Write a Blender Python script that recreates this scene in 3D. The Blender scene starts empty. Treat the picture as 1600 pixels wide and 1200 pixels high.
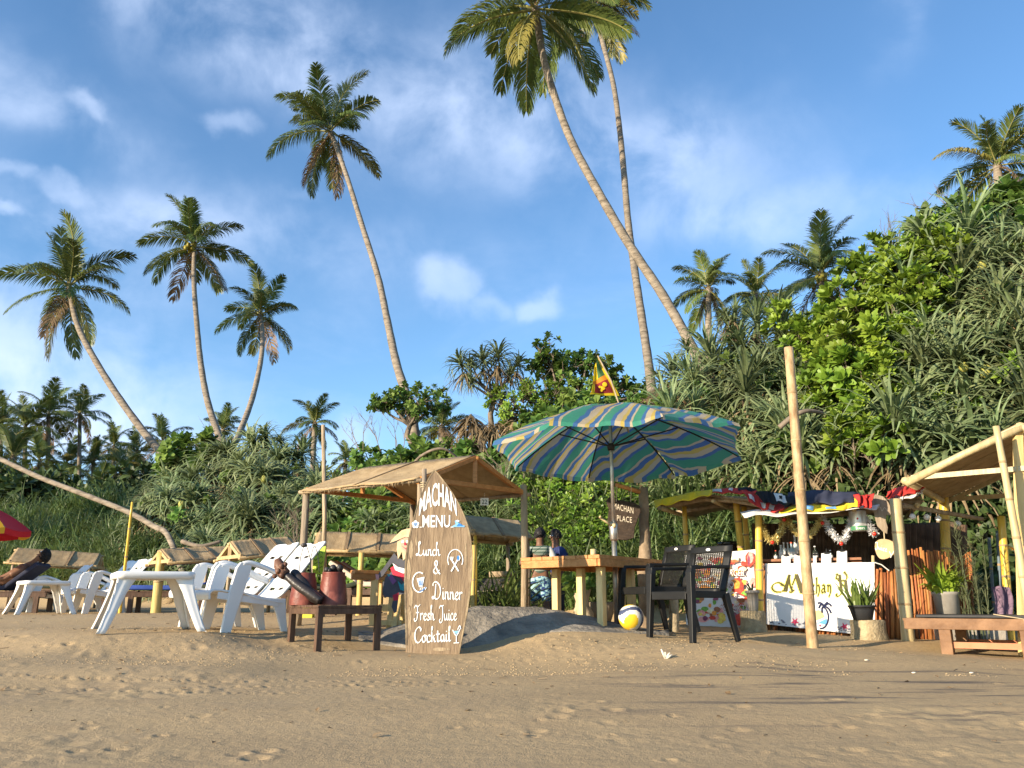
import bpy, math, random
import numpy as np
from mathutils import Vector, Matrix, Euler, Quaternion
R = math.radians
D = bpy.data
SC = bpy.context.scene
COL = SC.collection
rnd = random.Random(7)

# ------------------------------------------------------------------ camera, sky, sun, exposure
FPX, PITCH, CZ = 1250.0, R(15.43), 0.5
cam = D.cameras.new('camera'); cam_o = D.objects.new('camera', cam); COL.objects.link(cam_o)
cam.sensor_width = 36.0; cam.lens = 36.0 * FPX / 1600.0
cam.clip_start = 0.05; cam.clip_end = 3000
cam_o.location = (0, 0, CZ); cam_o.rotation_euler = (R(90) + PITCH, 0, 0)
SC.camera = cam_o
SC.view_settings.view_transform = 'Standard'; SC.view_settings.look = 'None'
SC.view_settings.gamma = 1.0; SC.view_settings.exposure = 1.0
SC.view_settings.use_curve_mapping = False
SC.cycles.use_denoising = True
SC.cycles.max_bounces = 8; SC.cycles.transparent_max_bounces = 8

SUN_EL, SUN_AZ = R(16), R(36)          # the sun stands low, to the left and a little behind the camera
sun_to = Vector((-math.cos(SUN_EL) * math.cos(SUN_AZ), -math.cos(SUN_EL) * math.sin(SUN_AZ), math.sin(SUN_EL)))
sl = D.lights.new('sun', 'SUN'); sl.energy = 5.0; sl.angle = R(0.5); sl.color = (1.0, 0.83, 0.61)
so = D.objects.new('sun', sl); COL.objects.link(so)
so.rotation_euler = (-sun_to).to_track_quat('-Z', 'Y').to_euler()

def P(u, v, Y):
    """world point seen at photo pixel u, v at forward distance Y"""
    x, y = (u - 800) / FPX, (600 - v) / FPX
    c, s = math.cos(PITCH), math.sin(PITCH)
    d = Vector((x, c - y * s, s + y * c))
    return Vector((0, 0, CZ)) + d * (Y / d.y)

def ray(u, v):
    x, y = (u - 800) / FPX, (600 - v) / FPX
    c, s = math.cos(PITCH), math.sin(PITCH)
    return Vector((x, c - y * s, s + y * c))

W = D.worlds.new('World'); SC.world = W; W.use_nodes = True
def build_sky():
    nt = W.node_tree; N = nt.nodes; L = nt.links; N.clear()
    out = N.new('ShaderNodeOutputWorld'); bg = N.new('ShaderNodeBackground')
    sky = N.new('ShaderNodeTexSky'); sky.sky_type = 'NISHITA'; sky.sun_disc = False
    sky.sun_elevation = SUN_EL; sky.sun_rotation = math.atan2(sun_to.x, sun_to.y)
    sky.air_density = 1.0; sky.dust_density = 0.3; sky.ozone_density = 2.2
    tc = N.new('ShaderNodeTexCoord')
    DOTV = [tc.outputs['Generated']]
    def math_(op, a, b=None, clamp=False):
        n = N.new('ShaderNodeMath'); n.operation = op; n.use_clamp = clamp
        for i, x in enumerate((a, b)):
            if x is None: continue
            if isinstance(x, (int, float)): n.inputs[i].default_value = x
            else: L.new(x, n.inputs[i])
        return n.outputs[0]
    def dot(vec):
        n = N.new('ShaderNodeVectorMath'); n.operation = 'DOT_PRODUCT'
        L.new(DOTV[0], n.inputs[0]); n.inputs[1].default_value = vec
        return n.outputs['Value']
    # cloud plane coordinates
    sep = N.new('ShaderNodeSeparateXYZ'); L.new(tc.outputs['Generated'], sep.inputs[0])
    den = math_('ADD', math_('MAXIMUM', sep.outputs[2], 0.0), 0.16)
    cx, cy = math_('DIVIDE', sep.outputs[0], den), math_('DIVIDE', sep.outputs[1], den)
    comb = N.new('ShaderNodeCombineXYZ'); L.new(cx, comb.inputs[0]); L.new(cy, comb.inputs[1])
    def noise(vec, scale, detail, rough, dist=0.0):
        n = N.new('ShaderNodeTexNoise'); n.inputs['Scale'].default_value = scale; n.inputs['Detail'].default_value = detail
        n.inputs['Roughness'].default_value = rough; n.inputs['Distortion'].default_value = dist
        L.new(vec, n.inputs['Vector']); return n.outputs['Fac']
    def remap(x, a, b):
        n = N.new('ShaderNodeMapRange'); n.interpolation_type = 'SMOOTHSTEP'
        L.new(x, n.inputs[0]); n.inputs[1].default_value = a; n.inputs[2].default_value = b; return n.outputs[0]
    wisp = noise(comb.outputs[0], 1.6, 7, 0.6, 0.4)
    fine = noise(tc.outputs['Generated'], 9.0, 8, 0.55, 0.25)
    puff = noise(tc.outputs['Generated'], 15.0, 6, 0.5, 0.1)
    thin = math_('MULTIPLY', remap(wisp, 0.46, 0.82), 0.5)
    def blob(u, v, su, sv, rot=0.0):
        d = ray(u, v).normalized()
        e1 = Vector((0, 0, 1)).cross(d).normalized() * -1
        e2 = d.cross(e1).normalized()
        if e2.z < 0: e2 = -e2
        cr, sr = math.cos(R(rot)), math.sin(R(rot))
        a, b = (e1 * cr + e2 * sr), (e2 * cr - e1 * sr)
        sc = 1250.0 / d.dot(Vector((0, math.cos(PITCH), math.sin(PITCH))))
        qa = math_('POWER', math_('ABSOLUTE', math_('MULTIPLY', dot(a), sc / su)), 2.0)
        qb = math_('POWER', math_('ABSOLUTE', math_('MULTIPLY', dot(b), sc / sv)), 2.0)
        g = math_('EXPONENT', math_('MULTIPLY', math_('ADD', qa, qb), -1.0))
        return math_('MULTIPLY', g, math_('GREATER_THAN', dot(d), 0.2))
    vn = N.new('ShaderNodeTexNoise'); vn.inputs['Scale'].default_value = 9.0; vn.inputs['Detail'].default_value = 6; L.new(tc.outputs['Generated'], vn.inputs['Vector'])
    off = N.new('ShaderNodeVectorMath'); off.operation = 'SUBTRACT'; L.new(vn.outputs['Color'], off.inputs[0]); off.inputs[1].default_value = (.5, .5, .5)
    sca = N.new('ShaderNodeVectorMath'); sca.operation = 'SCALE'; L.new(off.outputs[0], sca.inputs[0]); sca.inputs['Scale'].default_value = 0.11
    wv = N.new('ShaderNodeVectorMath'); wv.operation = 'ADD'; L.new(tc.outputs['Generated'], wv.inputs[0]); L.new(sca.outputs[0], wv.inputs[1]); DOTV[0] = wv.outputs[0]
    soft = None
    for (u, v, su, sv, rot, k) in ((330, 40, 330, 75, -16, .62), (760, 165, 330, 80, -18, .72), (1060, 230, 200, 65, -10, .42), (40, 470, 200, 150, 0, .62),
                                   (80, 160, 170, 45, -12, .55), (250, 350, 210, 50, 6, .55), (1160, 340, 190, 45, 0, .5), (30, 640, 330, 80, 0, .85),
                                   (620, 420, 260, 60, 0, .25), (1410, 40, 60, 30, 60, .35), (1500, 320, 200, 60, 0, .15)):
        b = math_('MULTIPLY', blob(u, v, su, sv, rot), k)
        soft = b if soft is None else math_('ADD', soft, b)
    soft = math_('MULTIPLY', soft, remap(fine, 0.28, 0.72))
    hard = None
    for (u, v, su, sv, rot, k) in ((700, 452, 52, 42, -30, 1.0), (830, 470, 42, 26, 0, .95), (760, 480, 60, 22, 0, .6), (130, 165, 48, 20, -5, .8), (360, 200, 45, 24, 0, .75),
                                   (20, 260, 30, 18, 0, .7), (80, 285, 70, 20, -15, .7), (0, 312, 22, 16, 0, .8), (535, 710, 65, 55, 0, 1.0), (165, 690, 120, 50, 0, .9),
                                   (535, 395, 40, 18, 0, .5), (460, 325, 40, 14, 0, .4), (300, 700, 60, 30, 0, .6), (530, 625, 30, 12, 0, .35)):
        b = math_('MULTIPLY', blob(u, v, su * 1.05, sv * 1.05, rot), k)
        hard = b if hard is None else math_('MAXIMUM', hard, b)
    hard = remap(math_('ADD', hard, math_('MULTIPLY', math_('SUBTRACT', puff, 0.5), 0.75)), 0.22, 0.95)
    dens = math_('ADD', math_('ADD', math_('MULTIPLY', thin, 0.35), math_('MULTIPLY', soft, 0.85)), math_('MULTIPLY', hard, 0.34), clamp=True)
    # a low band of haze over the horizon
    dens = math_('MINIMUM', math_('ADD', dens, math_('MULTIPLY', math_('EXPONENT', math_('MULTIPLY', math_('MAXIMUM', sep.outputs[2], 0.0), -7.0)), 0.22)), 0.92)
    tint = N.new('ShaderNodeMix'); tint.data_type = 'RGBA'; tint.blend_type = 'MULTIPLY'
    tint.inputs[0].default_value = 1.0; L.new(sky.outputs[0], tint.inputs[6]); tint.inputs[7].default_value = (0.75, 0.98, 1.13, 1)
    mix = N.new('ShaderNodeMix'); mix.data_type = 'RGBA'
    L.new(dens, mix.inputs[0]); L.new(tint.outputs[2], mix.inputs[6]); mix.inputs[7].default_value = CLOUD
    L.new(mix.outputs[2], bg.inputs[0]); bg.inputs[1].default_value = 0.12
    L.new(bg.outputs[0], out.inputs[0])
CLOUD = (4.0, 4.7, 6.1, 1)
build_sky()

# ------------------------------------------------------------------ materials
MATS = {}
def M(name, c1, c2=None, scale=6.0, rough=0.6, bump=0.0, bscale=None, stretch=(1, 1, 1), spec=0.3, rvar=0.0, trans=0.0, detail=4.0,
      ramp=(0.35, 0.65), metal=0.0, c3=None, coord='Object', sheen=0.0, hvar=0.0, transmission=0.0):
    if name in MATS: return MATS[name]
    m = D.materials.new(name); m.use_nodes = True; nt = m.node_tree; N = nt.nodes; L = nt.links
    bs = N['Principled BSDF']; out = N['Material Output']
    bs.inputs['Roughness'].default_value = rough; bs.inputs['Metallic'].default_value = metal
    bs.inputs['Specular IOR Level'].default_value = spec
    if transmission: bs.inputs['Transmission Weight'].default_value = transmission
    if sheen: bs.inputs['Sheen Weight'].default_value = sheen
    c1 = tuple(c1) + (1,)
    colr = None
    tc = N.new('ShaderNodeTexCoord'); mp = N.new('ShaderNodeMapping'); mp.inputs['Scale'].default_value = stretch
    L.new(tc.outputs[coord], mp.inputs[0])
    nz = None
    if c2 is not None:
        nz = N.new('ShaderNodeTexNoise'); nz.inputs['Scale'].default_value = scale; nz.inputs['Detail'].default_value = detail
        nz.inputs['Roughness'].default_value = 0.6
        L.new(mp.outputs[0], nz.inputs['Vector'])
        rp = N.new('ShaderNodeValToRGB'); L.new(nz.outputs['Fac'], rp.inputs[0])
        rp.color_ramp.elements[0].position = ramp[0]; rp.color_ramp.elements[0].color = c1
        rp.color_ramp.elements[1].position = ramp[1]; rp.color_ramp.elements[1].color = tuple(c2) + (1,)
        if c3 is not None:
            e = rp.color_ramp.elements.new(0.5 * (ramp[0] + ramp[1])); e.color = tuple(c3) + (1,)
        colr = rp.outputs[0]
    if rvar or hvar:
        oi = N.new('ShaderNodeObjectInfo'); hs = N.new('ShaderNodeHueSaturation')
        mr = N.new('ShaderNodeMapRange'); L.new(oi.outputs['Random'], mr.inputs[0])
        mr.inputs[3].default_value = 1 - rvar; mr.inputs[4].default_value = 1 + rvar
        L.new(mr.outputs[0], hs.inputs['Value'])
        if hvar:
            mh = N.new('ShaderNodeMapRange'); mul = N.new('ShaderNodeMath'); mul.operation = 'FRACT'
            m7 = N.new('ShaderNodeMath'); m7.operation = 'MULTIPLY'; m7.inputs[1].default_value = 7.31
            L.new(oi.outputs['Random'], m7.inputs[0]); L.new(m7.outputs[0], mul.inputs[0]); L.new(mul.outputs[0], mh.inputs[0])
            mh.inputs[3].default_value = 0.5 - hvar; mh.inputs[4].default_value = 0.5 + hvar
            L.new(mh.outputs[0], hs.inputs['Hue'])
        if colr is not None: L.new(colr, hs.inputs['Color'])
        else: hs.inputs['Color'].default_value = c1
        colr = hs.outputs[0]
    if colr is not None: L.new(colr, bs.inputs['Base Color'])
    else: bs.inputs['Base Color'].default_value = c1
    if bump:
        bn = N.new('ShaderNodeTexNoise'); bn.inputs['Scale'].default_value = bscale or scale * 3; bn.inputs['Detail'].default_value = 5
        L.new(mp.outputs[0], bn.inputs['Vector'])
        b = N.new('ShaderNodeBump'); b.inputs['Strength'].default_value = bump; b.inputs['Distance'].default_value = 0.02
        L.new(bn.outputs['Fac'], b.inputs['Height']); L.new(b.outputs[0], bs.inputs['Normal'])
    if trans:
        tr = N.new('ShaderNodeBsdfTranslucent'); mx = N.new('ShaderNodeMixShader'); mx.inputs[0].default_value = trans
        if colr is not None: L.new(colr, tr.inputs['Color'])
        else: tr.inputs['Color'].default_value = c1
        L.new(bs.outputs[0], mx.inputs[1]); L.new(tr.outputs[0], mx.inputs[2]); L.new(mx.outputs[0], out.inputs[0])
    MATS[name] = m
    return m

# ------------------------------------------------------------------ mesh building
class MB:
    def __init__(s): s.v = []; s.f = []; s.m = []; s.cur = 0
    def add(s, vs, fs):
        b = len(s.v); s.v.extend([tuple(p) for p in vs]); s.f.extend([tuple(i + b for i in f) for f in fs]); s.m.extend([s.cur] * len(fs)); return s
    def box(s, c, d, rot=None):
        c = Vector(c); hx, hy, hz = d[0] / 2, d[1] / 2, d[2] / 2
        vs = [Vector((x, y, z)) for x in (-hx, hx) for y in (-hy, hy) for z in (-hz, hz)]
        if rot is not None: vs = [rot @ q for q in vs]
        return s.add([c + q for q in vs], [(0, 1, 3, 2), (4, 6, 7, 5), (0, 4, 5, 1), (2, 3, 7, 6), (0, 2, 6, 4), (1, 5, 7, 3)])
    def bar(s, p, q, w, h, up=(0, 0, 1), w2=None, h2=None):
        p, q = Vector(p), Vector(q); d = (q - p).normalized(); up = Vector(up)
        a = d.cross(up)
        if a.length < 1e-4: a = d.cross(Vector((1, 0, 0)))
        a.normalize(); b = a.cross(d).normalized(); w2 = w2 or w; h2 = h2 or h
        vs = []
        for (o, ww, hh) in ((p, w, h), (q, w2, h2)):
            for i, j in ((-1, -1), (1, -1), (1, 1), (-1, 1)): vs.append(o + a * (i * ww / 2) + b * (j * hh / 2))
        return s.add(vs, [(3, 2, 1, 0), (4, 5, 6, 7), (0, 1, 5, 4), (1, 2, 6, 5), (2, 3, 7, 6), (3, 0, 4, 7)])
    def tube(s, pts, rad, n=8, cap=True):
        pts = [Vector(p) for p in pts]; k = len(pts)
        if not hasattr(rad, '__len__'): rad = [rad] * k
        vs = []; fs = []; a = None
        for i, p in enumerate(pts):
            d = (pts[min(i + 1, k - 1)] - pts[max(i - 1, 0)]).normalized()
            if a is None:
                a = d.orthogonal().normalized()
            a = (a - d * a.dot(d)).normalized(); b = d.cross(a)
            for j in range(n):
                t = 2 * math.pi * j / n; vs.append(p + (a * math.cos(t) + b * math.sin(t)) * rad[i])
        for i in range(k - 1):
            for j in range(n):
                j2 = (j + 1) % n; fs.append((i * n + j, i * n + j2, (i + 1) * n + j2, (i + 1) * n + j))
        if cap: fs += [tuple(range(n - 1, -1, -1)), tuple((k - 1) * n + j for j in range(n))]
        return s.add(vs, fs)
    def lathe(s, prof, n=16, c=(0, 0, 0), cap=True):
        c = Vector(c); vs = []; fs = []; k = len(prof)
        for r, z in prof:
            for j in range(n):
                t = 2 * math.pi * j / n; vs.append(c + Vector((r * math.cos(t), r * math.sin(t), z)))
        for i in range(k - 1):
            for j in range(n):
                j2 = (j + 1) % n; fs.append((i * n + j, i * n + j2, (i + 1) * n + j2, (i + 1) * n + j))
        if cap: fs += [tuple(range(n - 1, -1, -1)), tuple((k - 1) * n + j for j in range(n))]
        return s.add(vs, fs)
    def prism(s, poly, t, fn):
        """poly of (a, b); fn(a, b, c) -> world point, c from 0 to t"""
        n = len(poly); vs = [fn(a, b, 0) for a, b in poly] + [fn(a, b, t) for a, b in poly]
        fs = [tuple(range(n - 1, -1, -1)), tuple(range(n, 2 * n))] + [(i, (i + 1) % n, n + (i + 1) % n, n + i) for i in range(n)]
        return s.add(vs, fs)
    def grid(s, fn, nu, nv):
        vs = [fn(i / nu, j / nv) for j in range(nv + 1) for i in range(nu + 1)]
        fs = [(j * (nu + 1) + i, j * (nu + 1) + i + 1, (j + 1) * (nu + 1) + i + 1, (j + 1) * (nu + 1) + i) for j in range(nv) for i in range(nu)]
        return s.add(vs, fs)
    def sphere(s, c, r, n=12, m=8, sq=(1, 1, 1)):
        c = Vector(c); vs = [c + Vector((0, 0, r * sq[2]))]; fs = []
        for i in range(1, m):
            p = math.pi * i / m
            for j in range(n):
                t = 2 * math.pi * j / n
                vs.append(c + Vector((r * sq[0] * math.sin(p) * math.cos(t), r * sq[1] * math.sin(p) * math.sin(t), r * sq[2] * math.cos(p))))
        vs.append(c - Vector((0, 0, r * sq[2]))); e = len(vs) - 1
        for j in range(n):
            j2 = (j + 1) % n; fs.append((0, 1 + j, 1 + j2)); fs.append((e, e - n + j2, e - n + j))
        for i in range(m - 2):
            for j in range(n):
                j2 = (j + 1) % n; a = 1 + i * n; fs.append((a + j, a + n + j, a + n + j2, a + j2))
        return s.add(vs, fs)
    def mesh(s, name, mats, smooth=False):
        me = D.meshes.new(name); me.from_pydata(s.v, [], s.f)
        for m in (mats if isinstance(mats, (list, tuple)) else [mats]): me.materials.append(m)
        if any(s.m): me.polygons.foreach_set('material_index', s.m)
        if smooth: me.polygons.foreach_set('use_smooth', [True] * len(s.f))
        me.update(); return me
    def build(s, name, mats, parent=None, smooth=False, bevel=0.0, label=None, loc=None, solid=0.0, sub=0, angle=None):
        o = D.objects.new(name, s.mesh(name, mats, smooth)); COL.objects.link(o)
        if parent is not None: o.parent = parent
        if loc is not None: o.location = loc
        if solid:
            md = o.modifiers.new('solid', 'SOLIDIFY'); md.thickness = solid; md.offset = 0
        if bevel:
            md = o.modifiers.new('bevel', 'BEVEL'); md.width = bevel; md.segments = 2; md.limit_method = 'ANGLE'
        if sub:
            md = o.modifiers.new('sub', 'SUBSURF'); md.levels = md.render_levels = sub
        if label: o['label'] = label
        return o

def tag(o, label=None, cat=None, group=None, kind=None):
    if label: o['label'] = label
    if cat: o['category'] = cat
    if group: o['group'] = group
    if kind: o['kind'] = kind
    return o
def thing(name, label, cat, loc=(0, 0, 0), rz=0.0, group=None):
    o = D.objects.new(name, None); COL.objects.link(o); o.empty_display_size = 0.1
    o.location = loc; o.rotation_euler = (0, 0, rz)
    return tag(o, label, cat, group)
def link(name, me, parent=None, loc=(0, 0, 0), rot=None, scale=None):
    o = D.objects.new(name, me); COL.objects.link(o)
    if parent is not None: o.parent = parent
    o.location = loc
    if rot is not None:
        if isinstance(rot, Quaternion): o.rotation_mode = 'QUATERNION'; o.rotation_quaternion = rot
        else: o.rotation_euler = rot
    if scale is not None: o.scale = scale if hasattr(scale, '__len__') else (scale,) * 3
    return o
def kids(o): return list(o.children)
def copy_tree(o, parent=None):
    c = o.copy(); COL.objects.link(c)
    if parent is not None: c.parent = parent
    for ch in kids(o): copy_tree(ch, c)
    return c
def catmull(pts, n=6):
    pts = [Vector(p) for p in pts]; out = []
    for i in range(len(pts) - 1):
        p0, p1, p2, p3 = pts[max(i - 1, 0)], pts[i], pts[i + 1], pts[min(i + 2, len(pts) - 1)]
        for k in range(n):
            t = k / n
            out.append(0.5 * ((2 * p1) + (p2 - p0) * t + (2 * p0 - 5 * p1 + 4 * p2 - p3) * t * t + (3 * p1 - p0 - 3 * p2 + p3) * t ** 3))
    out.append(pts[-1]); return out

# ------------------------------------------------------------------ terrain
_pr = np.random.RandomState(3); _perm = _pr.permutation(512); _perm = np.concatenate([_perm, _perm]); _val = _pr.rand(1024)
def vnoise(x, y):
    xi = np.floor(x).astype(int); yi = np.floor(y).astype(int); fx = x - xi; fy = y - yi
    fx = fx * fx * (3 - 2 * fx); fy = fy * fy * (3 - 2 * fy)
    def h(a, b): return _val[_perm[(_perm[a & 511] + b) & 511]]
    return (h(xi, yi) * (1 - fx) + h(xi + 1, yi) * fx) * (1 - fy) + (h(xi, yi + 1) * (1 - fx) + h(xi + 1, yi + 1) * fx) * fy
def fbm(x, y, o=4):
    x = np.asarray(x, float); y = np.asarray(y, float); a = 1.0; t = 0; s = 0
    for i in range(o): t = t + a * vnoise(x + 17.3 * i, y + 9.1 * i); s += a; a *= 0.5; x = x * 2.03; y = y * 2.03
    return t / s
def sstep(a, b, x):
    t = np.clip((x - a) / (b - a), 0, 1); return t * t * (3 - 2 * t)

CTRL = [(140, 982, 7.3), (205, 987, 7.1), (318, 985, 7.1), (350, 988, 7.4), (445, 986, 7.9), (300, 980, 8.1), (415, 1013, 7.2), (493, 1021, 6.95), (587, 1017, 7.3),
        (680, 1023, 7.3), (1000, 1004, 7.3), (1080, 1006, 7.3), (1120, 1007, 7.2), (940, 985, 7.9), (860, 965, 8.8), (1270, 1013, 7.8), (1200, 984, 9.5), (1290, 993, 9.3), (1350, 999, 8.9),
        (1400, 1000, 9.1), (1470, 1021, 7.9), (1580, 1029, 7.6), (1550, 1000, 9.3), (100, 960, 12), (20, 960, 12), (240, 958, 12), (420, 958, 12), (600, 962, 11), (30, 950, 15), (300, 950, 15),
        (700, 955, 12), (770, 953, 11.2), (850, 990, 12.6), (880, 985, 13.2), (1050, 985, 9.6), (1000, 975, 10.5), (1120, 972, 11), (1500, 980, 11), (-300, 985, 8), (-300, 958, 13), (1900, 1000, 9)]
_cp = [P(*c) for c in CTRL] + [Vector((x, y, (0.0, 0.0, .04)[k])) for k, y in enumerate((1.0, 3.0, 4.4)) for x in (-9, -6, -4, -2.5, -1, 0, 1, 2.5, 4, 6, 9)] + [Vector((x, 5.8, z)) for x, z in ((-9, .17), (-6, .16), (-4, .15), (-2.5, .12), (-1, .045), (0, .05), (1, .08), (2.5, .05), (4, .02), (6, .03), (9, .05))] + \
      [Vector((x, 18, 0.45)) for x in (-25, -15, -8, 0, 8, 15, 25)]
_cx = np.array([p.x for p in _cp]); _cy = np.array([p.y for p in _cp]); _cz = np.array([p.z for p in _cp])
def beach(x, y):
    x = np.asarray(x, float); y = np.asarray(y, float); sh = x.shape; xf, yf = x.ravel(), y.ravel(); out = np.empty(xf.size)
    for i in range(0, xf.size, 20000):
        dx = xf[i:i + 20000, None] - _cx[None]; dy = yf[i:i + 20000, None] - _cy[None]
        d2 = (dx * dx * 0.8 + dy * dy) / (0.45 + 0.02 * yf[i:i + 20000, None]) ** 2
        w = 1.0 / (0.35 + d2) ** 2
        out[i:i + 20000] = (w * _cz[None]).sum(1) / w.sum(1)
    return out.reshape(sh)
# hill behind the beach: u, foot distance, ridge pixel, ridge distance
HILL = [(-1500, 30, 810, 44), (-300, 26, 815, 40), (0, 22, 830, 33), (150, 20, 815, 30), (250, 19, 775, 28), (330, 18, 750, 27), (420, 17.5, 735, 26), (490, 17.5, 765, 25), (530, 17, 790, 24),
        (600, 16, 735, 22), (700, 15.5, 715, 21.5), (800, 15, 690, 21), (900, 14.5, 655, 20), (1000, 14, 625, 19.5), (1060, 13.5, 600, 19), (1120, 13.2, 580, 19), (1200, 12.8, 560, 18.6),
        (1280, 12.6, 560, 18.4), (1340, 12.4, 525, 18.2), (1400, 12.2, 470, 18), (1500, 12, 395, 17.6), (1600, 11.8, 350, 17.4), (1800, 11.5, 330, 17), (2600, 11, 330, 17)]
_ha = np.array([ray(h[0], 940).x / ray(h[0], 940).y for h in HILL]); _hf = np.array([h[1] for h in HILL], float)
_ht = np.array([h[3] for h in HILL], float); _hz = np.array([P(h[0], h[2], h[3]).z for h in HILL])
def height(x, y, rough=True):
    x = np.asarray(x, float); y = np.asarray(y, float)
    yy = np.maximum(y, 0.5); a = np.clip(x / yy, -3, 3)
    f = np.interp(a, _ha, _hf); t = np.interp(a, _ha, _ht); z = np.interp(a, _ha, _hz)
    b = beach(x, y)
    s = np.clip((y - f) / (t - f), 0, 1); s = 0.35 * s + 0.65 * (s * s * (3 - 2 * s))
    hz = b + (z - b) * s
    if rough: hz = hz + s * (1 - s) * 4 * (fbm(x * 0.5, y * 0.5, 3) - 0.5) * 0.9
    return hz
def gz(x, y): return float(height(np.array([x]), np.array([y]), False)[0])
def on(u, Y, dz=0.0):
    """a point of the ground at photo column u and forward distance Y"""
    z = 0.2
    for _ in range(4):
        zc = Y * math.cos(PITCH) + (z - CZ) * math.sin(PITCH); x = (u - 800) / FPX * zc; z = gz(x, Y)
    return Vector((x, Y, z + dz))
def hit(u, v, y0=11.0, y1=48.0):
    """where the line of sight through u, v meets the hill, and the slope's normal"""
    d = ray(u, v); ys = np.arange(y0, y1, 0.05); k = ys / d.y
    xs = d.x * k; zs = CZ + d.z * k; h = height(xs, ys)
    i = np.argmax(zs < h)
    if not (zs < h).any(): return None
    x, y, z = xs[i], ys[i], zs[i]
    e = 0.3; hh = height(np.array([x - e, x + e, x, x]), np.array([y, y, y - e, y + e]))
    return Vector((x, y, z)), Vector((-(hh[1] - hh[0]) / (2 * e), -(hh[3] - hh[2]) / (2 * e), 1)).normalized()

DENTS = []
def relief(x, y):
    near = 1 - sstep(5.6, 7.2, y + 0.6 * (fbm(x * 0.7, y * 0.7, 2) - 0.5) - 0.25 * np.clip(-x - 1, 0, 2))
    z = 0.008 * (fbm(x * 1.1, y * 2.2, 3) - 0.5) * near
    z = z + 0.004 * (fbm(x * 9, y * 14, 3) - 0.5)
    churn = sstep(0.42, 0.62, fbm(x * 1.3 + 4, y * 1.3, 3)) * (1 - near) * (1 - 0.75 * sstep(2.2, 3.2, x)) * (1 - sstep(14, 18, y))
    n = fbm(x * 7, y * 7, 4)
    z = z + churn * 0.016 * (n - 0.5) + churn * 0.012 * (np.abs(fbm(x * 18, y * 18, 2) - 0.5) * 2)
    z = z + (1 - near) * 0.008 * (fbm(x * 3.1, y * 3.1, 3) - 0.5)
    patch = sstep(0.56, 0.7, fbm(x * 0.9 + 31, y * 1.3 + 8, 2)) * near
    z = z + patch * 0.018 * (fbm(x * 12, y * 12, 3) - 0.55)
    for (dx, dy, r, dep) in DENTS:
        m = (np.abs(x - dx) < 3 * r) & (np.abs(y - dy) < 3 * r)
        if m.any():
            q = ((x[m] - dx) ** 2 + (y[m] - dy) ** 2) / (r * r)
            z[m] += -dep * np.exp(-q) + dep * 0.5 * np.exp(-((np.sqrt(q) - 1.5) ** 2) * 4)
    return z
# ------------------------------------------------------------------ sand
def ground_hit(u, v):
    d = ray(u, v); ys = np.arange(1.5, 12, 0.02); k = ys / d.y
    h = beach(d.x * k, ys); i = np.argmax(CZ + d.z * k < h)
    return d.x * k[i], ys[i]
rt = random.Random(11)
for (u0, v0, u1, v1, st) in ((-20, 1052, 150, 1062, 11), (150, 1062, 720, 1066, 15), (0, 1074, 120, 1084, 16), (120, 1080, 480, 1084, 15), (270, 1077, 800, 1068, 16)):
    n = int((u1 - u0) / st)
    for i in range(n):
        t = i / n
        x, y = ground_hit(u0 + (u1 - u0) * t + rt.uniform(-3, 3), v0 + (v1 - v0) * t + rt.uniform(-2, 2))
        DENTS.append((x, y, rt.uniform(.014, .026), rt.uniform(.006, .014)))
for _ in range(70):
    x, y = ground_hit(rt.uniform(0, 1600), rt.uniform(1030, 1190)); DENTS.append((x, y, rt.uniform(.012, .04), rt.uniform(.003, .012)))
for _ in range(90):
    x, y = ground_hit(rt.uniform(0, 1000), rt.uniform(985, 1040)); DENTS.append((x, y, rt.uniform(.02, .05), rt.uniform(.004, .012)))

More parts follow.
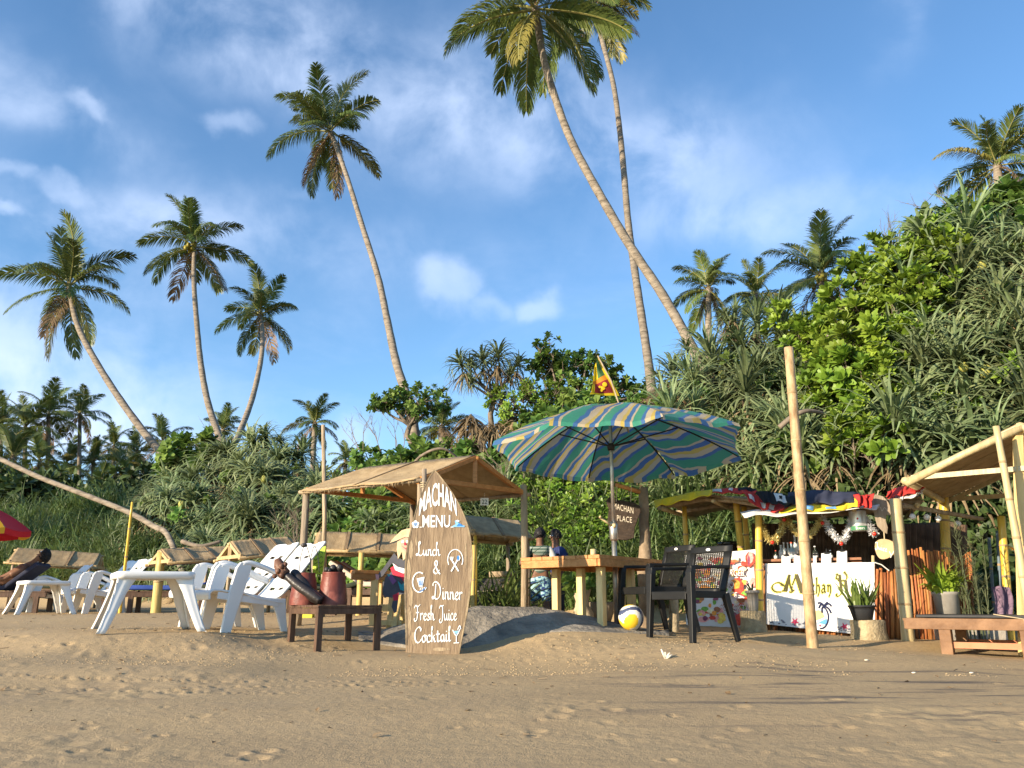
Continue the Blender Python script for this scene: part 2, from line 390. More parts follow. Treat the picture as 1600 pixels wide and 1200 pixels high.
def sand_mat():
    m = D.materials.new('beach_sand'); m.use_nodes = True; nt = m.node_tree; N = nt.nodes; L = nt.links; bs = N['Principled BSDF']
    g = N.new('ShaderNodeNewGeometry'); sep = N.new('ShaderNodeSeparateXYZ'); L.new(g.outputs['Position'], sep.inputs[0])
    def noise(scale, detail, vec=None, rough=.6, stretch=None):
        n = N.new('ShaderNodeTexNoise'); n.inputs['Scale'].default_value = scale; n.inputs['Detail'].default_value = detail; n.inputs['Roughness'].default_value = rough
        src = g.outputs['Position']
        if stretch:
            mp = N.new('ShaderNodeMapping'); mp.inputs['Scale'].default_value = stretch; mp.inputs['Rotation'].default_value = (0, 0, R(-8)); L.new(src, mp.inputs[0]); src = mp.outputs[0]
        L.new(src, n.inputs['Vector']); return n.outputs['Fac']
    def mr(x, a, b, c=0., d=1.):
        n = N.new('ShaderNodeMapRange'); n.interpolation_type = 'SMOOTHSTEP'; L.new(x, n.inputs[0])
        for i, q in enumerate((a, b, c, d)): n.inputs[i + 1].default_value = q
        return n.outputs[0]
    def mul(a, b):
        n = N.new('ShaderNodeMath'); n.operation = 'MULTIPLY'
        for i, q in enumerate((a, b)):
            if isinstance(q, float): n.inputs[i].default_value = q
            else: L.new(q, n.inputs[i])
        return n.outputs[0]
    def mix(f, a, b):
        n = N.new('ShaderNodeMix'); n.data_type = 'RGBA'; L.new(f, n.inputs[0])
        for i, q in ((6, a), (7, b)):
            if isinstance(q, tuple): n.inputs[i].default_value = q + (1,)
            else: L.new(q, n.inputs[i])
        return n.outputs[2]
    dry, damp = (.44, .315, .168), (.37, .27, .15)
    f = mr(sep.outputs[1], 3.2, 7.2)
    base = mix(mr(noise(1.1, 5, stretch=(.7, 1.6, 1)), .38, .62), damp, (.41, .3, .165))
    base = mix(mul(f, .85), base, dry)
    base = mix(mul(mr(noise(26, 4), .35, .7), .35), base, (.26, .195, .12))
    base = mix(mul(mr(noise(.8, 3), .5, .7), .4), base, (.47, .35, .19))
    # dark mineral sand left in streaks by the tide
    st = mr(noise(1.6, 6, stretch=(.55, 3.4, 1), rough=.65), .5, .66)
    gate = mul(mul(mr(sep.outputs[0], -.2, 1.6), mr(sep.outputs[1], 3.0, 3.9)), mr(sep.outputs[1], 7.2, 5.4))
    base = mix(mul(mul(st, gate), .9), base, (.085, .075, .07))
    # leaf mould on the bank
    base = mix(mr(sep.outputs[2], .9, 1.8), base, mix(mr(noise(3, 6), .4, .6), (.05, .037, .02), (.11, .08, .04)))
    L.new(base, bs.inputs['Base Color'])
    rr = mr(noise(2, 4), .4, .6, .75, .95); L.new(rr, bs.inputs['Roughness']); bs.inputs['Specular IOR Level'].default_value = .2
    b1 = N.new('ShaderNodeBump'); b1.inputs['Distance'].default_value = .03; b1.inputs['Strength'].default_value = .34; L.new(noise(22, 6, rough=.65), b1.inputs['Height'])
    b2 = N.new('ShaderNodeBump'); b2.inputs['Distance'].default_value = .006; b2.inputs['Strength'].default_value = .6; L.new(noise(160, 3), b2.inputs['Height']); L.new(b1.outputs[0], b2.inputs['Normal'])
    L.new(b2.outputs[0], bs.inputs['Normal'])
    return m
def build_ground():
    rad = [1.0]
    while rad[-1] < 11: rad.append(rad[-1] * (1.0062 if rad[-1] > 2.2 else 1.03))
    while rad[-1] < 60: rad.append(rad[-1] * 1.012)
    while rad[-1] < 1500: rad.append(rad[-1] * 1.15)
    ang = list(np.arange(-46, 46.01, 0.17)) + [50, 56, 64, 75, 90, 110, 135, 160, 180, 200, 225, 250, 270, 285, 296, 304, 310]
    rr, aa = np.meshgrid(np.array(rad), np.radians(np.array(ang)), indexing='ij')
    x = rr * np.sin(aa); y = rr * np.cos(aa)
    z = height(x, y)
    k = (y > 1.2) & (y < 20) & (np.abs(x) < 22)
    zr = np.zeros_like(z); zr[k] = relief(x[k], y[k]); z = z + zr
    nr, na = x.shape
    vs = np.column_stack([x.ravel(), y.ravel(), z.ravel()])
    i = np.arange(nr - 1)[:, None] * na; j = np.arange(na)[None]; j2 = (j + 1) % na
    fs = np.stack([i + j, i + na + j, i + na + j2, i + j2], -1).reshape(-1, 4)[:, ::-1]
    me = D.meshes.new('sand_ground'); nv = len(vs) + 1
    me.vertices.add(nv); co = np.vstack([vs, [0, 0, float(z[0].mean())]]); me.vertices.foreach_set('co', co.ravel())
    tri = np.stack([np.full(na, nv - 1), np.arange(na), (np.arange(na) + 1) % na], -1)[:, ::-1]
    nf = len(fs) * 4 + len(tri) * 3
    me.loops.add(nf); me.loops.foreach_set('vertex_index', np.concatenate([fs.ravel(), tri.ravel()]).astype(np.int32))
    me.polygons.add(len(fs) + len(tri))
    ls = np.concatenate([np.arange(len(fs)) * 4, len(fs) * 4 + np.arange(len(tri)) * 3]).astype(np.int32)
    me.polygons.foreach_set('loop_start', ls)
    me.polygons.foreach_set('use_smooth', np.ones(len(ls), bool))
    me.materials.append(sand_mat()); me.update(calc_edges=True); me.validate()
    o = D.objects.new('sand_ground', me); COL.objects.link(o)
    tag(o, 'tan beach sand rising to the overgrown bank behind', None, None, 'structure')
    if me.polygons[5000].normal.z < 0: me.flip_normals()
build_ground()
# ------------------------------------------------------------------ foliage materials
M('palm_green', (0.0849, 0.128, 0.0302), (0.16, 0.198, 0.049), scale=3, rough=.42, rvar=.3, trans=.3, spec=.45, hvar=.015)
M('palm_yellow', (0.188, 0.175, 0.0375), (0.275, 0.231, 0.0562), scale=3, rough=.45, rvar=.25, trans=.3, spec=.4)
M('palm_dead', (0.156, 0.102, 0.054), (0.264, 0.18, 0.102), scale=4, rough=.8, rvar=.25, trans=.15)
M('rachis', (0.2, 0.2, 0.06), (0.28, 0.25, 0.09), scale=4, rough=.5)
M('palm_bark', (.085, .07, .053), (.28, .235, .18), scale=3.2, rough=.9, bump=1.0, bscale=9, stretch=(1, 1, 4), rvar=.12, c3=(.2, .165, .125), detail=8, ramp=(.3, .62))
M('pandanus_leaf', (.115, .162, .066), (.215, .26, .122), scale=2.2, rough=.48, rvar=.3, trans=.28, spec=.35, hvar=.02)
M('pandanus_dry', (0.163, 0.112, 0.0562), (0.312, 0.231, 0.131), scale=3, rough=.85, rvar=.25, trans=.12)
M('pandanus_stem', (0.1, 0.075, 0.05), (0.2, 0.155, 0.11), scale=5, rough=.9, bump=.5)
M('beach_cabbage', (0.125, 0.205, 0.0201), (0.216, 0.309, 0.0374), scale=3, rough=.45, rvar=.28, trans=.25, spec=.35, hvar=.012)
M('almond_leaf', (0.0819, 0.155, 0.0291), (0.164, 0.255, 0.0546), scale=3, rough=.5, rvar=.35, trans=.33, spec=.25, hvar=.02)
M('shrub_leaf', (0.111, 0.208, 0.0238), (0.208, 0.312, 0.0446), scale=3, rough=.4, rvar=.3, trans=.28, spec=.4, hvar=.015)
M('grass_blade', (.078, .125, .032), (.145, .195, .06), scale=2.5, rough=.45, rvar=.3, trans=.32, spec=.4, hvar=.02)
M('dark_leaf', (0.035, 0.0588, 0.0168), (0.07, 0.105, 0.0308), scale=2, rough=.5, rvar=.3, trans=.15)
M('twig', (0.12, 0.095, 0.07), (0.24, 0.19, 0.14), scale=6, rough=.9)
M('coconut', (0.3, 0.26, 0.04), (0.42, 0.36, 0.07), scale=4, rough=.45, rvar=.2)
M('coconut_fibre', (0.1, 0.07, 0.035), (0.2, 0.14, 0.08), scale=8, rough=.95, bump=.5)
M('fruit', (0.28, 0.3, 0.06), (0.4, 0.36, 0.1), scale=22, rough=.6, bump=.6)

PLANTS = []
# ------------------------------------------------------------------ palm fronds: the rachis lies in the XZ plane, its sag built in
def frond_mesh(elev, bend, seed, mat, n=92, wid=.27, ragged=0.0, side_lag=.0):
    r = random.Random(seed); mb = MB(); K = 12
    pts = []; p = Vector((0, 0, 0)); tang = []
    for i in range(K + 1):
        t = i / K; a = R(elev - bend * (t ** 1.35)); d = Vector((math.cos(a), 0.05 * math.sin(3 * t + seed), math.sin(a))); tang.append(d.normalized()); pts.append(p.copy()); p = p + d / K
    mb.cur = 1
    mb.tube(pts, [.011 * (1 - .8 * i / K) + .002 for i in range(K + 1)], 4)
    mb.cur = 0
    G = Vector((0, 0, -1)) * (.28 if elev > 65 else (.6 if elev > 45 else 1.0))
    for s in (-1, 1):
        for k in range(n):
            t = .13 + .87 * (k + r.uniform(-.3, .3)) / n
            if ragged and r.random() < ragged: continue
            gap = math.sin(k * .55 + seed * 1.7) * math.sin(k * .23 + seed)
            if gap > .72: continue
            t = min(max(t, .1), .999); fi = t * K; i = min(int(fi), K - 1); q = pts[i].lerp(pts[i + 1], fi - i); d = tang[i].lerp(tang[i + 1], fi - i).normalized()
            side = Vector((0, 1, 0)) * s; nrm = d.cross(Vector((0, 1, 0))).normalized()
            if nrm.z < 0: nrm = -nrm
            L = wid * (math.sin(math.pi * (.12 + .8 * t)) ** .7) * r.uniform(.8, 1.12)
            if t > .9: L *= .75
            l0 = (d * (.42 + .5 * t) + side * (.85 - .3 * t) + nrm * r.uniform(.05, .28)).normalized()
            l1 = (l0 + G * r.uniform(.45, 1.0)).normalized(); l2 = (l0 * .6 + G * r.uniform(1.0, 1.7)).normalized()
            w = .0062 * r.uniform(.8, 1.25); wd = l0.cross(nrm).normalized() * w
            a0 = q; a1 = q + l0 * L * .38; a2 = a1 + l1 * L * .36; a3 = a2 + l2 * L * .32
            mb.add([a0 - wd * .5, a0 + wd * .5, a1 - wd, a1 + wd, a2 - wd * .75, a2 + wd * .75, a3], [(0, 1, 3, 2), (2, 3, 5, 4), (4, 5, 6)])
    return mb.mesh('frond', [MATS[mat], MATS['rachis'] if mat != 'palm_dead' else MATS['palm_dead']])
FR = {}
for mat, specs in (('palm_green', ((86, 22), (74, 50), (62, 72), (48, 85), (34, 88), (20, 80), (6, 70), (-10, 58), (-26, 46), (-42, 36))),
                   ('palm_yellow', ((30, 85), (10, 72), (-14, 56), (-36, 42), (-55, 28))),
                   ('palm_dead', ((-30, 45), (-52, 30), (-66, 20)))):
    for i, (e, b) in enumerate(specs):
        FR.setdefault(mat, []).append((e, frond_mesh(e, b, i * 3 + len(mat), mat, ragged=.3 if mat == 'palm_dead' else (.1 if mat == 'palm_yellow' else .04))))
def nut_mesh():
    mb = MB(); r = random.Random(2)
    for i in range(9):
        a = i * 2.4; mb.sphere((.2 * math.cos(a) * r.uniform(.6, 1.1), .2 * math.sin(a) * r.uniform(.6, 1.1), -.12 - .035 * i), .105, 8, 6, (1, 1, 1.2))
    return mb.mesh('coconuts', MATS['coconut'], True)
NUT = nut_mesh()
def fibre_mesh():
    mb = MB(); r = random.Random(4)
    mb.lathe([(.12, -.55), (.2, -.3), (.24, -.05), (.18, .2), (.06, .45)], 9)
    for i in range(26):
        a = i * 2.4; b = Vector((.16 * math.cos(a), .16 * math.sin(a), r.uniform(-.35, .15))); d = Vector((math.cos(a), math.sin(a), r.uniform(-1.4, .3)))
        mb.bar(b, b + d * r.uniform(.25, .5), .05, .02, (0, 0, 1), .012, .01)
    return mb.mesh('crown_base', MATS['coconut_fibre'])
FIB = fibre_mesh()
def palm(path, Yt, Yb, Rpx, r0, r1, seed, label, group, nf=26, nuts=False, dead=1, name='coconut_palm', skew=0.0, base=True, wind=0.0):
    r = random.Random(seed); k = len(path); pts = []
    for i, (u, v) in enumerate(path):
        t = i / (k - 1) if k > 1 else 0; pts.append(P(u, v, Yt + (Yb - Yt) * t))
    b = pts[-1]; g = float(height(np.array([b.x]), np.array([b.y]))[0])
    if base and b.z > g - .3:
        d = (pts[-1] - pts[-2]).normalized() if k > 1 else Vector((0, 0, -1))
        d = (d + Vector((0, 0, -.6))).normalized(); 
        if d.z > -.3: d = Vector((d.x, d.y, -.6)).normalized()
        s = (b.z - g + .5) / -d.z; pts.append(b + d * s * .5 + Vector((0, 0, -.02))); pts.append(b + d * s)
    foot = pts[-1]; top = pts[0]
    root = thing(name, label, 'palm tree', foot, 0, group)
    sm = [p - foot for p in catmull(list(reversed(pts)), 7)]
    K = len(sm); mb = MB(); rad = []
    for i in range(K):
        t = i / (K - 1); rr = r0 + (r1 - r0) * t; rad.append(rr * (1 + .35 * math.exp(-t * 22)) * (1 + .035 * math.sin(i * 2.1)))
    mb.tube(sm, rad, 9)
    mb.build('trunk', MATS['palm_bark'], root, smooth=True)
    tip = top - foot; up = (sm[-1] - sm[-3]).normalized()
    zc = top.y * math.cos(PITCH) + (top.z - CZ) * math.sin(PITCH)
    Rm = .93 * Rpx / FPX * zc
    q = Vector((0, 0, 1)).rotation_difference((Vector((0, 0, 1)) * 1.2 + up * .6).normalized())
    link('crown_base', FIB, root, tip, q, (r1 * 4.2, r1 * 4.2, Rm * .28))
    if nuts: link('coconuts', NUT, root, tip + Vector((-.1, -.25, .05)) * (Rm / 2.4), None, Rm / 2.6)
    az0 = r.uniform(0, 6.28)
    for i in range(nf):
        t = (i + .5) / nf
        kind = 'palm_green'; fl = FR[kind]; j = int(len(fl) * (t ** 1.1) * .999)
        if t > .5 and r.random() < .24: kind = 'palm_yellow'; fl = FR[kind]; j = r.randrange(len(fl)) if t < .75 else r.choice([2, 3, 4])
        if i >= nf - dead: kind = 'palm_dead'; fl = FR[kind]; j = r.randrange(3)
        az = az0 + i * 2.39996 + r.uniform(-.25, .25)
        Lr = Rm * r.uniform(.98, 1.22) * (0.82 if t < .12 else 1.0)
        qq = q @ Quaternion((0, 0, 1), az)
        qq = qq @ Quaternion((0, 1, 0), R(r.uniform(-9, 9))) @ Quaternion((1, 0, 0), R(r.uniform(-22, 22)))
        fr = link('frond', fl[j][1], root, tip + up * (.1 - .25 * t) * Rm * .3, qq, Lr)
    return root
# the six big palms over the beach, and the one that leans in from the left
palm([(108, 448), (120, 505), (150, 565), (195, 635), (245, 700), (290, 745), (336, 782)], 33, 27, 106, .165, .105, 1, 'tall coconut palm far left, trunk bowing to the left over the pandanus thicket', 'tall coconut palms', 21)
palm([(304, 385), (303, 440), (308, 510), (314, 570), (325, 630), (345, 690), (358, 728)], 36, 29, 92, .165, .1, 12, 'slim coconut palm with hanging brown fronds, left of the shorter leaning palm', 'tall coconut palms', 19, nuts=True, dead=2)
palm([(406, 492), (410, 520), (408, 560), (395, 620), (375, 675), (360, 708)], 40, 31, 73, .155, .1, 33, 'shorter coconut palm whose trunk leans right, crossing the foot of its neighbour', 'tall coconut palms', 21, dead=2)
palm([(516, 205), (540, 270), (565, 350), (590, 430), (605, 500), (620, 570), (642, 640)], 34, 24, 104, .165, .1, 46, 'tall single coconut palm in the middle of the sky over the small almond tree', 'tall coconut palms', 21, dead=2)
palm([(836, 12), (848, 85), (870, 160), (895, 225), (935, 300), (985, 385), (1035, 460), (1075, 530), (1092, 565)], 20, 19.6, 152, .145, .1, 51, 'tallest coconut palm with thick trunk slanting across the sky to the right bank', 'tall coconut palms', 24, dead=0)
palm([(925, -2), (940, 60), (958, 130), (968, 200), (975, 270), (982, 350), (993, 430), (1005, 510), (1015, 580), (1022, 645)], 27, 20, 100, .13, .085, 67, 'thin upright coconut palm behind the slanting trunk, crown at the top edge', 'tall coconut palms', 24, dead=2)
palm([(-190, 630), (-60, 690), (0, 717), (60, 745), (130, 772), (200, 800), (240, 822), (262, 836)], 24, 20.5, 130, .075, .065, 71, 'coconut palm trunk leaning low across the left bank, crown out of view', 'tall coconut palms', 20)
# palms on and beyond the bank
for i, (u, v, Rp, Y, path, lab, nuts) in enumerate((
        (1107, 452, 68, 34, [(1107, 500), (1108, 560)], 'smaller palm on the right bank, leftmost of the three there', False),
        (1182, 462, 66, 36, [(1184, 510), (1186, 560)], 'smaller palm half hidden between two larger palms on the right bank', False),
        (1282, 432, 98, 30, [(1290, 480), (1300, 540)], 'palm with yellow coconuts above the green bank behind the tall bamboo pole', True),
        (1345, 490, 50, 31, [(1348, 520), (1352, 560)], 'young palm peeping over the bright green bush beside the coconut bearing palm', False),
        (1558, 258, 98, 24, [(1562, 310), (1566, 370)], 'palm at top right rising out of the big leaved tree on the bank', False),
        (690, 668, 52, 30, [(690, 700), (690, 730)], 'young palm sprouting beside the small almond tree behind the big canopy', False),
        (492, 662, 48, 44, [(490, 700), (488, 760), (487, 790)], 'palm standing behind the thin post left of the big canopy', False),
        (348, 672, 42, 46, [(348, 710), (350, 750)], 'small palm seen behind the crossing trunks of the two leaning palms', False))):
    palm([(u, v)] + path, Y, Y - 1, Rp, .2, .13, 100 + i, lab, 'palms on the bank', 20, nuts, 2)
far = [(u, v, q * 1.22, Y, vb) for u, v, q, Y, vb in [(125, 648, 44, 60, 800), (76, 650, 50, 58, 760), (40, 668, 50, 57, 770), (2, 662, 46, 60, 780), (20, 715, 50, 52, 790), (104, 725, 40, 62, 790), (146, 722, 40, 64, 790), (178, 698, 38, 70, 780), (214, 706, 38, 72, 780),
       (254, 690, 42, 66, 780), (192, 735, 40, 60, 790), (62, 722, 46, 55, 790), (232, 748, 34, 62, 790), (-40, 680, 48, 58, 780), (-80, 700, 48, 60, 780), (150, 760, 40, 54, 800), (90, 770, 44, 50, 800), (275, 735, 34, 60, 780), (540, 720, 30, 60, 760), (560, 740, 26, 60, 770), (-20, 750, 46, 52, 790)]]
for i, (u, v, Rp, Y, vb) in enumerate(far):
    lab = 'tall slim palm standing clear of the others in the far left grove' if i == 0 else ('far palm low in the gap between the thicket and the hedge' if 17 < i < 20 else 'coconut palm of the far grove')
    o = palm([(u, v), (u - 1, (v + vb) / 2), (u - 2, vb)], Y, Y, Rp, .2, .13, 200 + i, lab, 'palms of the far grove', 17, False, 2)
    if i: PLANTS.append((o, lab if i < 18 or i == 20 else 'far palm in the gap', 'palm tree'))

# ------------------------------------------------------------------ plant pieces
def strap(mb, az, elev, bend, L, w, r, keel=.25, stations=5, o=Vector((0, 0, 0)), kink=0.0):
    p = Vector(o); ca, sa = math.cos(az), math.sin(az); side = Vector((-sa, ca, 0)); vs = []; fs = []
    for i in range(stations + 1):
        t = i / stations; a = R(elev - bend * t ** 1.5) - (kink if t > .6 else 0)
        d = Vector((ca * math.cos(a), sa * math.cos(a), math.sin(a))); n = side.cross(d).normalized()
        ww = w * (.55 + .9 * t if t < .4 else (1 - ((t - .4) / .6) ** 1.6) * .9) if i < stations else 0.004
        vs += [p + side * ww + n * ww * keel, p, p - side * ww + n * ww * keel]
        p = p + d * (L / stations)
    for i in range(stations):
        b = i * 3; fs += [(b, b + 1, b + 4, b + 3), (b + 1, b + 2, b + 5, b + 4)]
    mb.add(vs, fs)
def rosette_mesh(seed, n=52):
    r = random.Random(seed); mb = MB()
    for i in range(n):
        t = i / n; strap(mb, i * 2.39996 + r.uniform(-.2, .2), 84 - 112 * t + r.uniform(-10, 10), r.uniform(50, 115) * (.8 + .5 * t), r.uniform(.75, 1.1) * (.62 + .45 * math.sin(math.pi * min(1, .25 + t))), .034, r, kink=r.choice([0, 0, 0, .7]), o=(0, 0, .12 * (1 - t)), stations=5)
    return mb.mesh('leaf_rosette', MATS['pandanus_leaf'])
def mop_mesh(seed, n=60):
    r = random.Random(seed + 50); mb = MB()
    for i in range(n):
        t = i / n; strap(mb, i * 2.39996 + r.uniform(-.2, .2), 82 - 95 * t + r.uniform(-10, 10), r.uniform(85, 140) * (1.0 - .35 * t), r.uniform(.7, 1.1) * (.7 + .3 * t), .033, r, kink=r.choice([0, 0, .5]), o=(0, 0, .12 * (1 - t)), stations=6)
    return mb.mesh('leaf_rosette', MATS['pandanus_leaf'])
def skirt_mesh(seed, n=34):
    r = random.Random(seed); mb = MB()
    for i in range(n):
        strap(mb, i * 2.39996 + r.uniform(-.3, .3), r.uniform(-50, -15), r.uniform(30, 60), r.uniform(.6, 1.05), .026, r, o=(0, 0, -.06 - .16 * i / n), stations=4)
    return mb.mesh('dead_leaves', MATS['pandanus_dry'])
MOP = [mop_mesh(i) for i in range(4)]; ROS = [rosette_mesh(i) for i in range(3)] + MOP[:2]; SKI = [skirt_mesh(i) for i in range(3)]
def tuft_mesh(seed, n=26, mat='grass_blade'):
    r = random.Random(seed); mb = MB()
    for i in range(n):
        strap(mb, r.uniform(0, 6.28), r.uniform(48, 86), r.uniform(35, 110), r.uniform(.6, 1.05), .02, r, o=(r.uniform(-.14, .14), r.uniform(-.14, .14), 0), stations=4)
    return mb.mesh('grass_tuft', MATS[mat])
TUF = [tuft_mesh(i) for i in range(4)]
def leaf(mb, o, d, n, L, w, cup=.12, obov=.62):
    d = d.normalized(); s = d.cross(n).normalized(); n = s.cross(d)
    a = o; m1 = o + d * L * .35; m2 = o + d * L * obov; e = o + d * L - n * L * .08
    w1 = w * .62
    mb.add([a, m1 + s * w1 + n * w1 * cup, m1, m1 - s * w1 + n * w1 * cup, m2 + s * w + n * w * cup, m2 - n * L * .01, m2 - s * w + n * w * cup, e + s * w * .35, e - s * w * .35],
           [(0, 2, 1), (0, 3, 2), (1, 2, 5, 4), (2, 3, 6, 5), (4, 5, 7), (5, 8, 7), (5, 6, 8)])
def whorl(mb, o, ax, r, n, L, w, spread=(20, 75)):
    q = Vector((0, 0, 1)).rotation_difference(ax.normalized())
    for i in range(n):
        az = i * 2.39996 + r.uniform(-.2, .2); e = R(spread[1] - (spread[1] - spread[0]) * (i / n) + r.uniform(-8, 8))
        d = q @ Vector((math.cos(az) * math.cos(e), math.sin(az) * math.cos(e), math.sin(e)))
        nn = q @ Vector((-math.cos(az) * math.sin(e), -math.sin(az) * math.sin(e), math.cos(e)))
        leaf(mb, o + d * .012, d, nn, L * r.uniform(.75, 1.1), w * r.uniform(.85, 1.1))
def cluster_mesh(name, seed, mat, nw, nl, L, w, rad, spread):
    r = random.Random(seed); mb = MB()
    for k in range(nw):
        a = r.uniform(0, 6.28); e = r.uniform(.0, 1.5); ax = Vector((math.cos(a) * math.cos(e), math.sin(a) * math.cos(e), math.sin(e)))
        o = ax * rad * r.uniform(.55, 1.0)
        mb.cur = 1; mb.tube([Vector((0, 0, -.08)), o * .5 + Vector((0, 0, .02)), o], [.012, .009, .006], 4, False); mb.cur = 0
        whorl(mb, o, (ax + Vector((0, 0, .5))), r, nl, L, w, spread)
    return mb.mesh(name, [MATS[mat], MATS['twig']])
CAB = [cluster_mesh('leaf_cluster', i, 'beach_cabbage', 8, 13, .17, .042, .36, (8, 78)) for i in range(4)]
ALM = [cluster_mesh('leaf_cluster', 20 + i, 'almond_leaf', 6, 9, .24, .075, .42, (-15, 65)) for i in range(4)]
SHR = [cluster_mesh('leaf_cluster', 40 + i, 'shrub_leaf', 12, 8, .12, .03, .36, (-5, 75)) for i in range(3)]
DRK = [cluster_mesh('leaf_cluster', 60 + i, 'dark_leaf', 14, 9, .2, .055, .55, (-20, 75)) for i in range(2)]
FRU = MB().sphere((0, 0, 0), .075, 10, 7, (1, 1, 1.15)).mesh('fruit', MATS['fruit'], True)

def inside(poly, u, v):
    c = False; n = len(poly)
    for i in range(n):
        (x1, y1), (x2, y2) = poly[i], poly[i - 1]
        if (y1 > v) != (y2 > v) and u < (x2 - x1) * (v - y1) / (y2 - y1) + x1: c = not c
    return c
def scatter(poly, step, cell, seed, name, label, cat, group, kind, size, lift=(.1, .6), upw=.8, front=None, yq=None, jitter=.45, fruit=.04, mop=False):
    """plants of one kind over a stretch of the bank; each plant is its stem and the rosettes or leaf clusters of one cell"""
    r = random.Random(seed); us = [p[0] for p in poly]; vs = [p[1] for p in poly]; plants = {}
    v = min(vs); row = 0
    while v <= max(vs):
        u = min(us) + (step / 2 if row % 2 else 0)
        while u <= max(us):
            uu, vv = u + r.uniform(-jitter, jitter) * step, v + r.uniform(-jitter, jitter) * step
            if inside(poly, uu, vv):
                h = hit(uu, vv) if yq is None else None
                if h is None:
                    a = ray(uu, vv); Y = yq if yq is not None else float(np.interp(a.x / a.y, _ha, _ht)) - .6
                    h = (P(uu, vv, Y + (r.uniform(-.5, .5) if yq else 0)), Vector((0, -.5, .86)))
                plants.setdefault((int(uu // cell), int(vv // (cell * .85))), []).append(h)
            u += step
        v += step * .8; row += 1
    out = []
    for key in sorted(plants):
        hs = plants[key]; c = sum((h[0] for h in hs), Vector()) / len(hs)
        ft = Vector((c.x, c.y + .3, 0)); ft.z = float(height(np.array([ft.x]), np.array([ft.y]))[0]) - .1
        if c.z < ft.z: ft = c + Vector((0, .25, -.1))
        root = thing(name, label, cat, ft, 0, group); stem = MB()
        for (p, n) in hs:
            ax = (n * .75 + Vector((r.uniform(-.45, .45), r.uniform(-.45, .25), upw))).normalized()
            p = p + n * r.uniform(*lift) + Vector((r.uniform(-.15, .15), 0, r.uniform(-.1, .15)))
            q = Vector((0, 0, 1)).rotation_difference(ax) @ Quaternion((0, 0, 1), r.uniform(0, 6.28)); s = size * r.uniform(.6, 1.4); lp = p - ft
            rr = .045 * size if kind == 'pandanus' else .022
            mid = lp * .55 + Vector((r.uniform(-.2, .2), .15, -.15))
            stem.tube([Vector((0, 0, 0)), mid, lp - ax * .05], [rr * 1.3, rr, rr * .8], 5)
            if kind == 'pandanus':
                link('leaf_rosette', r.choice(MOP if mop else ROS), root, lp, q, s)
                if mop or r.random() < .8: link('dead_leaves', r.choice(SKI), root, lp - ax * .1 * s, Quaternion((0, 0, 1), r.uniform(0, 6.28)), s * 1.05)
                if r.random() < fruit: link('fruit', FRU, root, lp + Vector((r.uniform(-.15, .15), -.35, -.02)) * s, None, s)
            elif kind == 'grass': link('grass_tuft', r.choice(TUF), root, lp, q, s)
            else: link('leaf_cluster', r.choice({'cabbage': CAB, 'almond': ALM, 'shrub': SHR, 'dark': DRK}[kind]), root, lp, q, s)
        PLANTS.append((root, label, cat))
        stem.build('stem', MATS['pandanus_stem' if kind in ('pandanus', 'grass') else 'twig'], root, True)
        out.append(root)
    return out
GP = 'pandanus bushes on the bank'
scatter([(1025, 625), (1045, 585), (1085, 560), (1120, 540), (1200, 532), (1260, 545), (1285, 575), (1262, 620), (1320, 690), (1340, 775), (1180, 775), (1090, 770), (1040, 700)], 36, 95, 1, 'pandanus_bush', 'grey green drooping pandanus bush', 'pandanus', GP, 'pandanus', .92, (.1, .8))
scatter([(1425, 440), (1480, 400), (1560, 395), (1700, 370), (1700, 770), (1430, 775), (1385, 700), (1405, 600), (1420, 520)], 36, 100, 2, 'pandanus_bush', 'large pandanus with dry leaf skirts', 'pandanus', GP, 'pandanus', 1.12, (.1, .8), fruit=.1)
scatter([(1400, 425), (1445, 405), (1445, 440), (1405, 455)], 26, 90, 22, 'pandanus_bush', 'small pandanus bush high on the bank', 'pandanus', GP, 'pandanus', .7)
scatter([(1292, 545), (1345, 512), (1405, 455), (1470, 412), (1530, 410), (1490, 470), (1450, 535), (1430, 600), (1425, 665), (1350, 690), (1410, 765), (1330, 775), (1310, 700), (1268, 610), (1258, 560)], 20, 85, 3, 'beach_cabbage_bush', 'bright green glossy leaved bush', 'bush', 'bright green bushes', 'cabbage', 1.15, (.5, 1.0))
scatter([(1432, 385), (1470, 365), (1500, 345), (1545, 335), (1620, 330), (1700, 325), (1700, 400), (1560, 400), (1500, 405), (1425, 400)], 22, 100, 4, 'almond_tree', 'dark big leaved tree', 'tree', 'big leaved trees', 'almond', 1.0, (.0, .5))
scatter([(225, 800), (262, 752), (330, 728), (420, 692), (480, 715), (520, 770), (530, 800), (515, 850), (225, 865)], 25, 72, 5, 'pandanus_bush', 'dense grey green pandanus bush', 'pandanus', 'pandanus bushes of the left thicket', 'pandanus', 1.02, (.1, .8), fruit=.02, mop=True, upw=.5)
scatter([(-160, 862), (0, 850), (110, 825), (190, 808), (235, 850), (250, 925), (-160, 925)], 12, 62, 6, 'reed_clump', 'clump of long green reeds', 'reeds', 'reed clumps on the left bank', 'grass', 1.0, (-.05, .25), upw=1.0)
scatter([(215, 850), (520, 840), (520, 935), (215, 935)], 18, 72, 61, 'pandanus_bush', 'shaded low pandanus bush', 'pandanus', 'pandanus bushes of the left thicket', 'pandanus', .85, (-.1, .3), fruit=0, mop=True)
scatter([(240, 770), (262, 735), (300, 720), (345, 725), (340, 760), (280, 775)], 14, 75, 7, 'almond_bush', 'light green big leaved bush', 'bush', None, 'almond', 1.1, (.3, .9))
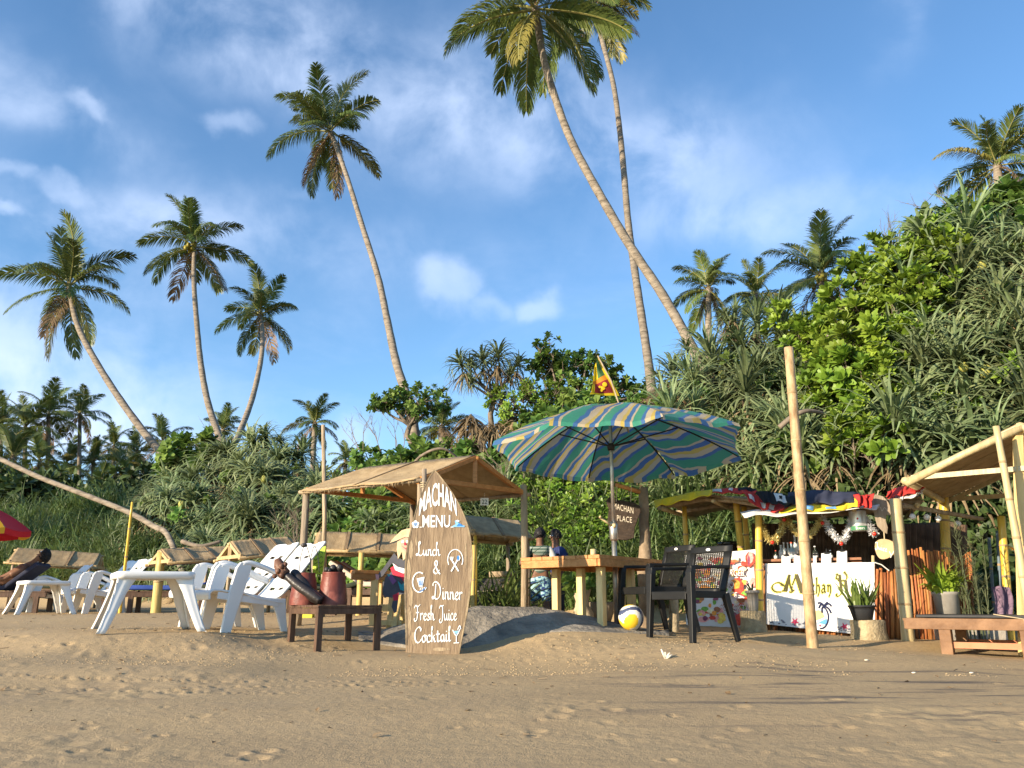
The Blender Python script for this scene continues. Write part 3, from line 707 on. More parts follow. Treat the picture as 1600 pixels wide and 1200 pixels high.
scatter([(548, 730), (575, 722), (640, 718), (700, 722), (770, 728), (830, 728), (850, 760), (800, 800), (560, 800), (552, 750)], 18, 82, 8, 'hedge_bush', 'green leafy hedge bush', 'bush', 'hedge bushes behind the big canopy', 'almond', .85, (.0, .35))
scatter([(490, 800), (600, 790), (640, 800), (640, 925), (490, 930)], 19, 82, 9, 'hedge_bush', 'shaded leafy bush', 'bush', 'hedge bushes behind the big canopy', 'almond', .9, (-.1, .3))
scatter([(560, 800), (720, 780), (860, 790), (860, 850), (600, 870)], 24, 82, 10, 'pandanus_bush', 'pandanus bush below the hedge', 'pandanus', 'pandanus bushes behind the menu board', 'pandanus', .75, (-.1, .4))
scatter([(795, 675), (830, 662), (870, 662), (1000, 628), (1030, 655), (1040, 720), (800, 730)], 19, 90, 12, 'hedge_bush', 'dense dark green bush', 'bush', 'bushes behind the parasol', 'almond', .85, (.0, .4))
scatter([(825, 770), (970, 755), (1000, 790), (985, 880), (840, 870)], 13, 80, 13, 'leafy_shrub', 'bright small leaved shrub', 'shrub', 'shrubs behind the bar table', 'shrub', .95, (-.05, .4))
scatter([(850, 840), (1010, 810), (1080, 790), (1200, 800), (1200, 950), (1060, 960), (850, 960)], 15, 80, 14, 'pandanus_clump', 'clump of long upright strap leaves', 'reeds', 'strap leaf clumps behind the table', 'grass', 1.05, (-.25, .15), upw=1.0)
scatter([(660, 830), (850, 820), (850, 960), (660, 965)], 16, 80, 15, 'pandanus_clump', 'low clump of strap leaves', 'reeds', 'strap leaf clumps behind the hammock', 'grass', .95, (-.25, .15), upw=1.0)
scatter([(1030, 690), (1100, 720), (1200, 765), (1200, 830), (1030, 830)], 26, 90, 16, 'pandanus_bush', 'drooping pandanus bush', 'pandanus', GP, 'pandanus', .8, (.0, .4))
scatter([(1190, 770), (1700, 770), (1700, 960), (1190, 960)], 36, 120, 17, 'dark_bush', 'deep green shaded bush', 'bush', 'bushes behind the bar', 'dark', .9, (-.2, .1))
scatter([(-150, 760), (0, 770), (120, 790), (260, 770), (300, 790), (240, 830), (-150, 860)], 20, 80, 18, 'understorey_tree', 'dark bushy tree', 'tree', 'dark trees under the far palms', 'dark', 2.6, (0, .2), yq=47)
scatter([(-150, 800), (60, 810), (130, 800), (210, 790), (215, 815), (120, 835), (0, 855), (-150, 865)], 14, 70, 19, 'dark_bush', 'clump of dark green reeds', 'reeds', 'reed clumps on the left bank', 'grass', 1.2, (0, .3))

scatter([(1060, 600), (1250, 560), (1330, 690), (1320, 770), (1060, 770)], 62, 120, 31, 'creeper', 'leafy green creeper among the pandanus', 'creeper', 'creepers on the bank', 'almond', .7, (.3, .8))
scatter([(1430, 470), (1690, 420), (1690, 760), (1440, 760)], 70, 130, 32, 'creeper', 'leafy green creeper among the large pandanus', 'creeper', 'creepers on the bank', 'shrub', 1.0, (.3, .8))
scatter([(250, 760), (420, 710), (510, 790), (500, 850), (240, 860)], 46, 110, 33, 'creeper', 'dull green creeper in the left thicket', 'creeper', 'creepers on the bank', 'almond', .6, (.3, .8))
# ------------------------------------------------------------------ single trees on the skyline
def limb(mb, p, q, r0, r1, rr, n=4):
    p, q = Vector(p), Vector(q); k = [p]
    for i in range(1, n): k.append(p.lerp(q, i / n) + Vector((rr.uniform(-1, 1), rr.uniform(-1, 1), rr.uniform(-.6, .6))) * (q - p).length * .07)
    k.append(q); mb.tube(k, [r0 + (r1 - r0) * i / n for i in range(n + 1)], 6)
def crown_tree(name, label, cat, base_uv, Y, limbs, kind, size, seed, trunk_r, per=9, spread=28, group=None):
    r = random.Random(seed); b = P(base_uv[0], base_uv[1], Y); g = float(height(np.array([b.x]), np.array([b.y]))[0]); foot = Vector((b.x, b.y, min(b.z, g - .1)))
    root = thing(name, label, cat, foot, 0, group); mb = MB()
    fork = P(base_uv[2], base_uv[3], Y) - foot
    limb(mb, (0, 0, 0), fork, trunk_r, trunk_r * .75, r)
    for (u, v, dy) in limbs:
        e = P(u, v, Y + dy) - foot; limb(mb, fork, e, trunk_r * .5, trunk_r * .2, r)
        for _ in range(per):
            p = e + Vector((r.gauss(0, 1), r.gauss(0, 1), r.gauss(0, .75))) * spread / FPX * Y
            ax = ((p - fork).normalized() + Vector((0, 0, .8))).normalized()
            q = Vector((0, 0, 1)).rotation_difference(ax) @ Quaternion((0, 0, 1), r.uniform(0, 6.28)); s = size * r.uniform(.7, 1.15)
            if kind == 'pandanus':
                link('leaf_rosette', r.choice(MOP), root, p, q, s)
                if r.random() < .7: link('dead_leaves', r.choice(SKI), root, p - ax * .1, Quaternion((0, 0, 1), r.uniform(0, 6.28)), s)
            else: link('leaf_cluster', r.choice({'almond': ALM, 'cabbage': CAB, 'shrub': SHR}[kind]), root, p, q, s)
            limb(mb, e, p, trunk_r * .18, .006, r, 3)
    mb.build('trunk', MATS['twig'], root, True)
    return root
crown_tree('almond_tree', 'small round crowned almond tree on the skyline left of the pandanus tree', 'tree', (643, 700, 640, 665), 22, [(610, 632, 0), (632, 622, .3), (655, 632, -.3), (640, 645, .2), (668, 640, .4), (600, 640, 0)], 'almond', .62, 5, .1, 6, 11)
crown_tree('almond_tree', 'large almond tree behind the flag, rising over the parasol', 'tree', (900, 690, 890, 640), 20.5, [(862, 575, 0), (885, 578, .4), (915, 570, 0), (938, 585, .5), (870, 605, 0), (900, 615, -.3), (930, 620, .2), (975, 612, .6), (1000, 618, .5), (880, 640, 0), (854, 558, 0)], 'almond', .68, 8, .1, 7, 15)
crown_tree('almond_bush', 'yellowish green round bush right of the pandanus tree', 'bush', (820, 690, 815, 650), 20, [(805, 625, 0), (830, 620, 0), (850, 640, 0), (800, 645, 0), (830, 650, -.2)], 'shrub', .9, 9, .06, 8, 14)
pt = crown_tree('pandanus_tree', 'pandanus tree with drooping leaf tufts on bare branches against the sky', 'tree', (766, 720, 772, 625), 20, [(740, 575, 0), (755, 565, .2), (778, 562, 0), (806, 572, .2), (738, 602, -.2), (790, 590, .2), (720, 572, 0)], 'pandanus', .85, 11, .09, 1, 3)
for (u, v) in ((738, 655), (758, 662), (745, 668), (772, 660), (800, 655), (730, 648)):
    p = P(u, v, 19.8) - pt.location; link('dead_leaves', rnd.choice(SKI), pt, p, Quaternion((0, 0, 1), rnd.uniform(0, 6.28)), 1.0); link('dead_leaves', rnd.choice(SKI), pt, p + Vector((.1, 0, .08)), Quaternion((0, 0, 1), rnd.uniform(0, 6.28)), .85)
def bare(label, u, v, Y, h, seed, n=5, lean=-.3):
    r = random.Random(seed); b = P(u, v, Y); mb = MB()
    def grow(p, d, L, rad, k):
        q = p + d * L; mb.tube([p, p.lerp(q, .5) + Vector((r.uniform(-.05, .05) * L, 0, r.uniform(-.05, .05) * L)), q], [rad, rad * .8, rad * .6], 4, False)
        if k:
            for _ in range(2 if r.random() < .7 else 3):
                dd = (d + Vector((r.uniform(-.7, .7), r.uniform(-.5, .5), r.uniform(-.15, .6)))).normalized(); grow(p.lerp(q, r.uniform(.5, 1)), dd, L * r.uniform(.5, .8), rad * .6, k - 1)
    for i in range(n):
        grow(Vector((r.uniform(-.3, .3), 0, -.3)), Vector((lean + r.uniform(-.5, .4), r.uniform(-.2, .2), 1)).normalized(), h * r.uniform(.4, .65), .014, 3)
    root = thing('bare_shrub', label, 'shrub', b, 0, 'bare twiggy shrubs'); mb.build('branches', MATS['twig'], root)
bare('leafless twigs over the hedge left of the small almond tree', 580, 690, 22, 1.3, 1)
bare('leafless twigs standing in front of the small almond tree', 615, 685, 21.5, 1.0, 5, 3)
bare('thin leafless shrub on the skyline left of the flag', 800, 640, 20, 1.4, 2, 5)
bare('leafless shrub below the crossing palm trunks', 325, 728, 27, 1.6, 3, 4, 0)
bare('leafless twigs reaching left from the top of the right bank', 1420, 400, 17.5, 1.2, 4, 5, -.9)
bare('leafless twigs high on the right bank under the palm', 1480, 330, 17.5, 1.1, 6, 4, -.7)
bare('tangled bare twigs behind the left end of the parasol', 800, 745, 17, 1.0, 7, 7, -.2)
bare('tangle of bare grey stems behind the white board chairs', 455, 860, 17.5, 1.2, 8, 6, .1)

def branch(name, label, pts, Ys, r0, r1, mat):
    q = [P(u, v, Y) for (u, v), Y in zip(pts, Ys)]; o = thing(name, label, name.split('_')[-1], q[0]); c = catmull([x - q[0] for x in q], 6); mb = MB(); mb.tube(c, [r0 + (r1 - r0) * i / (len(c) - 1) for i in range(len(c))], 7); mb.build('wood', MATS['pole_wood' if False else 'twig'], o, True)
branch('dead_branch', 'pale dead branch arching over the hedge behind the peak of the big canopy', [(640, 735), (655, 715), (680, 702), (700, 704), (722, 722)], [16.5, 16, 15.6, 15.6, 15.8], .035, .02, 'twig')
branch('driftwood_log', 'bleached driftwood log lying on the bank behind the low canopies', [(285, 846), (300, 851), (318, 853), (345, 846)], [17.2, 17, 16.9, 17], .05, .035, 'twig')
branch('dead_branch', 'curved pale branch beside the middle of the tall bamboo pole', [(1218, 668), (1240, 650), (1262, 642), (1285, 645)], [13.3, 13.2, 13.2, 13.4], .05, .03, 'twig')
# ------------------------------------------------------------------ object materials
M('white_plastic', (.8, .79, .76), (.74, .73, .69), scale=3, rough=.38, spec=.45, ramp=(.3, .75))
M('dark_brown_wood', (.065, .036, .022), (.12, .068, .042), scale=5, rough=.6, bump=.25, stretch=(6, 6, 1), bscale=18)
M('board_wood', (.155, .107, .066), (.29, .21, .13), scale=4, rough=.65, bump=.35, stretch=(7, 7, .6), bscale=16, c3=(.225, .158, .094), detail=7)
M('board_edge', (.32, .25, .155), (.19, .14, .085), scale=9, rough=.8, bump=.6)
M('worn_wood', (.4, .31, .195), (.27, .2, .125), scale=8, rough=.8, bump=.4, stretch=(4, 4, 1))
M('new_pine', (.62, .44, .18), (.75, .56, .26), scale=3, rough=.55, bump=.2, stretch=(8, 8, .7), bscale=14, rvar=.08)
M('orange_wood', (.38, .16, .045), (.52, .245, .08), scale=3, rough=.5, bump=.22, stretch=(1, 9, 9), bscale=12)
M('pole_wood', (.27, .2, .125), (.42, .33, .22), scale=4, rough=.8, bump=.5, stretch=(5, 5, .6), bscale=14)
M('grey_wood', (.2, .155, .11), (.33, .265, .19), scale=4, rough=.85, bump=.5, stretch=(5, 5, .6), bscale=14)
M('bamboo_yellow', (.62, .4, .05), (.72, .5, .085), scale=3, rough=.35, bump=.08, stretch=(6, 6, .5), spec=.5, rvar=.08)
M('pole_tan', (.4, .28, .135), (.52, .38, .2), scale=4, rough=.6, bump=.25, stretch=(6, 6, .7), rvar=.1)
M('bamboo_dull', (.46, .33, .1), (.56, .43, .16), scale=4, rough=.45, bump=.2, stretch=(6, 6, .7))
M('bamboo_pale', (.4, .31, .155), (.55, .445, .245), scale=3, rough=.45, bump=.15, stretch=(6, 6, .7), spec=.4)
M('bamboo_weathered', (.25, .155, .075), (.5, .36, .2), scale=5, rough=.55, bump=.3, stretch=(2.5, 2.5, 1.2), bscale=20, c3=(.4, .27, .14), detail=7)
M('bamboo_node', (.3, .2, .1), (.42, .3, .16), scale=8, rough=.7)
M('white_paint', (.82, .82, .8), rough=.6)
M('blue_paint', (.035, .19, .5), rough=.6)
M('light_blue_paint', (.2, .43, .68), rough=.6)
M('clay_red', (.2, .05, .035), (.3, .095, .07), scale=4, rough=.45, bump=.2, bscale=30, c3=(.14, .04, .03))
M('soot', (.022, .02, .02), (.055, .05, .048), scale=6, rough=.4, bump=.2)
M('carved_dark', (.02, .017, .016), (.05, .04, .034), scale=7, rough=.38, bump=.3, spec=.5)
M('carved_brown', (.09, .04, .025), (.16, .08, .05), scale=9, rough=.5, bump=.5)
M('black_plastic', (.008, .008, .0078), (.013, .013, .0125), scale=6, rough=.5, spec=.3)
M('dark_metal', (.03, .03, .03), rough=.45, metal=.3)
M('steel', (.5, .48, .44), (.36, .33, .3), scale=9, rough=.35, metal=.85)
M('lime_board', (.36, .5, .035), (.44, .58, .05), scale=4, rough=.6)
M('dark_ink', (.03, .05, .02), rough=.7)
M('yellow_box', (.5, .47, .04), (.6, .56, .07), scale=4, rough=.6)
M('burlap', (.33, .23, .12), (.47, .345, .19), scale=7, rough=.9, bump=.5, bscale=60, c3=(.4, .29, .16), trans=.12)
M('burlap_dark', (.2, .135, .075), (.3, .21, .12), scale=7, rough=.9, bump=.5, bscale=60, trans=.1)
M('rope', (.5, .4, .25), rough=.9)

class Plane:
    """a flat face given by a point and two directions; at() finds where the photo's pixel meets it"""
    def __init__(s, p0, n): s.p = Vector(p0); s.n = Vector(n).normalized()
    def at(s, u, v, off=0.0):
        d = ray(u, v); c = Vector((0, 0, CZ)); k = (s.p - c).dot(s.n) / d.dot(s.n)
        return c + d * k + s.n * off

# ------------------------------------------------------------------ lettering
def text_shape(body, offset=0.0, shear=0.0, space=1.0):
    cu = D.curves.new('lettering', 'FONT'); cu.body = body; cu.size = 1; cu.offset = offset; cu.shear = shear; cu.space_character = space
    cu.fill_mode = 'FRONT'; cu.resolution_u = 3
    o = D.objects.new('lettering', cu); me = o.to_mesh()
    vs = [(v.co.x, v.co.y) for v in me.vertices]; fs = [tuple(p.vertices) for p in me.polygons]
    o.to_mesh_clear(); D.objects.remove(o); D.curves.remove(cu)
    x0, x1 = min(v[0] for v in vs), max(v[0] for v in vs); y0, y1 = min(v[1] for v in vs), max(v[1] for v in vs)
    return [((x - x0) / (x1 - x0), (y - y0) / (y1 - y0)) for x, y in vs], fs
def put_text(mb, body, fn, **k):
    vs, fs = text_shape(body, **k); return mb.add([fn(a, b) for a, b in vs], fs)
# brush letters: strokes on a baseline of 0, small letters 1 high, capitals about 2.1
GL = {
 'u': (1.0, [[(0, .95), (.02, .4), (.2, .02), (.45, .25), (.6, .9)], [(.6, .95), (.6, .25), (.72, .02), (.95, .2)]]),
 'n': (1.0, [[(0, .9), (.08, .95), (.08, 0)], [(.08, .55), (.3, .95), (.55, .85), (.58, .3), (.7, .02), (.95, .2)]]),
 'c': (.8, [[(.6, .8), (.4, 1), (.12, .8), (.05, .4), (.2, .03), (.5, .05), (.75, .25)]]),
 'h': (1.0, [[(.05, 1.3), (.25, 2.0), (.12, 2.1), (.1, 1), (.08, 0)], [(.08, .5), (.3, .95), (.52, .85), (.55, .3), (.68, .02), (.95, .2)]]),
 'i': (.5, [[(.05, .9), (.1, .95), (.1, .2), (.22, .02), (.45, .2)], [(.12, 1.38), (.15, 1.5)]]),
 'e': (.78, [[(.05, .45), (.4, .55), (.55, .8), (.35, 1), (.1, .75), (.06, .3), (.25, .02), (.5, .06), (.75, .28)]]),
 'r': (.75, [[(0, .85), (.08, .95), (.1, 0)], [(.1, .5), (.25, .9), (.45, 1), (.6, .85)]]),
 's': (.75, [[(.6, .85), (.4, 1), (.2, .85), (.25, .6), (.5, .35), (.45, .08), (.2, 0), (.02, .12)]]),
 'o': (.9, [[(.4, 1), (.12, .8), (.08, .35), (.3, .02), (.58, .2), (.62, .7), (.4, 1), (.6, .95), (.85, .9)]]),
 'k': (.95, [[(.05, 1.4), (.2, 2.0), (.1, 2.05), (.08, 0)], [(.6, 1), (.15, .55)], [(.15, .55), (.4, .6), (.6, .05), (.85, .15)]]),
 't': (.7, [[(.2, 1.6), (.2, .25), (.35, .02), (.6, .2)], [(-.1, 1.05), (.55, 1.12)]]),
 'a': (.95, [[(.6, .85), (.35, 1), (.08, .7), (.1, .2), (.3, .02), (.55, .4), (.62, .95), (.62, .25), (.72, .02), (.92, .2)]]),
 'l': (.5, [[(.05, 1.2), (.25, 1.95), (.14, 2.1), (.1, 1.2), (.1, .2), (.22, .02), (.45, .2)]]),
 'L': (1.5, [[(.55, 1.7), (.8, 2.05), (.6, 2.3), (.45, 1.9), (.5, .9), (.35, .2), (.0, .05), (-.1, .25), (.2, .3), (.7, .02), (1.15, .1), (1.35, .4)]]),
 'D': (1.9, [[(.6, 2.0), (.5, 1.0), (.35, .2), (.0, .05), (-.1, .28), (.2, .3), (.7, .0), (1.25, .3), (1.5, 1.1), (1.25, 1.9), (.6, 2.3), (.1, 2.1), (.05, 1.75)]]),
 'F': (1.2, [[(-.05, 1.75), (.2, 2.15), (.7, 2.0), (1.2, 2.3)], [(.6, 2.05), (.6, .9), (.45, .1), (.1, -.15), (-.1, .15), (.1, .3)], [(.3, 1.1), (.95, 1.15)]]),
 'J': (1.2, [[(.0, 1.7), (.2, 2.1), (.6, 2.05), (1.0, 2.2)], [(.75, 2.1), (.78, .8), (.6, -.2), (.2, -.35), (.0, 0), (.25, .2)]]),
 'C': (1.35, [[(1.1, 1.6), (1.15, 1.95), (.8, 2.2), (.3, 1.8), (.08, 1.0), (.25, .25), (.65, -.02), (1.0, .15), (1.25, .5)]]),
 '&': (1.3, [[(1.1, .55), (.8, .1), (.4, -.02), (.1, .35), (.3, .8), (.7, 1.25), (.75, 1.75), (.5, 1.95), (.3, 1.6), (.5, 1.0), (.95, .2), (1.25, -.1)]]),
 ' ': (.7, [])}
GOTH = {
 'M': (3.3, [[(.75, .9), (.2, 1.25), (-.35, 1.1), (-.65, .55), (-.3, .0), (.45, -.05)], [(.35, 1.0), (.95, .75)], [(.75, .15), (1.35, 2.3)], [(1.35, 2.3), (1.5, .9), (1.75, .0), (1.35, .02)], [(1.75, .9), (2.2, 2.3), (2.05, 2.35)], [(2.15, 2.3), (2.75, .0), (3.05, .1)], [(.5, .1), (1.1, .1)], [(2.0, .15), (1.7, .35), (1.75, .8)]]),
 'a': (1.0, [[(.1, .8), (.35, 1.02), (.65, .8), (.65, .2), (.85, .02)], [(.6, .55), (.15, .45), (.1, .12), (.3, .0), (.62, .25)]]),
 'c': (.85, [[(.65, .85), (.4, 1.0), (.12, .75), (.12, .25), (.35, .0), (.7, .2)]]),
 'h': (1.0, [[(.0, 1.75), (.2, 1.9), (.15, .05), (.0, 0)], [(.17, .7), (.5, 1.0), (.68, .75), (.68, .1), (.35, -.6)]]),
 'n': (1.0, [[(.0, .9), (.2, 1.0), (.2, .05)], [(.2, .7), (.5, 1.0), (.7, .75), (.7, .1), (.3, -.65)]]),
 'H': (2.3, [[(.0, 2.35), (.3, 2.5), (.1, 2.0), (.3, 1.85), (.7, 1.9)], [(.6, 2.4), (.7, 1.2), (.8, .0), (.3, -.45), (.05, -.2), (.3, -.1)], [(.3, 1.65), (.9, 1.6), (1.5, 1.75), (1.6, 2.3), (1.2, 2.75), (1.45, 2.6)], [(1.35, 1.65), (1.45, .6), (1.6, .05), (1.85, .2)], [(.8, 1.0), (1.4, 1.05)]]),
 'o': (.95, [[(.4, 1.0), (.12, .75), (.12, .25), (.38, .0), (.68, .25), (.68, .75), (.4, 1.0)]]), ' ': (1.0, [])}
def pen(mb, path, fn, w, nib=R(40), mn=.42, n=5, even=False):
    pts = catmull([(a, b, 0) for a, b in path], n); L = []; Rr = []
    for i, p in enumerate(pts):
        d = pts[min(i + 1, len(pts) - 1)] - pts[max(i - 1, 0)]; th = math.atan2(d.y, d.x)
        ww = w * (1 if even else mn + (1 - mn) * abs(math.sin(th - nib))) * .5; nx, ny = -math.sin(th) * ww, math.cos(th) * ww
        L.append(fn(p.x + nx, p.y + ny)); Rr.append(fn(p.x - nx, p.y - ny))
    k = len(pts); mb.add(L + Rr, [(i, k + i, k + i + 1, i + 1) for i in range(k - 1)])
def write(mb, s, fn, w=.2, font=GL, gap=.06):
    """brush lettering; fn maps (x, y) with the whole word 0..1 across and letter units up"""
    tot = sum(font[c][0] + gap for c in s); x = 0
    for c in s:
        adv, st = font[c]
        for p in st: pen(mb, p, lambda a, b, x=x: fn((x + a) / tot, b), w)
        x += adv + gap
    return mb
def writepx(mb, s, fn, w=.2, font=GL, gap=.06, unit=1.0):
    tot = sum(font[c][0] + gap for c in s); x = 0
    for c in s:
        adv, st = font[c]
        for p in st: pen(mb, p, lambda a, b, x=x: fn(x + a, b), w)
        x += adv + gap
    return tot

# ------------------------------------------------------------------ the surfboard shaped menu board
def menu_board():
    g = on(688, 7.3); pl = Plane(g, Vector((-.04, -1, .09)))
    def at(x, y, off=0.0): return pl.at(600 + x / 3.75, 720 + y / 3.75, off) - g
    root = thing('menu_board', 'tall surfboard shaped wooden menu board with white lettering, stuck upright in the sand', 'menu board', g)
    out = [(295, 50), (322, 78), (345, 108), (372, 143), (400, 183), (426, 226), (450, 272), (472, 320), (490, 372), (503, 420), (512, 472), (517, 525), (518, 580), (516, 632), (512, 690), (505, 780), (491, 880), (471, 980), (451, 1080), (438, 1160),
           (250, 1180), (128, 1165), (126, 1080), (125, 1000), (121, 850), (119, 760), (118, 700), (120, 630), (125, 565), (131, 515), (140, 468), (150, 424), (160, 382), (172, 336), (186, 288), (200, 243), (217, 200), (234, 158), (253, 115), (274, 78)]
    mb = MB(); mb.prism(out, .035, lambda a, b, c: at(a, b, c - .036)); mb.build('board', MATS['board_wood'], root, bevel=.006)
    # raised worn rim along both edges, and the split pale patches on the left
    rim = MB()
    for seg in (out[0:20], list(reversed(out[21:])) and [out[0]] + list(reversed(out[22:]))):
        cx = 310
        inner = []
        for (a, b) in seg: inner.append((a + (cx - a) * .055, b + 10 if b < 120 else b))
        k = len(seg)
        vs = [at(a, b, .004) for a, b in seg] + [at(a, b, .002) for a, b in inner]
        rim.add(vs, [(i, i + 1, k + i + 1, k + i) for i in range(k - 1)])
    rim.build('rim', MATS['board_edge'], root)
    pt = MB(); rr = random.Random(5)
    for (x, y, w, h) in ((160, 520, 24, 120), (146, 640, 26, 130), (158, 800, 34, 120), (150, 940, 30, 170), (182, 880, 14, 90), (175, 1040, 40, 80), (480, 560, 12, 160), (330, 1105, 120, 22), (190, 470, 14, 60)):
        n = 11; poly = [(x + w * .5 * math.cos(6.283 * i / n) * rr.uniform(.6, 1.1), y + h * .5 * math.sin(6.283 * i / n) * rr.uniform(.75, 1.1)) for i in range(n)]
        pt.add([at(a, b, .0015) for a, b in poly], [tuple(range(n - 1, -1, -1))])
    pt.build('worn_patch', MATS['worn_wood'], root)
    # lettering
    L = MB()
    def arch(s, t):
        q = 1 - (2 * s - 1) ** 2; x = 204 + 224 * s; yb = 326 - 60 * q; yt = 225 - 96 * q
        return at(x + (t * 14 * (.5 - s)), yb + (yt - yb) * t, .004)
    put_text(L, 'MACHAN', arch, offset=.018, space=1.0)
    L.build('heading', MATS['white_paint'], root)
    L = MB(); put_text(L, 'MENU', lambda s, t: at(226 + 162 * s, 391 - 72 * t, .004), offset=.012)
    L.add([at(a, b, .004) for a, b in ((209, 391), (222, 391), (222, 387), (209, 387))], [(0, 1, 2, 3)])
    L.add([at(a, b, .004) for a, b in ((391, 391), (408, 391), (408, 387), (391, 387))], [(0, 1, 2, 3)])
    L.build('menu_word', MATS['white_paint'], root)
    for (word, x0, x1, yb, h, w) in (('Lunch', 192, 332, 556, 36, .24), ('&', 288, 330, 660, 38, .24), ('Dinner', 286, 462, 810, 44, .22), ('Fresh', 180, 300, 934, 40, .22), ('Juice', 325, 428, 934, 40, .22), ('Cocktail', 178, 394, 1066, 41, .24)):
        L = MB(); tilt = -.04 if word in ('Cocktail',) else (.03 if word == 'Dinner' else 0)
        write(L, word, lambda a, b: at(x0 + (x1 - x0) * a, yb - h * b + tilt * (x1 - x0) * a, .004), w, gap=-.02)
        L.build('lettering', MATS['white_paint'], root)
    # flower, wave, plate with fork and spoon, crescent with a drink, cocktail glass
    W_, B_, LB = MB(), MB(), MB()
    def disc(mb, cx, cy, rx, ry, off, n=14, fn=None):
        mb.add([at(cx + rx * math.cos(6.283 * i / n) * (fn(i) if fn else 1), cy + ry * math.sin(6.283 * i / n) * (fn(i) if fn else 1), off) for i in range(n)], [tuple(range(n - 1, -1, -1))])
    for k in range(5): disc(W_, 185 + 12 * math.cos(1.257 * k - 1.57), 373 + 13 * math.sin(1.257 * k - 1.57), 10, 11, .004 + .0002 * k, 10)
    for k in range(5): disc(B_, 185 + 8 * math.cos(1.257 * k - .94), 373 + 8 * math.sin(1.257 * k - .94), 4, 5, .0058, 8)
    for (pts, tgt) in (([(392, 388), (420, 372), (415, 352), (432, 346), (446, 354), (434, 360), (446, 372), (475, 382), (470, 389)], LB), ([(425, 384), (440, 364), (452, 372), (470, 384)], B_), ([(420, 352), (432, 347), (444, 354), (432, 357)], W_)):
        tgt.add([at(a, b, .0045 if tgt is LB else .0055) for a, b in pts], [tuple(range(len(pts) - 1, -1, -1))])
    def stroke(mb, path, w, off=.0045): pen(mb, path, lambda a, b: at(a, b, off), w, even=True)
    stroke(W_, [(418 + 44 * math.cos(t), 580 + 60 * math.sin(t)) for t in np.linspace(R(150), R(390), 14)], 5)
    stroke(W_, [(396, 580), (418, 615), (437, 648)], 8, .005); stroke(W_, [(438, 566), (416, 610), (394, 648)], 8, .0055)
    for dx in (-9, 0, 9): stroke(W_, [(396 + dx, 562), (397 + dx * .6, 582)], 4, .005)
    disc(B_, 435, 570, 8, 15, .006); stroke(W_, [(440, 556), (446, 570), (438, 588)], 4, .0065)
    stroke(W_, [(208 + 40 * math.cos(t), 712 + 58 * math.sin(t)) for t in np.linspace(R(60), R(300), 14)], 7)
    W_.add([at(a, b, .0045) for a, b in ((192, 690), (238, 680), (226, 738), (206, 740))], [(3, 2, 1, 0)])
    for k in range(3): stroke(B_, [(206 + 9 * k, 700), (209 + 7 * k, 732)], 5, .006)
    for k in range(4): stroke(W_, [(212 + 10 * k, 756), (219 + 10 * k, 742)], 4, .005)
    stroke(B_, [(205, 768), (225, 760), (246, 742)], 5, .006)
    stroke(W_, [(402, 990), (424, 1025), (446, 985)], 5); stroke(W_, [(424, 1025), (424, 1065)], 5, .005); stroke(W_, [(408, 1068), (440, 1066)], 5, .0055)
    LB.add([at(a, b, .005) for a, b in ((409, 998), (440, 995), (424, 1018))], [(2, 1, 0)]); stroke(W_, [(432, 990), (444, 965), (450, 985)], 5, .006)
    W_.build('emblem', MATS['white_paint'], root); B_.build('emblem', MATS['blue_paint'], root); LB.build('emblem', MATS['light_blue_paint'], root)
    # the stick behind that carries it
    b = on(655, 7.45); t = P(663, 733, 7.55); s = thing('support_stick', 'thin wooden stick standing behind the top left edge of the menu board', 'stick', b)
    mb = MB(); mb.tube([(0, 0, -.15), (t - b) * .5 + Vector((.01, 0, 0)), t - b], [.026, .024, .022], 8); mb.build('shaft', MATS['grey_wood'], s, True)
    mb = MB(); q = (t - b) * .92
    for k in range(3): mb.tube([q + Vector((.03 * math.cos(a), .03 * math.sin(a), -.02 * k)) for a in np.linspace(0, 6.28, 9)], .005, 5, False)
    mb.build('binding', MATS['rope'], s)
    m = MB(); rr = random.Random(3)
menu_board()

# ------------------------------------------------------------------ grey rock half buried in sand behind the board
M('rock', (.13, .12, .103), (.28, .25, .205), scale=4.5, rough=.95, bump=1.0, bscale=26, c3=(.21, .187, .152), detail=10)
def rock():
    ridge = [(560, 1012, .0), (590, 996), (612, 985), (635, 980), (670, 970), (705, 958), (740, 953), (780, 951), (830, 951), (860, 957), (890, 965), (940, 978), (980, 991), (1010, 1001), (1045, 1010)]
    us = np.array([r[0] for r in ridge], float); vs = np.array([r[1] for r in ridge], float)
    g = on(800, 8.4); mb = MB(); nu, nv = 110, 46
    def fn(a, b):
        u = 560 + 485 * a; Yr = 8.4 - .25 * abs(u - 830) / 200; w0 = .55 * min(1, .25 + a * 4) * min(1, .2 + (1 - a) * 4); w1 = .9
        t = b * 2 - 1; Y = Yr + (t * w1 if t > 0 else t * w0)
        v = float(np.interp(u, us, vs)); top = P(u, v, Yr); p = on(u, Y); q = on(u, Yr)
        h = max(top.z - q.z, .02); sh = (1 - abs(t) ** (1.7 if t < 0 else 1.6)) 
        n = float(fbm(np.array([p.x * 3.5]), np.array([p.y * 3.5]), 4)[0]) - .5
        n2 = float(fbm(np.array([p.x * 11]), np.array([p.y * 11 + 5]), 3)[0]) - .5
        edge = 1 - abs(t) ** 6
        return Vector((p.x, p.y, p.z + h * sh - .03 * (abs(t) > .93) + (n * .13 + n2 * .06) * edge * (.35 + h))) - g
    mb.grid(fn, nu, nv)
    r = thing('rock_mound', 'low grey rock with sand drifted over it, behind the menu board', 'rock', g); mb.build('boulder', MATS['rock'], r, True)
rock()

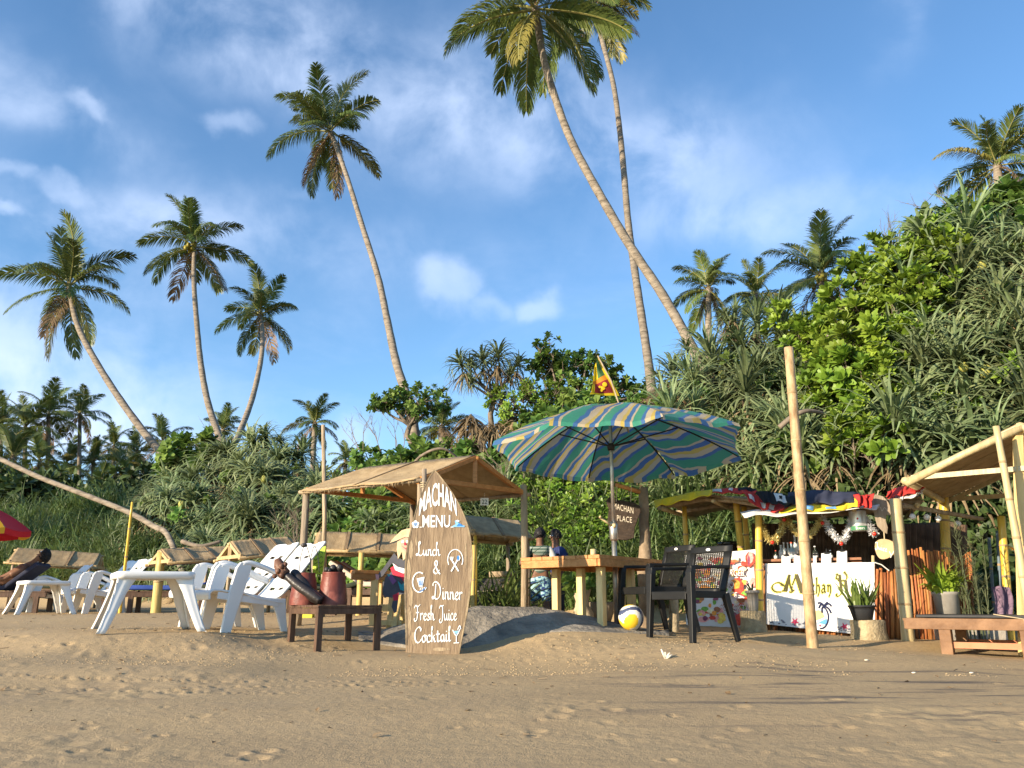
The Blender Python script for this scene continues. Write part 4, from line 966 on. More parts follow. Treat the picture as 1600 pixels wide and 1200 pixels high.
# ------------------------------------------------------------------ white plastic furniture
def blade(mb, pts, w, t, side):
    """bent plate: pts (x, z) along it, w widths in x, lying at y = side"""
    vs = []; fs = []
    for (x, z), ww in zip(pts, w):
        for dx, dy in ((-ww / 2, -t / 2), (ww / 2, -t / 2), (ww / 2, t / 2), (-ww / 2, t / 2)): vs.append((x + dx, side + dy, z))
    k = len(pts)
    for i in range(k - 1):
        for j in range(4): fs.append((i * 4 + j, i * 4 + (j + 1) % 4, i * 4 + 4 + (j + 1) % 4, i * 4 + 4 + j))
    fs += [(3, 2, 1, 0), tuple((k - 1) * 4 + j for j in range(4))]
    mb.add(vs, fs)
WP = MATS['white_plastic']
def make_lounge():
    root = thing('lounge_chair', 'x', 'lounge chair')
    prof = catmull([(-.16, 0, .285), (-.165, 0, .335), (-.12, 0, .365), (0, 0, .355), (.2, 0, .315), (.37, 0, .28), (.46, 0, .285), (.54, 0, .35), (.66, 0, .5), (.8, 0, .68), (.91, 0, .81), (.945, 0, .83)], 5)
    K = len(prof) - 1; mb = MB(); n = 14; vs = []; fs = []
    for i, p in enumerate(prof):
        t = i / K; w = .25 if t < .5 else (.25 + .035 * min(1, (t - .5) / .2) if t < .86 else .285 * math.sqrt(max(0.04, 1 - ((t - .86) / .145) ** 3)))
        for j in range(n + 1):
            s = j / n * 2 - 1; vs.append((p.x, w * s, p.z + .02 * s * s * (1 if t > .3 else .3)))
    slots = {int(K * f) for f in (.34, .42, .66, .74, .82)}
    for i in range(K):
        for j in range(n):
            if i in slots and j in (3, 4, 5, 8, 9, 10): continue
            a = i * (n + 1) + j; fs.append((a, a + 1, a + n + 2, a + n + 1))
    mb.add(vs, fs); mb.build('seat_shell', WP, root, True, solid=.016)
    for s in (-1, 1):
        a = MB(); blade(a, [(0, 0), (.03, .18), (.08, .42), (.115, .57), (.13, .62)], [.09, .11, .14, .14, .1], .04, .265 * s); a.build('front_leg', WP, root, bevel=.008)
        a = MB(); blade(a, [(.56, 0), (.52, .15), (.47, .3)], [.06, .09, .16], .035, .25 * s); a.build('rear_leg', WP, root, bevel=.008)
        a = MB(); a.tube(catmull([(.1, .265 * s, .6), (.18, .268 * s, .612), (.34, .285 * s, .565), (.48, .3 * s, .5), (.6, .29 * s, .46)], 4), [.022, .025, .025, .025, .025, .025, .025, .025, .025, .025, .025, .025, .025, .024, .023, .022, .02], 8); o = a.build('armrest', WP, root, True); 
        a = MB(); blade(a, [(.1, .36), (.26, .3), (.5, .26)], [.05, .05, .05], .03, .262 * s); a.bar((-.1, .26 * s, .325), (.48, .26 * s, .255), .022, .06); a.build('side_rail', WP, root, bevel=.006)
    return root
def make_ptable():
    root = thing('plastic_table', 'x', 'table'); h, a = .49, .31
    mb = MB(); rr = .07; pts = []
    for cx, cy, a0 in ((a - rr, a - rr, 0), (-a + rr, a - rr, 90), (-a + rr, -a + rr, 180), (a - rr, -a + rr, 270)):
        for k in range(6): t = R(a0 + 18 * k); pts.append((cx + rr * math.cos(t), cy + rr * math.sin(t)))
    n = len(pts)
    rings = [(1.0, h - .055), (1.015, h - .02), (1.0, h - .004), (.965, h), (.93, h - .003), (.9, h - .003)]
    vs = [(x * s, y * s, z) for s, z in rings for x, y in pts]; fs = [(i * n + j, i * n + (j + 1) % n, (i + 1) * n + (j + 1) % n, (i + 1) * n + j) for i in range(len(rings) - 1) for j in range(n)]
    fs.append(tuple((len(rings) - 1) * n + j for j in range(n))); mb.add(vs, fs); mb.build('tabletop', WP, root, True, solid=.012)
    for k in range(4):
        mb = MB(); ca = R(45 + 90 * k); d = Vector((math.cos(ca), math.sin(ca), 0)); vs = []; fs = []
        st = [(0.0, .0, .105, 0), (.02, .0, .1, .01), (.08, .012, .078, .02), (.16, .035, .06, .02), (.3, .09, .05, .02), (.44, .155, .042, .018), (h - .012, .18, .04, .016)]
        for dz, out, w, _ in st:
            c = d * (a * 1.36 - .02 + out); z = h - .012 - dz
            e1 = Vector((-d.x * .707 + d.y * .707, -d.y * .707 - d.x * .707, 0)); e2 = Vector((-d.x * .707 - d.y * .707, -d.y * .707 + d.x * .707, 0))
            for q in (c + e1 * w * 1.5, c + e1 * w * .6, c - d * .004, c + d * .012, c - d * .004 + e2 * .0, c + e2 * w * .6, c + e2 * w * 1.5): vs.append((q.x, q.y, z))
        m = 7
        for i in range(len(st) - 1):
            for j in range(m - 1): fs.append((i * m + j, i * m + j + 1, (i + 1) * m + j + 1, (i + 1) * m + j))
        mb.add(vs, fs); o = mb.build('leg', WP, root, True, solid=.012)
    return root
GT = 'white plastic low tables'; GLc = 'white plastic lounge chairs'
tb = make_ptable(); tag(tb, 'white plastic low table with splayed legs, nearest at left, in front of the lounge chairs', 'table', GT)
c = on(229, 7.25); tb.location = c; tb.rotation_euler = (R(.5), 0, R(-15 - 45))
t2 = copy_tree(tb); tag(t2, 'small white plastic table at the far left, below the low mat canopy', 'table', GT); t2.location = on(61, 12.0); t2.rotation_euler = (0, 0, R(-2 - 45)); t2.scale = (.94,) * 3
lc = make_lounge(); tag(lc, 'white plastic lounge chair nearest the dark brown table, seat facing left', 'lounge chair', GLc)
def seat_at(o, u, Y, rz):
    """front near foot of the chair at photo column u"""
    p = on(u, Y); q = Vector((.0, -.265, 0)); q.rotate(Euler((0, 0, rz))); o.location = p - q; o.location.z = gz(p.x, p.y); o.rotation_euler = (0, 0, rz)
seat_at(lc, 352, 7.45, R(40))
for (u, Y, rz, sc, lab) in ((315, 7.9, 40, 1.0, 'white plastic lounge chair behind the nearest one, to its left'), (132, 12.4, 45, 1.0, 'far white lounge chair, right one of the pair beyond the near table'),
                            (114, 12.85, 45, 1.0, 'far white lounge chair, left one of the pair, its back close to its neighbour'), (45, 13.3, 42, .92, 'white lounge chair half hidden behind the small far table')):
    o = copy_tree(lc); tag(o, lab, 'lounge chair', GLc); seat_at(o, u, Y, R(rz)); o.scale = (sc,) * 3

# ------------------------------------------------------------------ dark brown low table and what stands on it
def brown_table():
    n = on(493, 6.98); rz = R(38); h = P(493, 945.5, 6.98).z - n.z; S = .61
    r = thing('low_table', 'dark brown square wooden table standing in the sand before the lounge chairs', 'table', n, rz)
    for i in range(5):
        mb = MB(); w = S / 5; mb.box((S / 2, w * (i + .5), h - .012), (S, w - .006, .022)); mb.build('plank', MATS['dark_brown_wood'], r, bevel=.003)
    for (p, q) in (((.0, .0), (S, 0)), ((S, 0), (S, S)), ((S, S), (0, S)), ((0, S), (0, 0))):
        mb = MB(); a, b = Vector((p[0], p[1], h - .05)), Vector((q[0], q[1], h - .05)); d = (b - a).normalized() * .03; inn = Vector((-d.y, d.x, 0)).normalized() * .02
        mb.bar(a + d * .9 + inn, b - d * .9 + inn, .028, .05); mb.build('apron', MATS['dark_brown_wood'], r, bevel=.003)
    for (x, y) in ((.028, .028), (S - .028, .028), (S - .028, S - .028), (.028, S - .028)):
        mb = MB(); mb.box((x, y, (h - .024) / 2 - .03), (.05, .05, h - .024 + .06)); mb.build('leg', MATS['dark_brown_wood'], r, bevel=.003)
    top = n.z + h
    def onto(u, Y):
        p = P(u, 945, Y); return Vector((p.x, p.y, top))
    def pot(u, Y, lab, hh, rb, rt_):
        o = thing('clay_pot', lab, 'pot', onto(u, Y), 0, 'red clay pots on the low table')
        mb = MB(); mb.lathe([(rb, 0), (rb * 1.02, .03), (rb * .98, hh * .3), (rb * .86, hh * .7), (rt_, hh * .97), (rt_ * 1.03, hh), (rt_ * .94, hh), (rt_ * .9, hh * .9)], 24, cap=False); mb.build('body', MATS['clay_red'], o, True)
        return o
    p1 = pot(519, 7.42, 'reddish clay pot with an open mouth, right one of two on the dark table', .285, .128, .1)
    p2 = pot(474, 7.42, 'reddish clay pot behind the black carving, left one of two on the dark table', .28, .122, .088)
    mb = MB(); rr = random.Random(2)
    for k in range(14): mb.sphere((rr.uniform(-.06, .06), rr.uniform(-.05, .05), .28 + rr.uniform(0, .06)), rr.uniform(.018, .032), 7, 5)
    o = thing('dark_bundle', 'black crumpled bundle sticking out of the right clay pot', 'bundle', onto(519, 7.42)); mb.build('cloth', MATS['soot'], o, True)
    # black carving: two long limbs leaning up to a knobbly brown head
    b = onto(500, 7.22); o = thing('wood_carving', 'black carved wooden figure with knobbly brown head leaning against the clay pots', 'carving', b)
    hd = P(441, 893, 7.3) - b
    mb = MB(); mb.tube(catmull([(0, 0, .035), hd * .25 + Vector((0, .0, .02)), hd * .6 + Vector((.0, 0, .0)), hd * .93], 5), [.03 + .012 * math.sin(math.pi * min(1, i / 15)) for i in range(16)], 10); mb.build('limb', MATS['carved_dark'], o, True)
    h2 = P(458, 893, 7.38) - b
    mb = MB(); mb.tube(catmull([(.0, .07, .04), h2 * .35 + Vector((0, .03, -.01)), h2 * .7, h2], 5), [.042, .046, .05, .052, .052, .052, .05, .05, .048, .048, .046, .045, .045, .043, .04, .03], 10); mb.build('limb', MATS['carved_dark'], o, True)
    mb = MB(); mb.tube([hd * .9, hd * 1.0, hd * 1.12 + Vector((.01, 0, .02)), hd * 1.2 + Vector((.02, 0, .05))], [.05, .055, .05, .03], 9)
    for k in range(12): mb.sphere(hd * 1.02 + Vector((rr.uniform(-.05, .05), rr.uniform(-.06, .01), rr.uniform(-.07, .06))), rr.uniform(.014, .026), 7, 5)
    mb.build('head', MATS['carved_brown'], o, True)
    # wire hoops with a small black bulb, standing behind the pots
    q = onto(474, 7.5); o = thing('wire_hoops', 'thin black wire hoops with a small dark knob above the left clay pot', 'wire hoops', q); mb = MB()
    for (u0, u1, vt, vb) in ((467, 487, 851, 900), (484, 499, 853, 895)):
        a0, a1, at_ = P(u0, vb, 7.5) - q, P(u1, vb, 7.5) - q, P((u0 + u1) / 2, vt, 7.5) - q
        mb.tube(catmull([a0, a0.lerp(at_, .6) + (a0 - a1) * .15, at_, a1.lerp(at_, .6) + (a1 - a0) * .15, a1], 6), .004, 5)
    mb.tube([(0, 0, 0), P(474, 899, 7.5) - q], .006, 5)
    mb.build('wire', MATS['dark_metal'], o, True); mb = MB(); mb.sphere(P(475, 852, 7.5) - q, .028, 10, 7, (1.2, 1, .7)); mb.build('knob', MATS['carved_dark'], o, True)
brown_table()

# ------------------------------------------------------------------ bar table with the parasol through it
def bar_table():
    n = on(940, 8.2); zt = P(940, 866, 8.2).z; e1 = Vector((.616, .788, 0)); e2 = Vector((-.788, .616, 0)); LX, LY = 1.36, 1.0
    r = thing('bar_table', 'tall orange timber table on pale square posts behind the grey rock', 'table', n)
    org = Vector((0, 0, zt - n.z)); rot = Matrix((e1, e2, Vector((0, 0, 1)))).transposed()
    k = 7
    for i in range(k):
        w = LY / k; mb = MB(); c = org + e1 * LX / 2 + e2 * (w * (i + .5)) + Vector((0, 0, -.02)); mb.box(c, (LX, w - .006, .038), rot); mb.build('plank', MATS['orange_wood'], r, bevel=.004)
    for (c, d) in ((e2 * .0 + e1 * LX / 2 + e2 * .018, (LX - .02, .034, .075)), (e1 * LX / 2 + e2 * (LY - .018), (LX - .02, .034, .075)), (e1 * .018 + e2 * LY / 2, (.034, LY - .075, .075)), (e1 * (LX - .018) + e2 * LY / 2, (.034, LY - .075, .075))):
        mb = MB(); mb.box(org + c + Vector((0, 0, -.077)), d, rot); mb.build('apron', MATS['orange_wood'], r, bevel=.004)
    for (u, Y) in ((941, 8.42), (909, 8.75), (870, 8.98), (988, 8.98), (972, 9.3)):
        p = on(u, Y); p.z = min(p.z, P(u, 990, Y).z); q = Vector((p.x, p.y, zt - .115)); mb = MB(); a, b = p - n + Vector((0, 0, -.1)), q - n
        mb.box((a + b) / 2, (.074, .074, (b - a).length), rot); mb.build('leg', MATS['new_pine'], r, bevel=.004)
    mb = MB(); p = P(968, 940, 9.2); mb.box(p - n, (.12, .03, .05), rot); mb.build('bracket', MATS['new_pine'], r)
    cup = thing('bamboo_cup', 'small pale bamboo cup standing on the tall bar table', 'cup', Vector((P(927, 866, 8.95).x, 8.95, zt)))
    mb = MB(); mb.lathe([(.032, 0), (.033, .1), (.028, .1), (.027, .02)], 14); mb.build('body', MATS['bamboo_pale'], cup, True)
    return n, zt, e1, e2
BT = bar_table()

def stripe_mat(name, ramp, freq=1.0, trans=.3):
    m = D.materials.new(name); m.use_nodes = True; nt = m.node_tree; N = nt.nodes; L = nt.links; bs = N['Principled BSDF']
    uv = N.new('ShaderNodeUVMap'); sp = N.new('ShaderNodeSeparateXYZ'); L.new(uv.outputs[0], sp.inputs[0])
    tc = N.new('ShaderNodeTexCoord'); nz = N.new('ShaderNodeTexNoise'); nz.inputs['Scale'].default_value = 3.0; L.new(tc.outputs['Object'], nz.inputs['Vector'])
    a = N.new('ShaderNodeMath'); a.operation = 'MULTIPLY_ADD'; L.new(nz.outputs['Fac'], a.inputs[0]); a.inputs[1].default_value = .12; L.new(sp.outputs[0], a.inputs[2])
    f = N.new('ShaderNodeMath'); f.operation = 'FRACT'; s = N.new('ShaderNodeMath'); s.operation = 'MULTIPLY'; s.inputs[1].default_value = freq; L.new(a.outputs[0], s.inputs[0]); L.new(s.outputs[0], f.inputs[0])
    rp = N.new('ShaderNodeValToRGB'); rp.color_ramp.interpolation = 'CONSTANT'; L.new(f.outputs[0], rp.inputs[0])
    while len(rp.color_ramp.elements) > 1: rp.color_ramp.elements.remove(rp.color_ramp.elements[0])
    rp.color_ramp.elements[0].position = ramp[0][0]; rp.color_ramp.elements[0].color = ramp[0][1] + (1,)
    for pos, col in ramp[1:]: rp.color_ramp.elements.new(pos).color = col + (1,)
    L.new(rp.outputs[0], bs.inputs['Base Color']); bs.inputs['Roughness'].default_value = .32; bs.inputs['Specular IOR Level'].default_value = .5
    n2 = N.new('ShaderNodeTexNoise'); n2.inputs['Scale'].default_value = 14; L.new(tc.outputs['Object'], n2.inputs['Vector']); b = N.new('ShaderNodeBump'); b.inputs['Strength'].default_value = .35; b.inputs['Distance'].default_value = .02
    L.new(n2.outputs['Fac'], b.inputs['Height']); L.new(b.outputs[0], bs.inputs['Normal'])
    tr = N.new('ShaderNodeBsdfTranslucent'); L.new(rp.outputs[0], tr.inputs[0]); mx = N.new('ShaderNodeMixShader'); mx.inputs[0].default_value = trans
    L.new(bs.outputs[0], mx.inputs[1]); L.new(tr.outputs[0], mx.inputs[2]); L.new(mx.outputs[0], N['Material Output'].inputs[0])
    MATS[name] = m; return m
GRN, BLU, YEL, BEI = (.07, .33, .22), (.075, .18, .4), (.58, .45, .12), (.56, .48, .33)
stripe_mat('tarp_stripes', [(0, GRN), (.27, BEI), (.36, BLU), (.52, YEL), (.64, BEI), (.82, BLU), (.94, GRN)], 3.1, .48)
def parasol():
    Yc = 9.05; base = on(964, Yc); r = thing('parasol', 'large parasol of blue, green and yellow striped tarpaulin on a steel pole', 'parasol', base)
    ax = Vector((base.x, base.y, 0)); peak = P(962, 633, Yc).z - base.z; zr = P(962, 700, Yc).z - base.z - .12; Rr = 1.46
    mb = MB(); mb.tube([(0, 0, -.1), (0, 0, BT[1] - base.z + .35)], .03, 12); mb.build('lower_pole', MATS['steel'], r, True)
    mb = MB(); mb.tube([(0, 0, BT[1] - base.z + .3), (0, 0, peak - .02)], .021, 12); mb.build('pole', MATS['steel'], r, True)
    mb = MB(); z0 = P(964, 845, Yc).z - base.z; z1 = P(964, 815, Yc).z - base.z; mb.lathe([(.036, z0), (.048, z0 + .02), (.05, z1 - .04), (.034, z1)], 14); h = mb.build('crank_housing', MATS['steel'], r, True)
    mb = MB(); mb.bar((-.03, -.05, z1 - .05), (-.16, -.08, z1 + .04), .022, .022); mb.tube([(-.16, -.08, z1 + .04), (-.16, -.14, z1 + .04)], .014, 8); mb.sphere((0, -.055, z1 - .05), .026, 8, 6); mb.build('crank', MATS['bamboo_pale'], h, True)
    N_ = 8; off = R(9); rim = []
    for k in range(N_):
        a = off + 2 * math.pi * k / N_; z = zr + (.07, .0, .0, .05, .16, .17, .17, .21)[k]; rad = Rr * (1, 1, 1, 1, 1.0, 1, 1, .97)[k]
        rim.append(Vector((rad * math.cos(a) + .1, rad * math.sin(a), z)))
    hub = Vector((0, 0, peak))
    def rib(k, t):
        p = hub.lerp(rim[k], t); p.z += .075 * math.sin(math.pi * t) ** .8; return p
    for k in range(N_):
        k2 = (k + 1) % N_; n = 12; vs = []; fs = []; uvs = []
        mid = ((rim[k] + rim[k2]) / 2); ang = math.degrees(math.atan2(mid.y, mid.x)) % 360
        if 20 <= ang <= 165: d = Vector((.62, -.78)); 
        elif 165 < ang < 215: d = Vector((.75, -.65))
        elif ang > 325 or ang < 20: d = Vector((.85, -.5))
        else: d = Vector((.45, .9))
        per = Vector((-d.y, d.x)).normalized(); rr = random.Random(k)
        ph = [rr.uniform(0, 6) for _ in range(3)]
        for i in range(n + 1):
            t = i / n
            for j in range(n + 1):
                s = j / n; p = rib(k, t).lerp(rib(k2, t), s); sag = 4 * s * (1 - s)
                p.z -= .035 * sag * t; inn = 1 - .045 * sag * t; p.x *= inn; p.y *= inn
                p.z += .012 * t * math.sin(6 * s * 2 + ph[0] + 4 * t) + .008 * t * math.sin(17 * s + ph[1])
                if k == 6: p.z += .05 * sag * t * t
                if k == 7: p.z += .03 * sag * t * t
                vs.append(p); uvs.append((p.x * per.x + p.y * per.y + .02 * math.sin(5 * s + ph[2]), p.x * d.x + p.y * d.y))
        for i in range(n):
            for j in range(n): a = i * (n + 1) + j; fs.append((a, a + n + 1, a + n + 2, a + 1))
        mb = MB(); mb.add(vs, fs); me = mb.mesh('canopy_panel', MATS['tarp_stripes'], True); ul = me.uv_layers.new(name='UVMap')
        for li, lp in enumerate(me.loops): ul.data[li].uv = uvs[lp.vertex_index]
        link('canopy_panel', me, r)
        # hem hanging from the edge
        mb = MB()
        def hem(a, b):
            p = vs[n * (n + 1) + int(round(a * n))]; return p + Vector((p.x * .012 * b, p.y * .012 * b, -.045 * b + .012 * math.sin(9 * a + k) * b))
        vs2 = []; u2 = []
        for b in (0, 1):
            for j in range(n + 1): vs2.append(hem(j / n, b)); u2.append(uvs[n * (n + 1) + j])
        mb.add(vs2, [(j, j + 1, n + 2 + j, n + 1 + j) for j in range(n)]); me = mb.mesh('hem', MATS['tarp_stripes'], True); ul = me.uv_layers.new(name='UVMap')
        for li, lp in enumerate(me.loops): ul.data[li].uv = u2[lp.vertex_index]
        link('hem', me, r)
    slider = Vector((0, 0, P(964, 697, Yc).z - base.z))
    mb = MB(); mb.lathe([(.04, slider.z - .05), (.045, slider.z), (.03, slider.z + .03)], 12); mb.build('runner', MATS['dark_metal'], r, True)
    mb = MB(); mb.lathe([(.045, peak - .06), (.05, peak - .03), (.02, peak + .02)], 12); mb.build('hub', MATS['dark_metal'], r, True)
    for k in range(N_):
        mb = MB(); pts = [rib(k, t) - Vector((0, 0, .022)) for t in np.linspace(.02, .985, 9)]; mb.tube(pts, .0095, 5); mb.build('rib', MATS['dark_metal'], r)
        mb = MB(); q = rib(k, .52) - Vector((0, 0, .03)); mb.tube([slider + Vector((q.x * .03, q.y * .03, 0)), q], .0085, 5); mb.build('strut', MATS['dark_metal'], r)
    # flag on a thin stick tied to the top
    a, b = P(976, 634, 9.25), P(934, 556, 9.35); f = thing('flag', 'small yellow and maroon flag hanging limp on a thin stick above the parasol', 'flag', a)
    mb = MB(); mb.tube([Vector((0, 0, -.25)) + (a - b) * .12, (b - a) * .5, b - a], .01, 6); mb.build('stick', MATS['pole_wood'], f)
    def cloth(s, t):   # s along the stick from its tip, t away from it
        top = P(935 + 33 * s, 558 + 60 * s, 9.34); bot = P(929 - 7 * s, 572 + 44 * s, 9.3); p = top.lerp(bot, t); p.y += .035 * math.sin(9 * t + 3 * s) * t + .03 * math.sin(7 * s); p.z -= .05 * math.sin(math.pi * s) * t
        return p - a
    for (nm, s0, s1, t0, t1, mt) in (('border', 0, 1, 0, .16, 'flag_yellow'), ('stripe', .0, .42, .16, .62, 'flag_green'), ('stripe', .42, .56, .16, 1, 'flag_orange'), ('field', .56, .93, .16, .86, 'flag_maroon'), ('border', .93, 1, .16, 1, 'flag_yellow'), ('border', .56, .93, .86, 1, 'flag_yellow'), ('border', 0, .42, .62, 1, 'flag_yellow')):
        mb = MB(); mb.grid(lambda x, y: cloth(s0 + (s1 - s0) * x, t0 + (t1 - t0) * y), 8, 8); mb.build(nm, MATS[mt], f, True)
    mb = MB(); 
    for (s, t, q) in ((.68, .4, .03), (.76, .5, .028), (.82, .58, .02), (.7, .62, .016)):
        c = cloth(s, t); mb.sphere(c + Vector((0, -.004, 0)), q, 8, 5, (1, .12, 1))
    mb.build('emblem', MATS['flag_yellow'], f)
for nm, c in (('flag_yellow', (.78, .55, .02)), ('flag_green', (.07, .16, .06)), ('flag_orange', (.68, .24, .02)), ('flag_maroon', (.3, .03, .03))): M(nm, c, rough=.75, trans=.35)
parasol()

# ------------------------------------------------------------------ volleyball
def ball():
    p = on(987, 8.25); rr = .125; p.z = max(p.z, P(987, 1006, 8.25).z); o = thing('volleyball', 'yellow, blue and white volleyball lying by the rock beside the dark chairs', 'ball', p)
    mb = MB(); n, m = 56, 36; mb.sphere((0, 0, rr), rr, n, m)
    rot = Euler((R(38), R(-30), R(20))).to_matrix()
    for i, f in enumerate(mb.f):
        c = sum((Vector(mb.v[k]) for k in f), Vector()) / len(f) - Vector((0, 0, rr)); c = (rot @ c).normalized()
        w = c.z + .35 * math.sin(2.2 * math.atan2(c.y, c.x))
        mb.m[i] = 1 if abs(w) < .2 else (0 if w > .55 or w < -.6 else 2)
    mb.build('cover', [M('ball_yellow', (.75, .5, .03), rough=.4), M('ball_blue', (.06, .075, .14), rough=.4), M('ball_white', (.75, .72, .62), rough=.45)], o, True)
ball()

# ------------------------------------------------------------------ black woven plastic armchairs
def make_black_chair():
    r = thing('armchair', 'x', 'armchair'); BP = MATS['black_plastic']   # faces -y
    mb = MB(); mb.box((0, -.03, .425), (.47, .47, .03)); mb.build('seat', BP, r, bevel=.01)
    mb = MB(); mb.box((0, -.262, .4), (.44, .022, .07)); mb.build('apron', BP, r, bevel=.006)
    # backrest: frame with a lattice of narrow slats
    def bp(s, t): return Vector(((s - .5) * (.5 + .02 * t), .2 + .13 * t - .03 * (1 - (2 * s - 1) ** 2), .42 + .44 * t))
    def strip(s0, s1, t0, t1, nu, nv, th=.014):
        mb = MB(); mb.grid(lambda a, b: bp(s0 + (s1 - s0) * a, t0 + (t1 - t0) * b), nu, nv); return mb
    for (s0, s1, t0, t1) in ((0, .14, 0, .86), (.86, 1, 0, .86), (0, 1, .86, 1), (.14, .86, 0, .1)):
        strip(s0, s1, t0, t1, 6, 6).build('back_frame', BP, r, True, solid=.024)
    mb = MB()
    for k in range(26):
        t = .11 + .74 * k / 25; mb.grid(lambda a, b: bp(.13 + .74 * a, t + .016 * b), 6, 1)
    for k in range(15):
        s = .15 + .69 * k / 14; mb.grid(lambda a, b: bp(s + .014 * a, .1 + .76 * b) + Vector((0, .004, 0)), 1, 4)
    mb.build('woven_panel', BP, r, True, solid=.006)
    mb = MB(); c = bp(.5, .93) + Vector((0, -.014, 0)); mb.sphere(c, .03, 10, 6, (1, .12, .45)); mb.build('badge', MATS['white_paint'], r, True)
    for s in (-1, 1):
        mb = MB(); x = .255 * s
        pts = [(x + .02 * s, -.27, 0), (x + .012 * s, -.25, .3), (x, -.235, .6), (x, -.22, .645)]
        vs = []; fs = []
        for i, (p, w, d) in enumerate(zip(pts, (.045, .055, .07, .06), (.05, .055, .06, .05))):
            for dx, dy in ((-w / 2, -d / 2), (w / 2, -d / 2), (w / 2, d / 2), (-w / 2, d / 2)): vs.append((p[0] + dx, p[1] + dy, p[2]))
        for i in range(3):
            for j in range(4): fs.append((i * 4 + j, i * 4 + (j + 1) % 4, i * 4 + 4 + (j + 1) % 4, i * 4 + 4 + j))
        fs += [(3, 2, 1, 0), (12, 13, 14, 15)]; mb.add(vs, fs); mb.build('front_leg', BP, r, bevel=.006)
        mb = MB(); mb.bar((x - .01 * s, .2, .42), (x + .02 * s, .3, 0), .05, .07, (0, 1, 0), .035, .045); mb.build('rear_leg', BP, r, bevel=.006)
        mb = MB(); mb.bar((x, -.25, .645), (x - .005 * s, .26, .66), .06, .03); mb.build('armrest', BP, r, bevel=.008)
        mb = MB(); mb.bar((x - .012 * s, -.22, .41), (x - .012 * s, .2, .41), .03, .06); mb.build('side_rail', BP, r, bevel=.006)
    return r
bc = make_black_chair(); tag(bc, 'black woven plastic armchair nearest the food banner', 'armchair', 'black plastic armchairs')
def black_at(o, u, Y, rz):
    p = on(u, Y); q = Vector((.275, -.27, 0)); q.rotate(Euler((0, 0, rz))); o.location = p - q; o.location.z = gz(o.location.x, o.location.y); o.rotation_euler = (0, 0, rz)
black_at(bc, 1083, 7.28, R(-57))
b2 = copy_tree(bc); tag(b2, 'black woven plastic armchair drawn up to the bar table, behind the other one', 'armchair', 'black plastic armchairs'); black_at(b2, 1016, 8.1, R(-66))

# ------------------------------------------------------------------ bamboo
def bamboo(name, label, cat, a, b, r0, r1, mat, group=None, seg=.33, sink=.25, bow=0.0, n=10):
    """a bamboo cane from foot a to top b"""
    a, b = Vector(a), Vector(b); L = (b - a).length; d = (b - a) / L; o = thing(name, label, cat, a, 0, group)
    side = d.orthogonal().normalized(); pts = []; rad = []; k = max(2, int(L / seg)); mb = MB(); nd = MB()
    def pos(t): return d * (L * t) + side * (bow * math.sin(math.pi * t))
    pts.append(-d * sink); rad.append(r0)
    for i in range(k):
        for (f, s) in ((0.02, 1.0), (.5, .955), (.97, 1.0)):
            t = (i + f) / k; pts.append(pos(t)); rad.append((r0 + (r1 - r0) * t) * s)
        if i: p = pos(i / k); rr = (r0 + (r1 - r0) * i / k); nd.tube([p - d * .012, p - d * .004, p + d * .006, p + d * .014], [rr * .99, rr * 1.09, rr * 1.08, rr * .99], n, False)
    mb.tube(pts, rad, n); mb.build('cane', MATS[mat], o, True)
    if nd.v: nd.build('node', MATS['bamboo_node'], o, True)
    return o
bamboo('bamboo_pole', 'tall weathered bamboo pole standing alone in the sand before the bar', 'pole', on(1270, 7.8), P(1232, 541, 7.75), .054, .046, 'bamboo_weathered', seg=.42)
bamboo('bamboo_stick', 'thin yellow bamboo stick leaning at left behind the lounge chairs', 'stick', on(187, 12.2), P(207, 783, 12.0), .026, .018, 'bamboo_yellow', 'bamboo sticks')
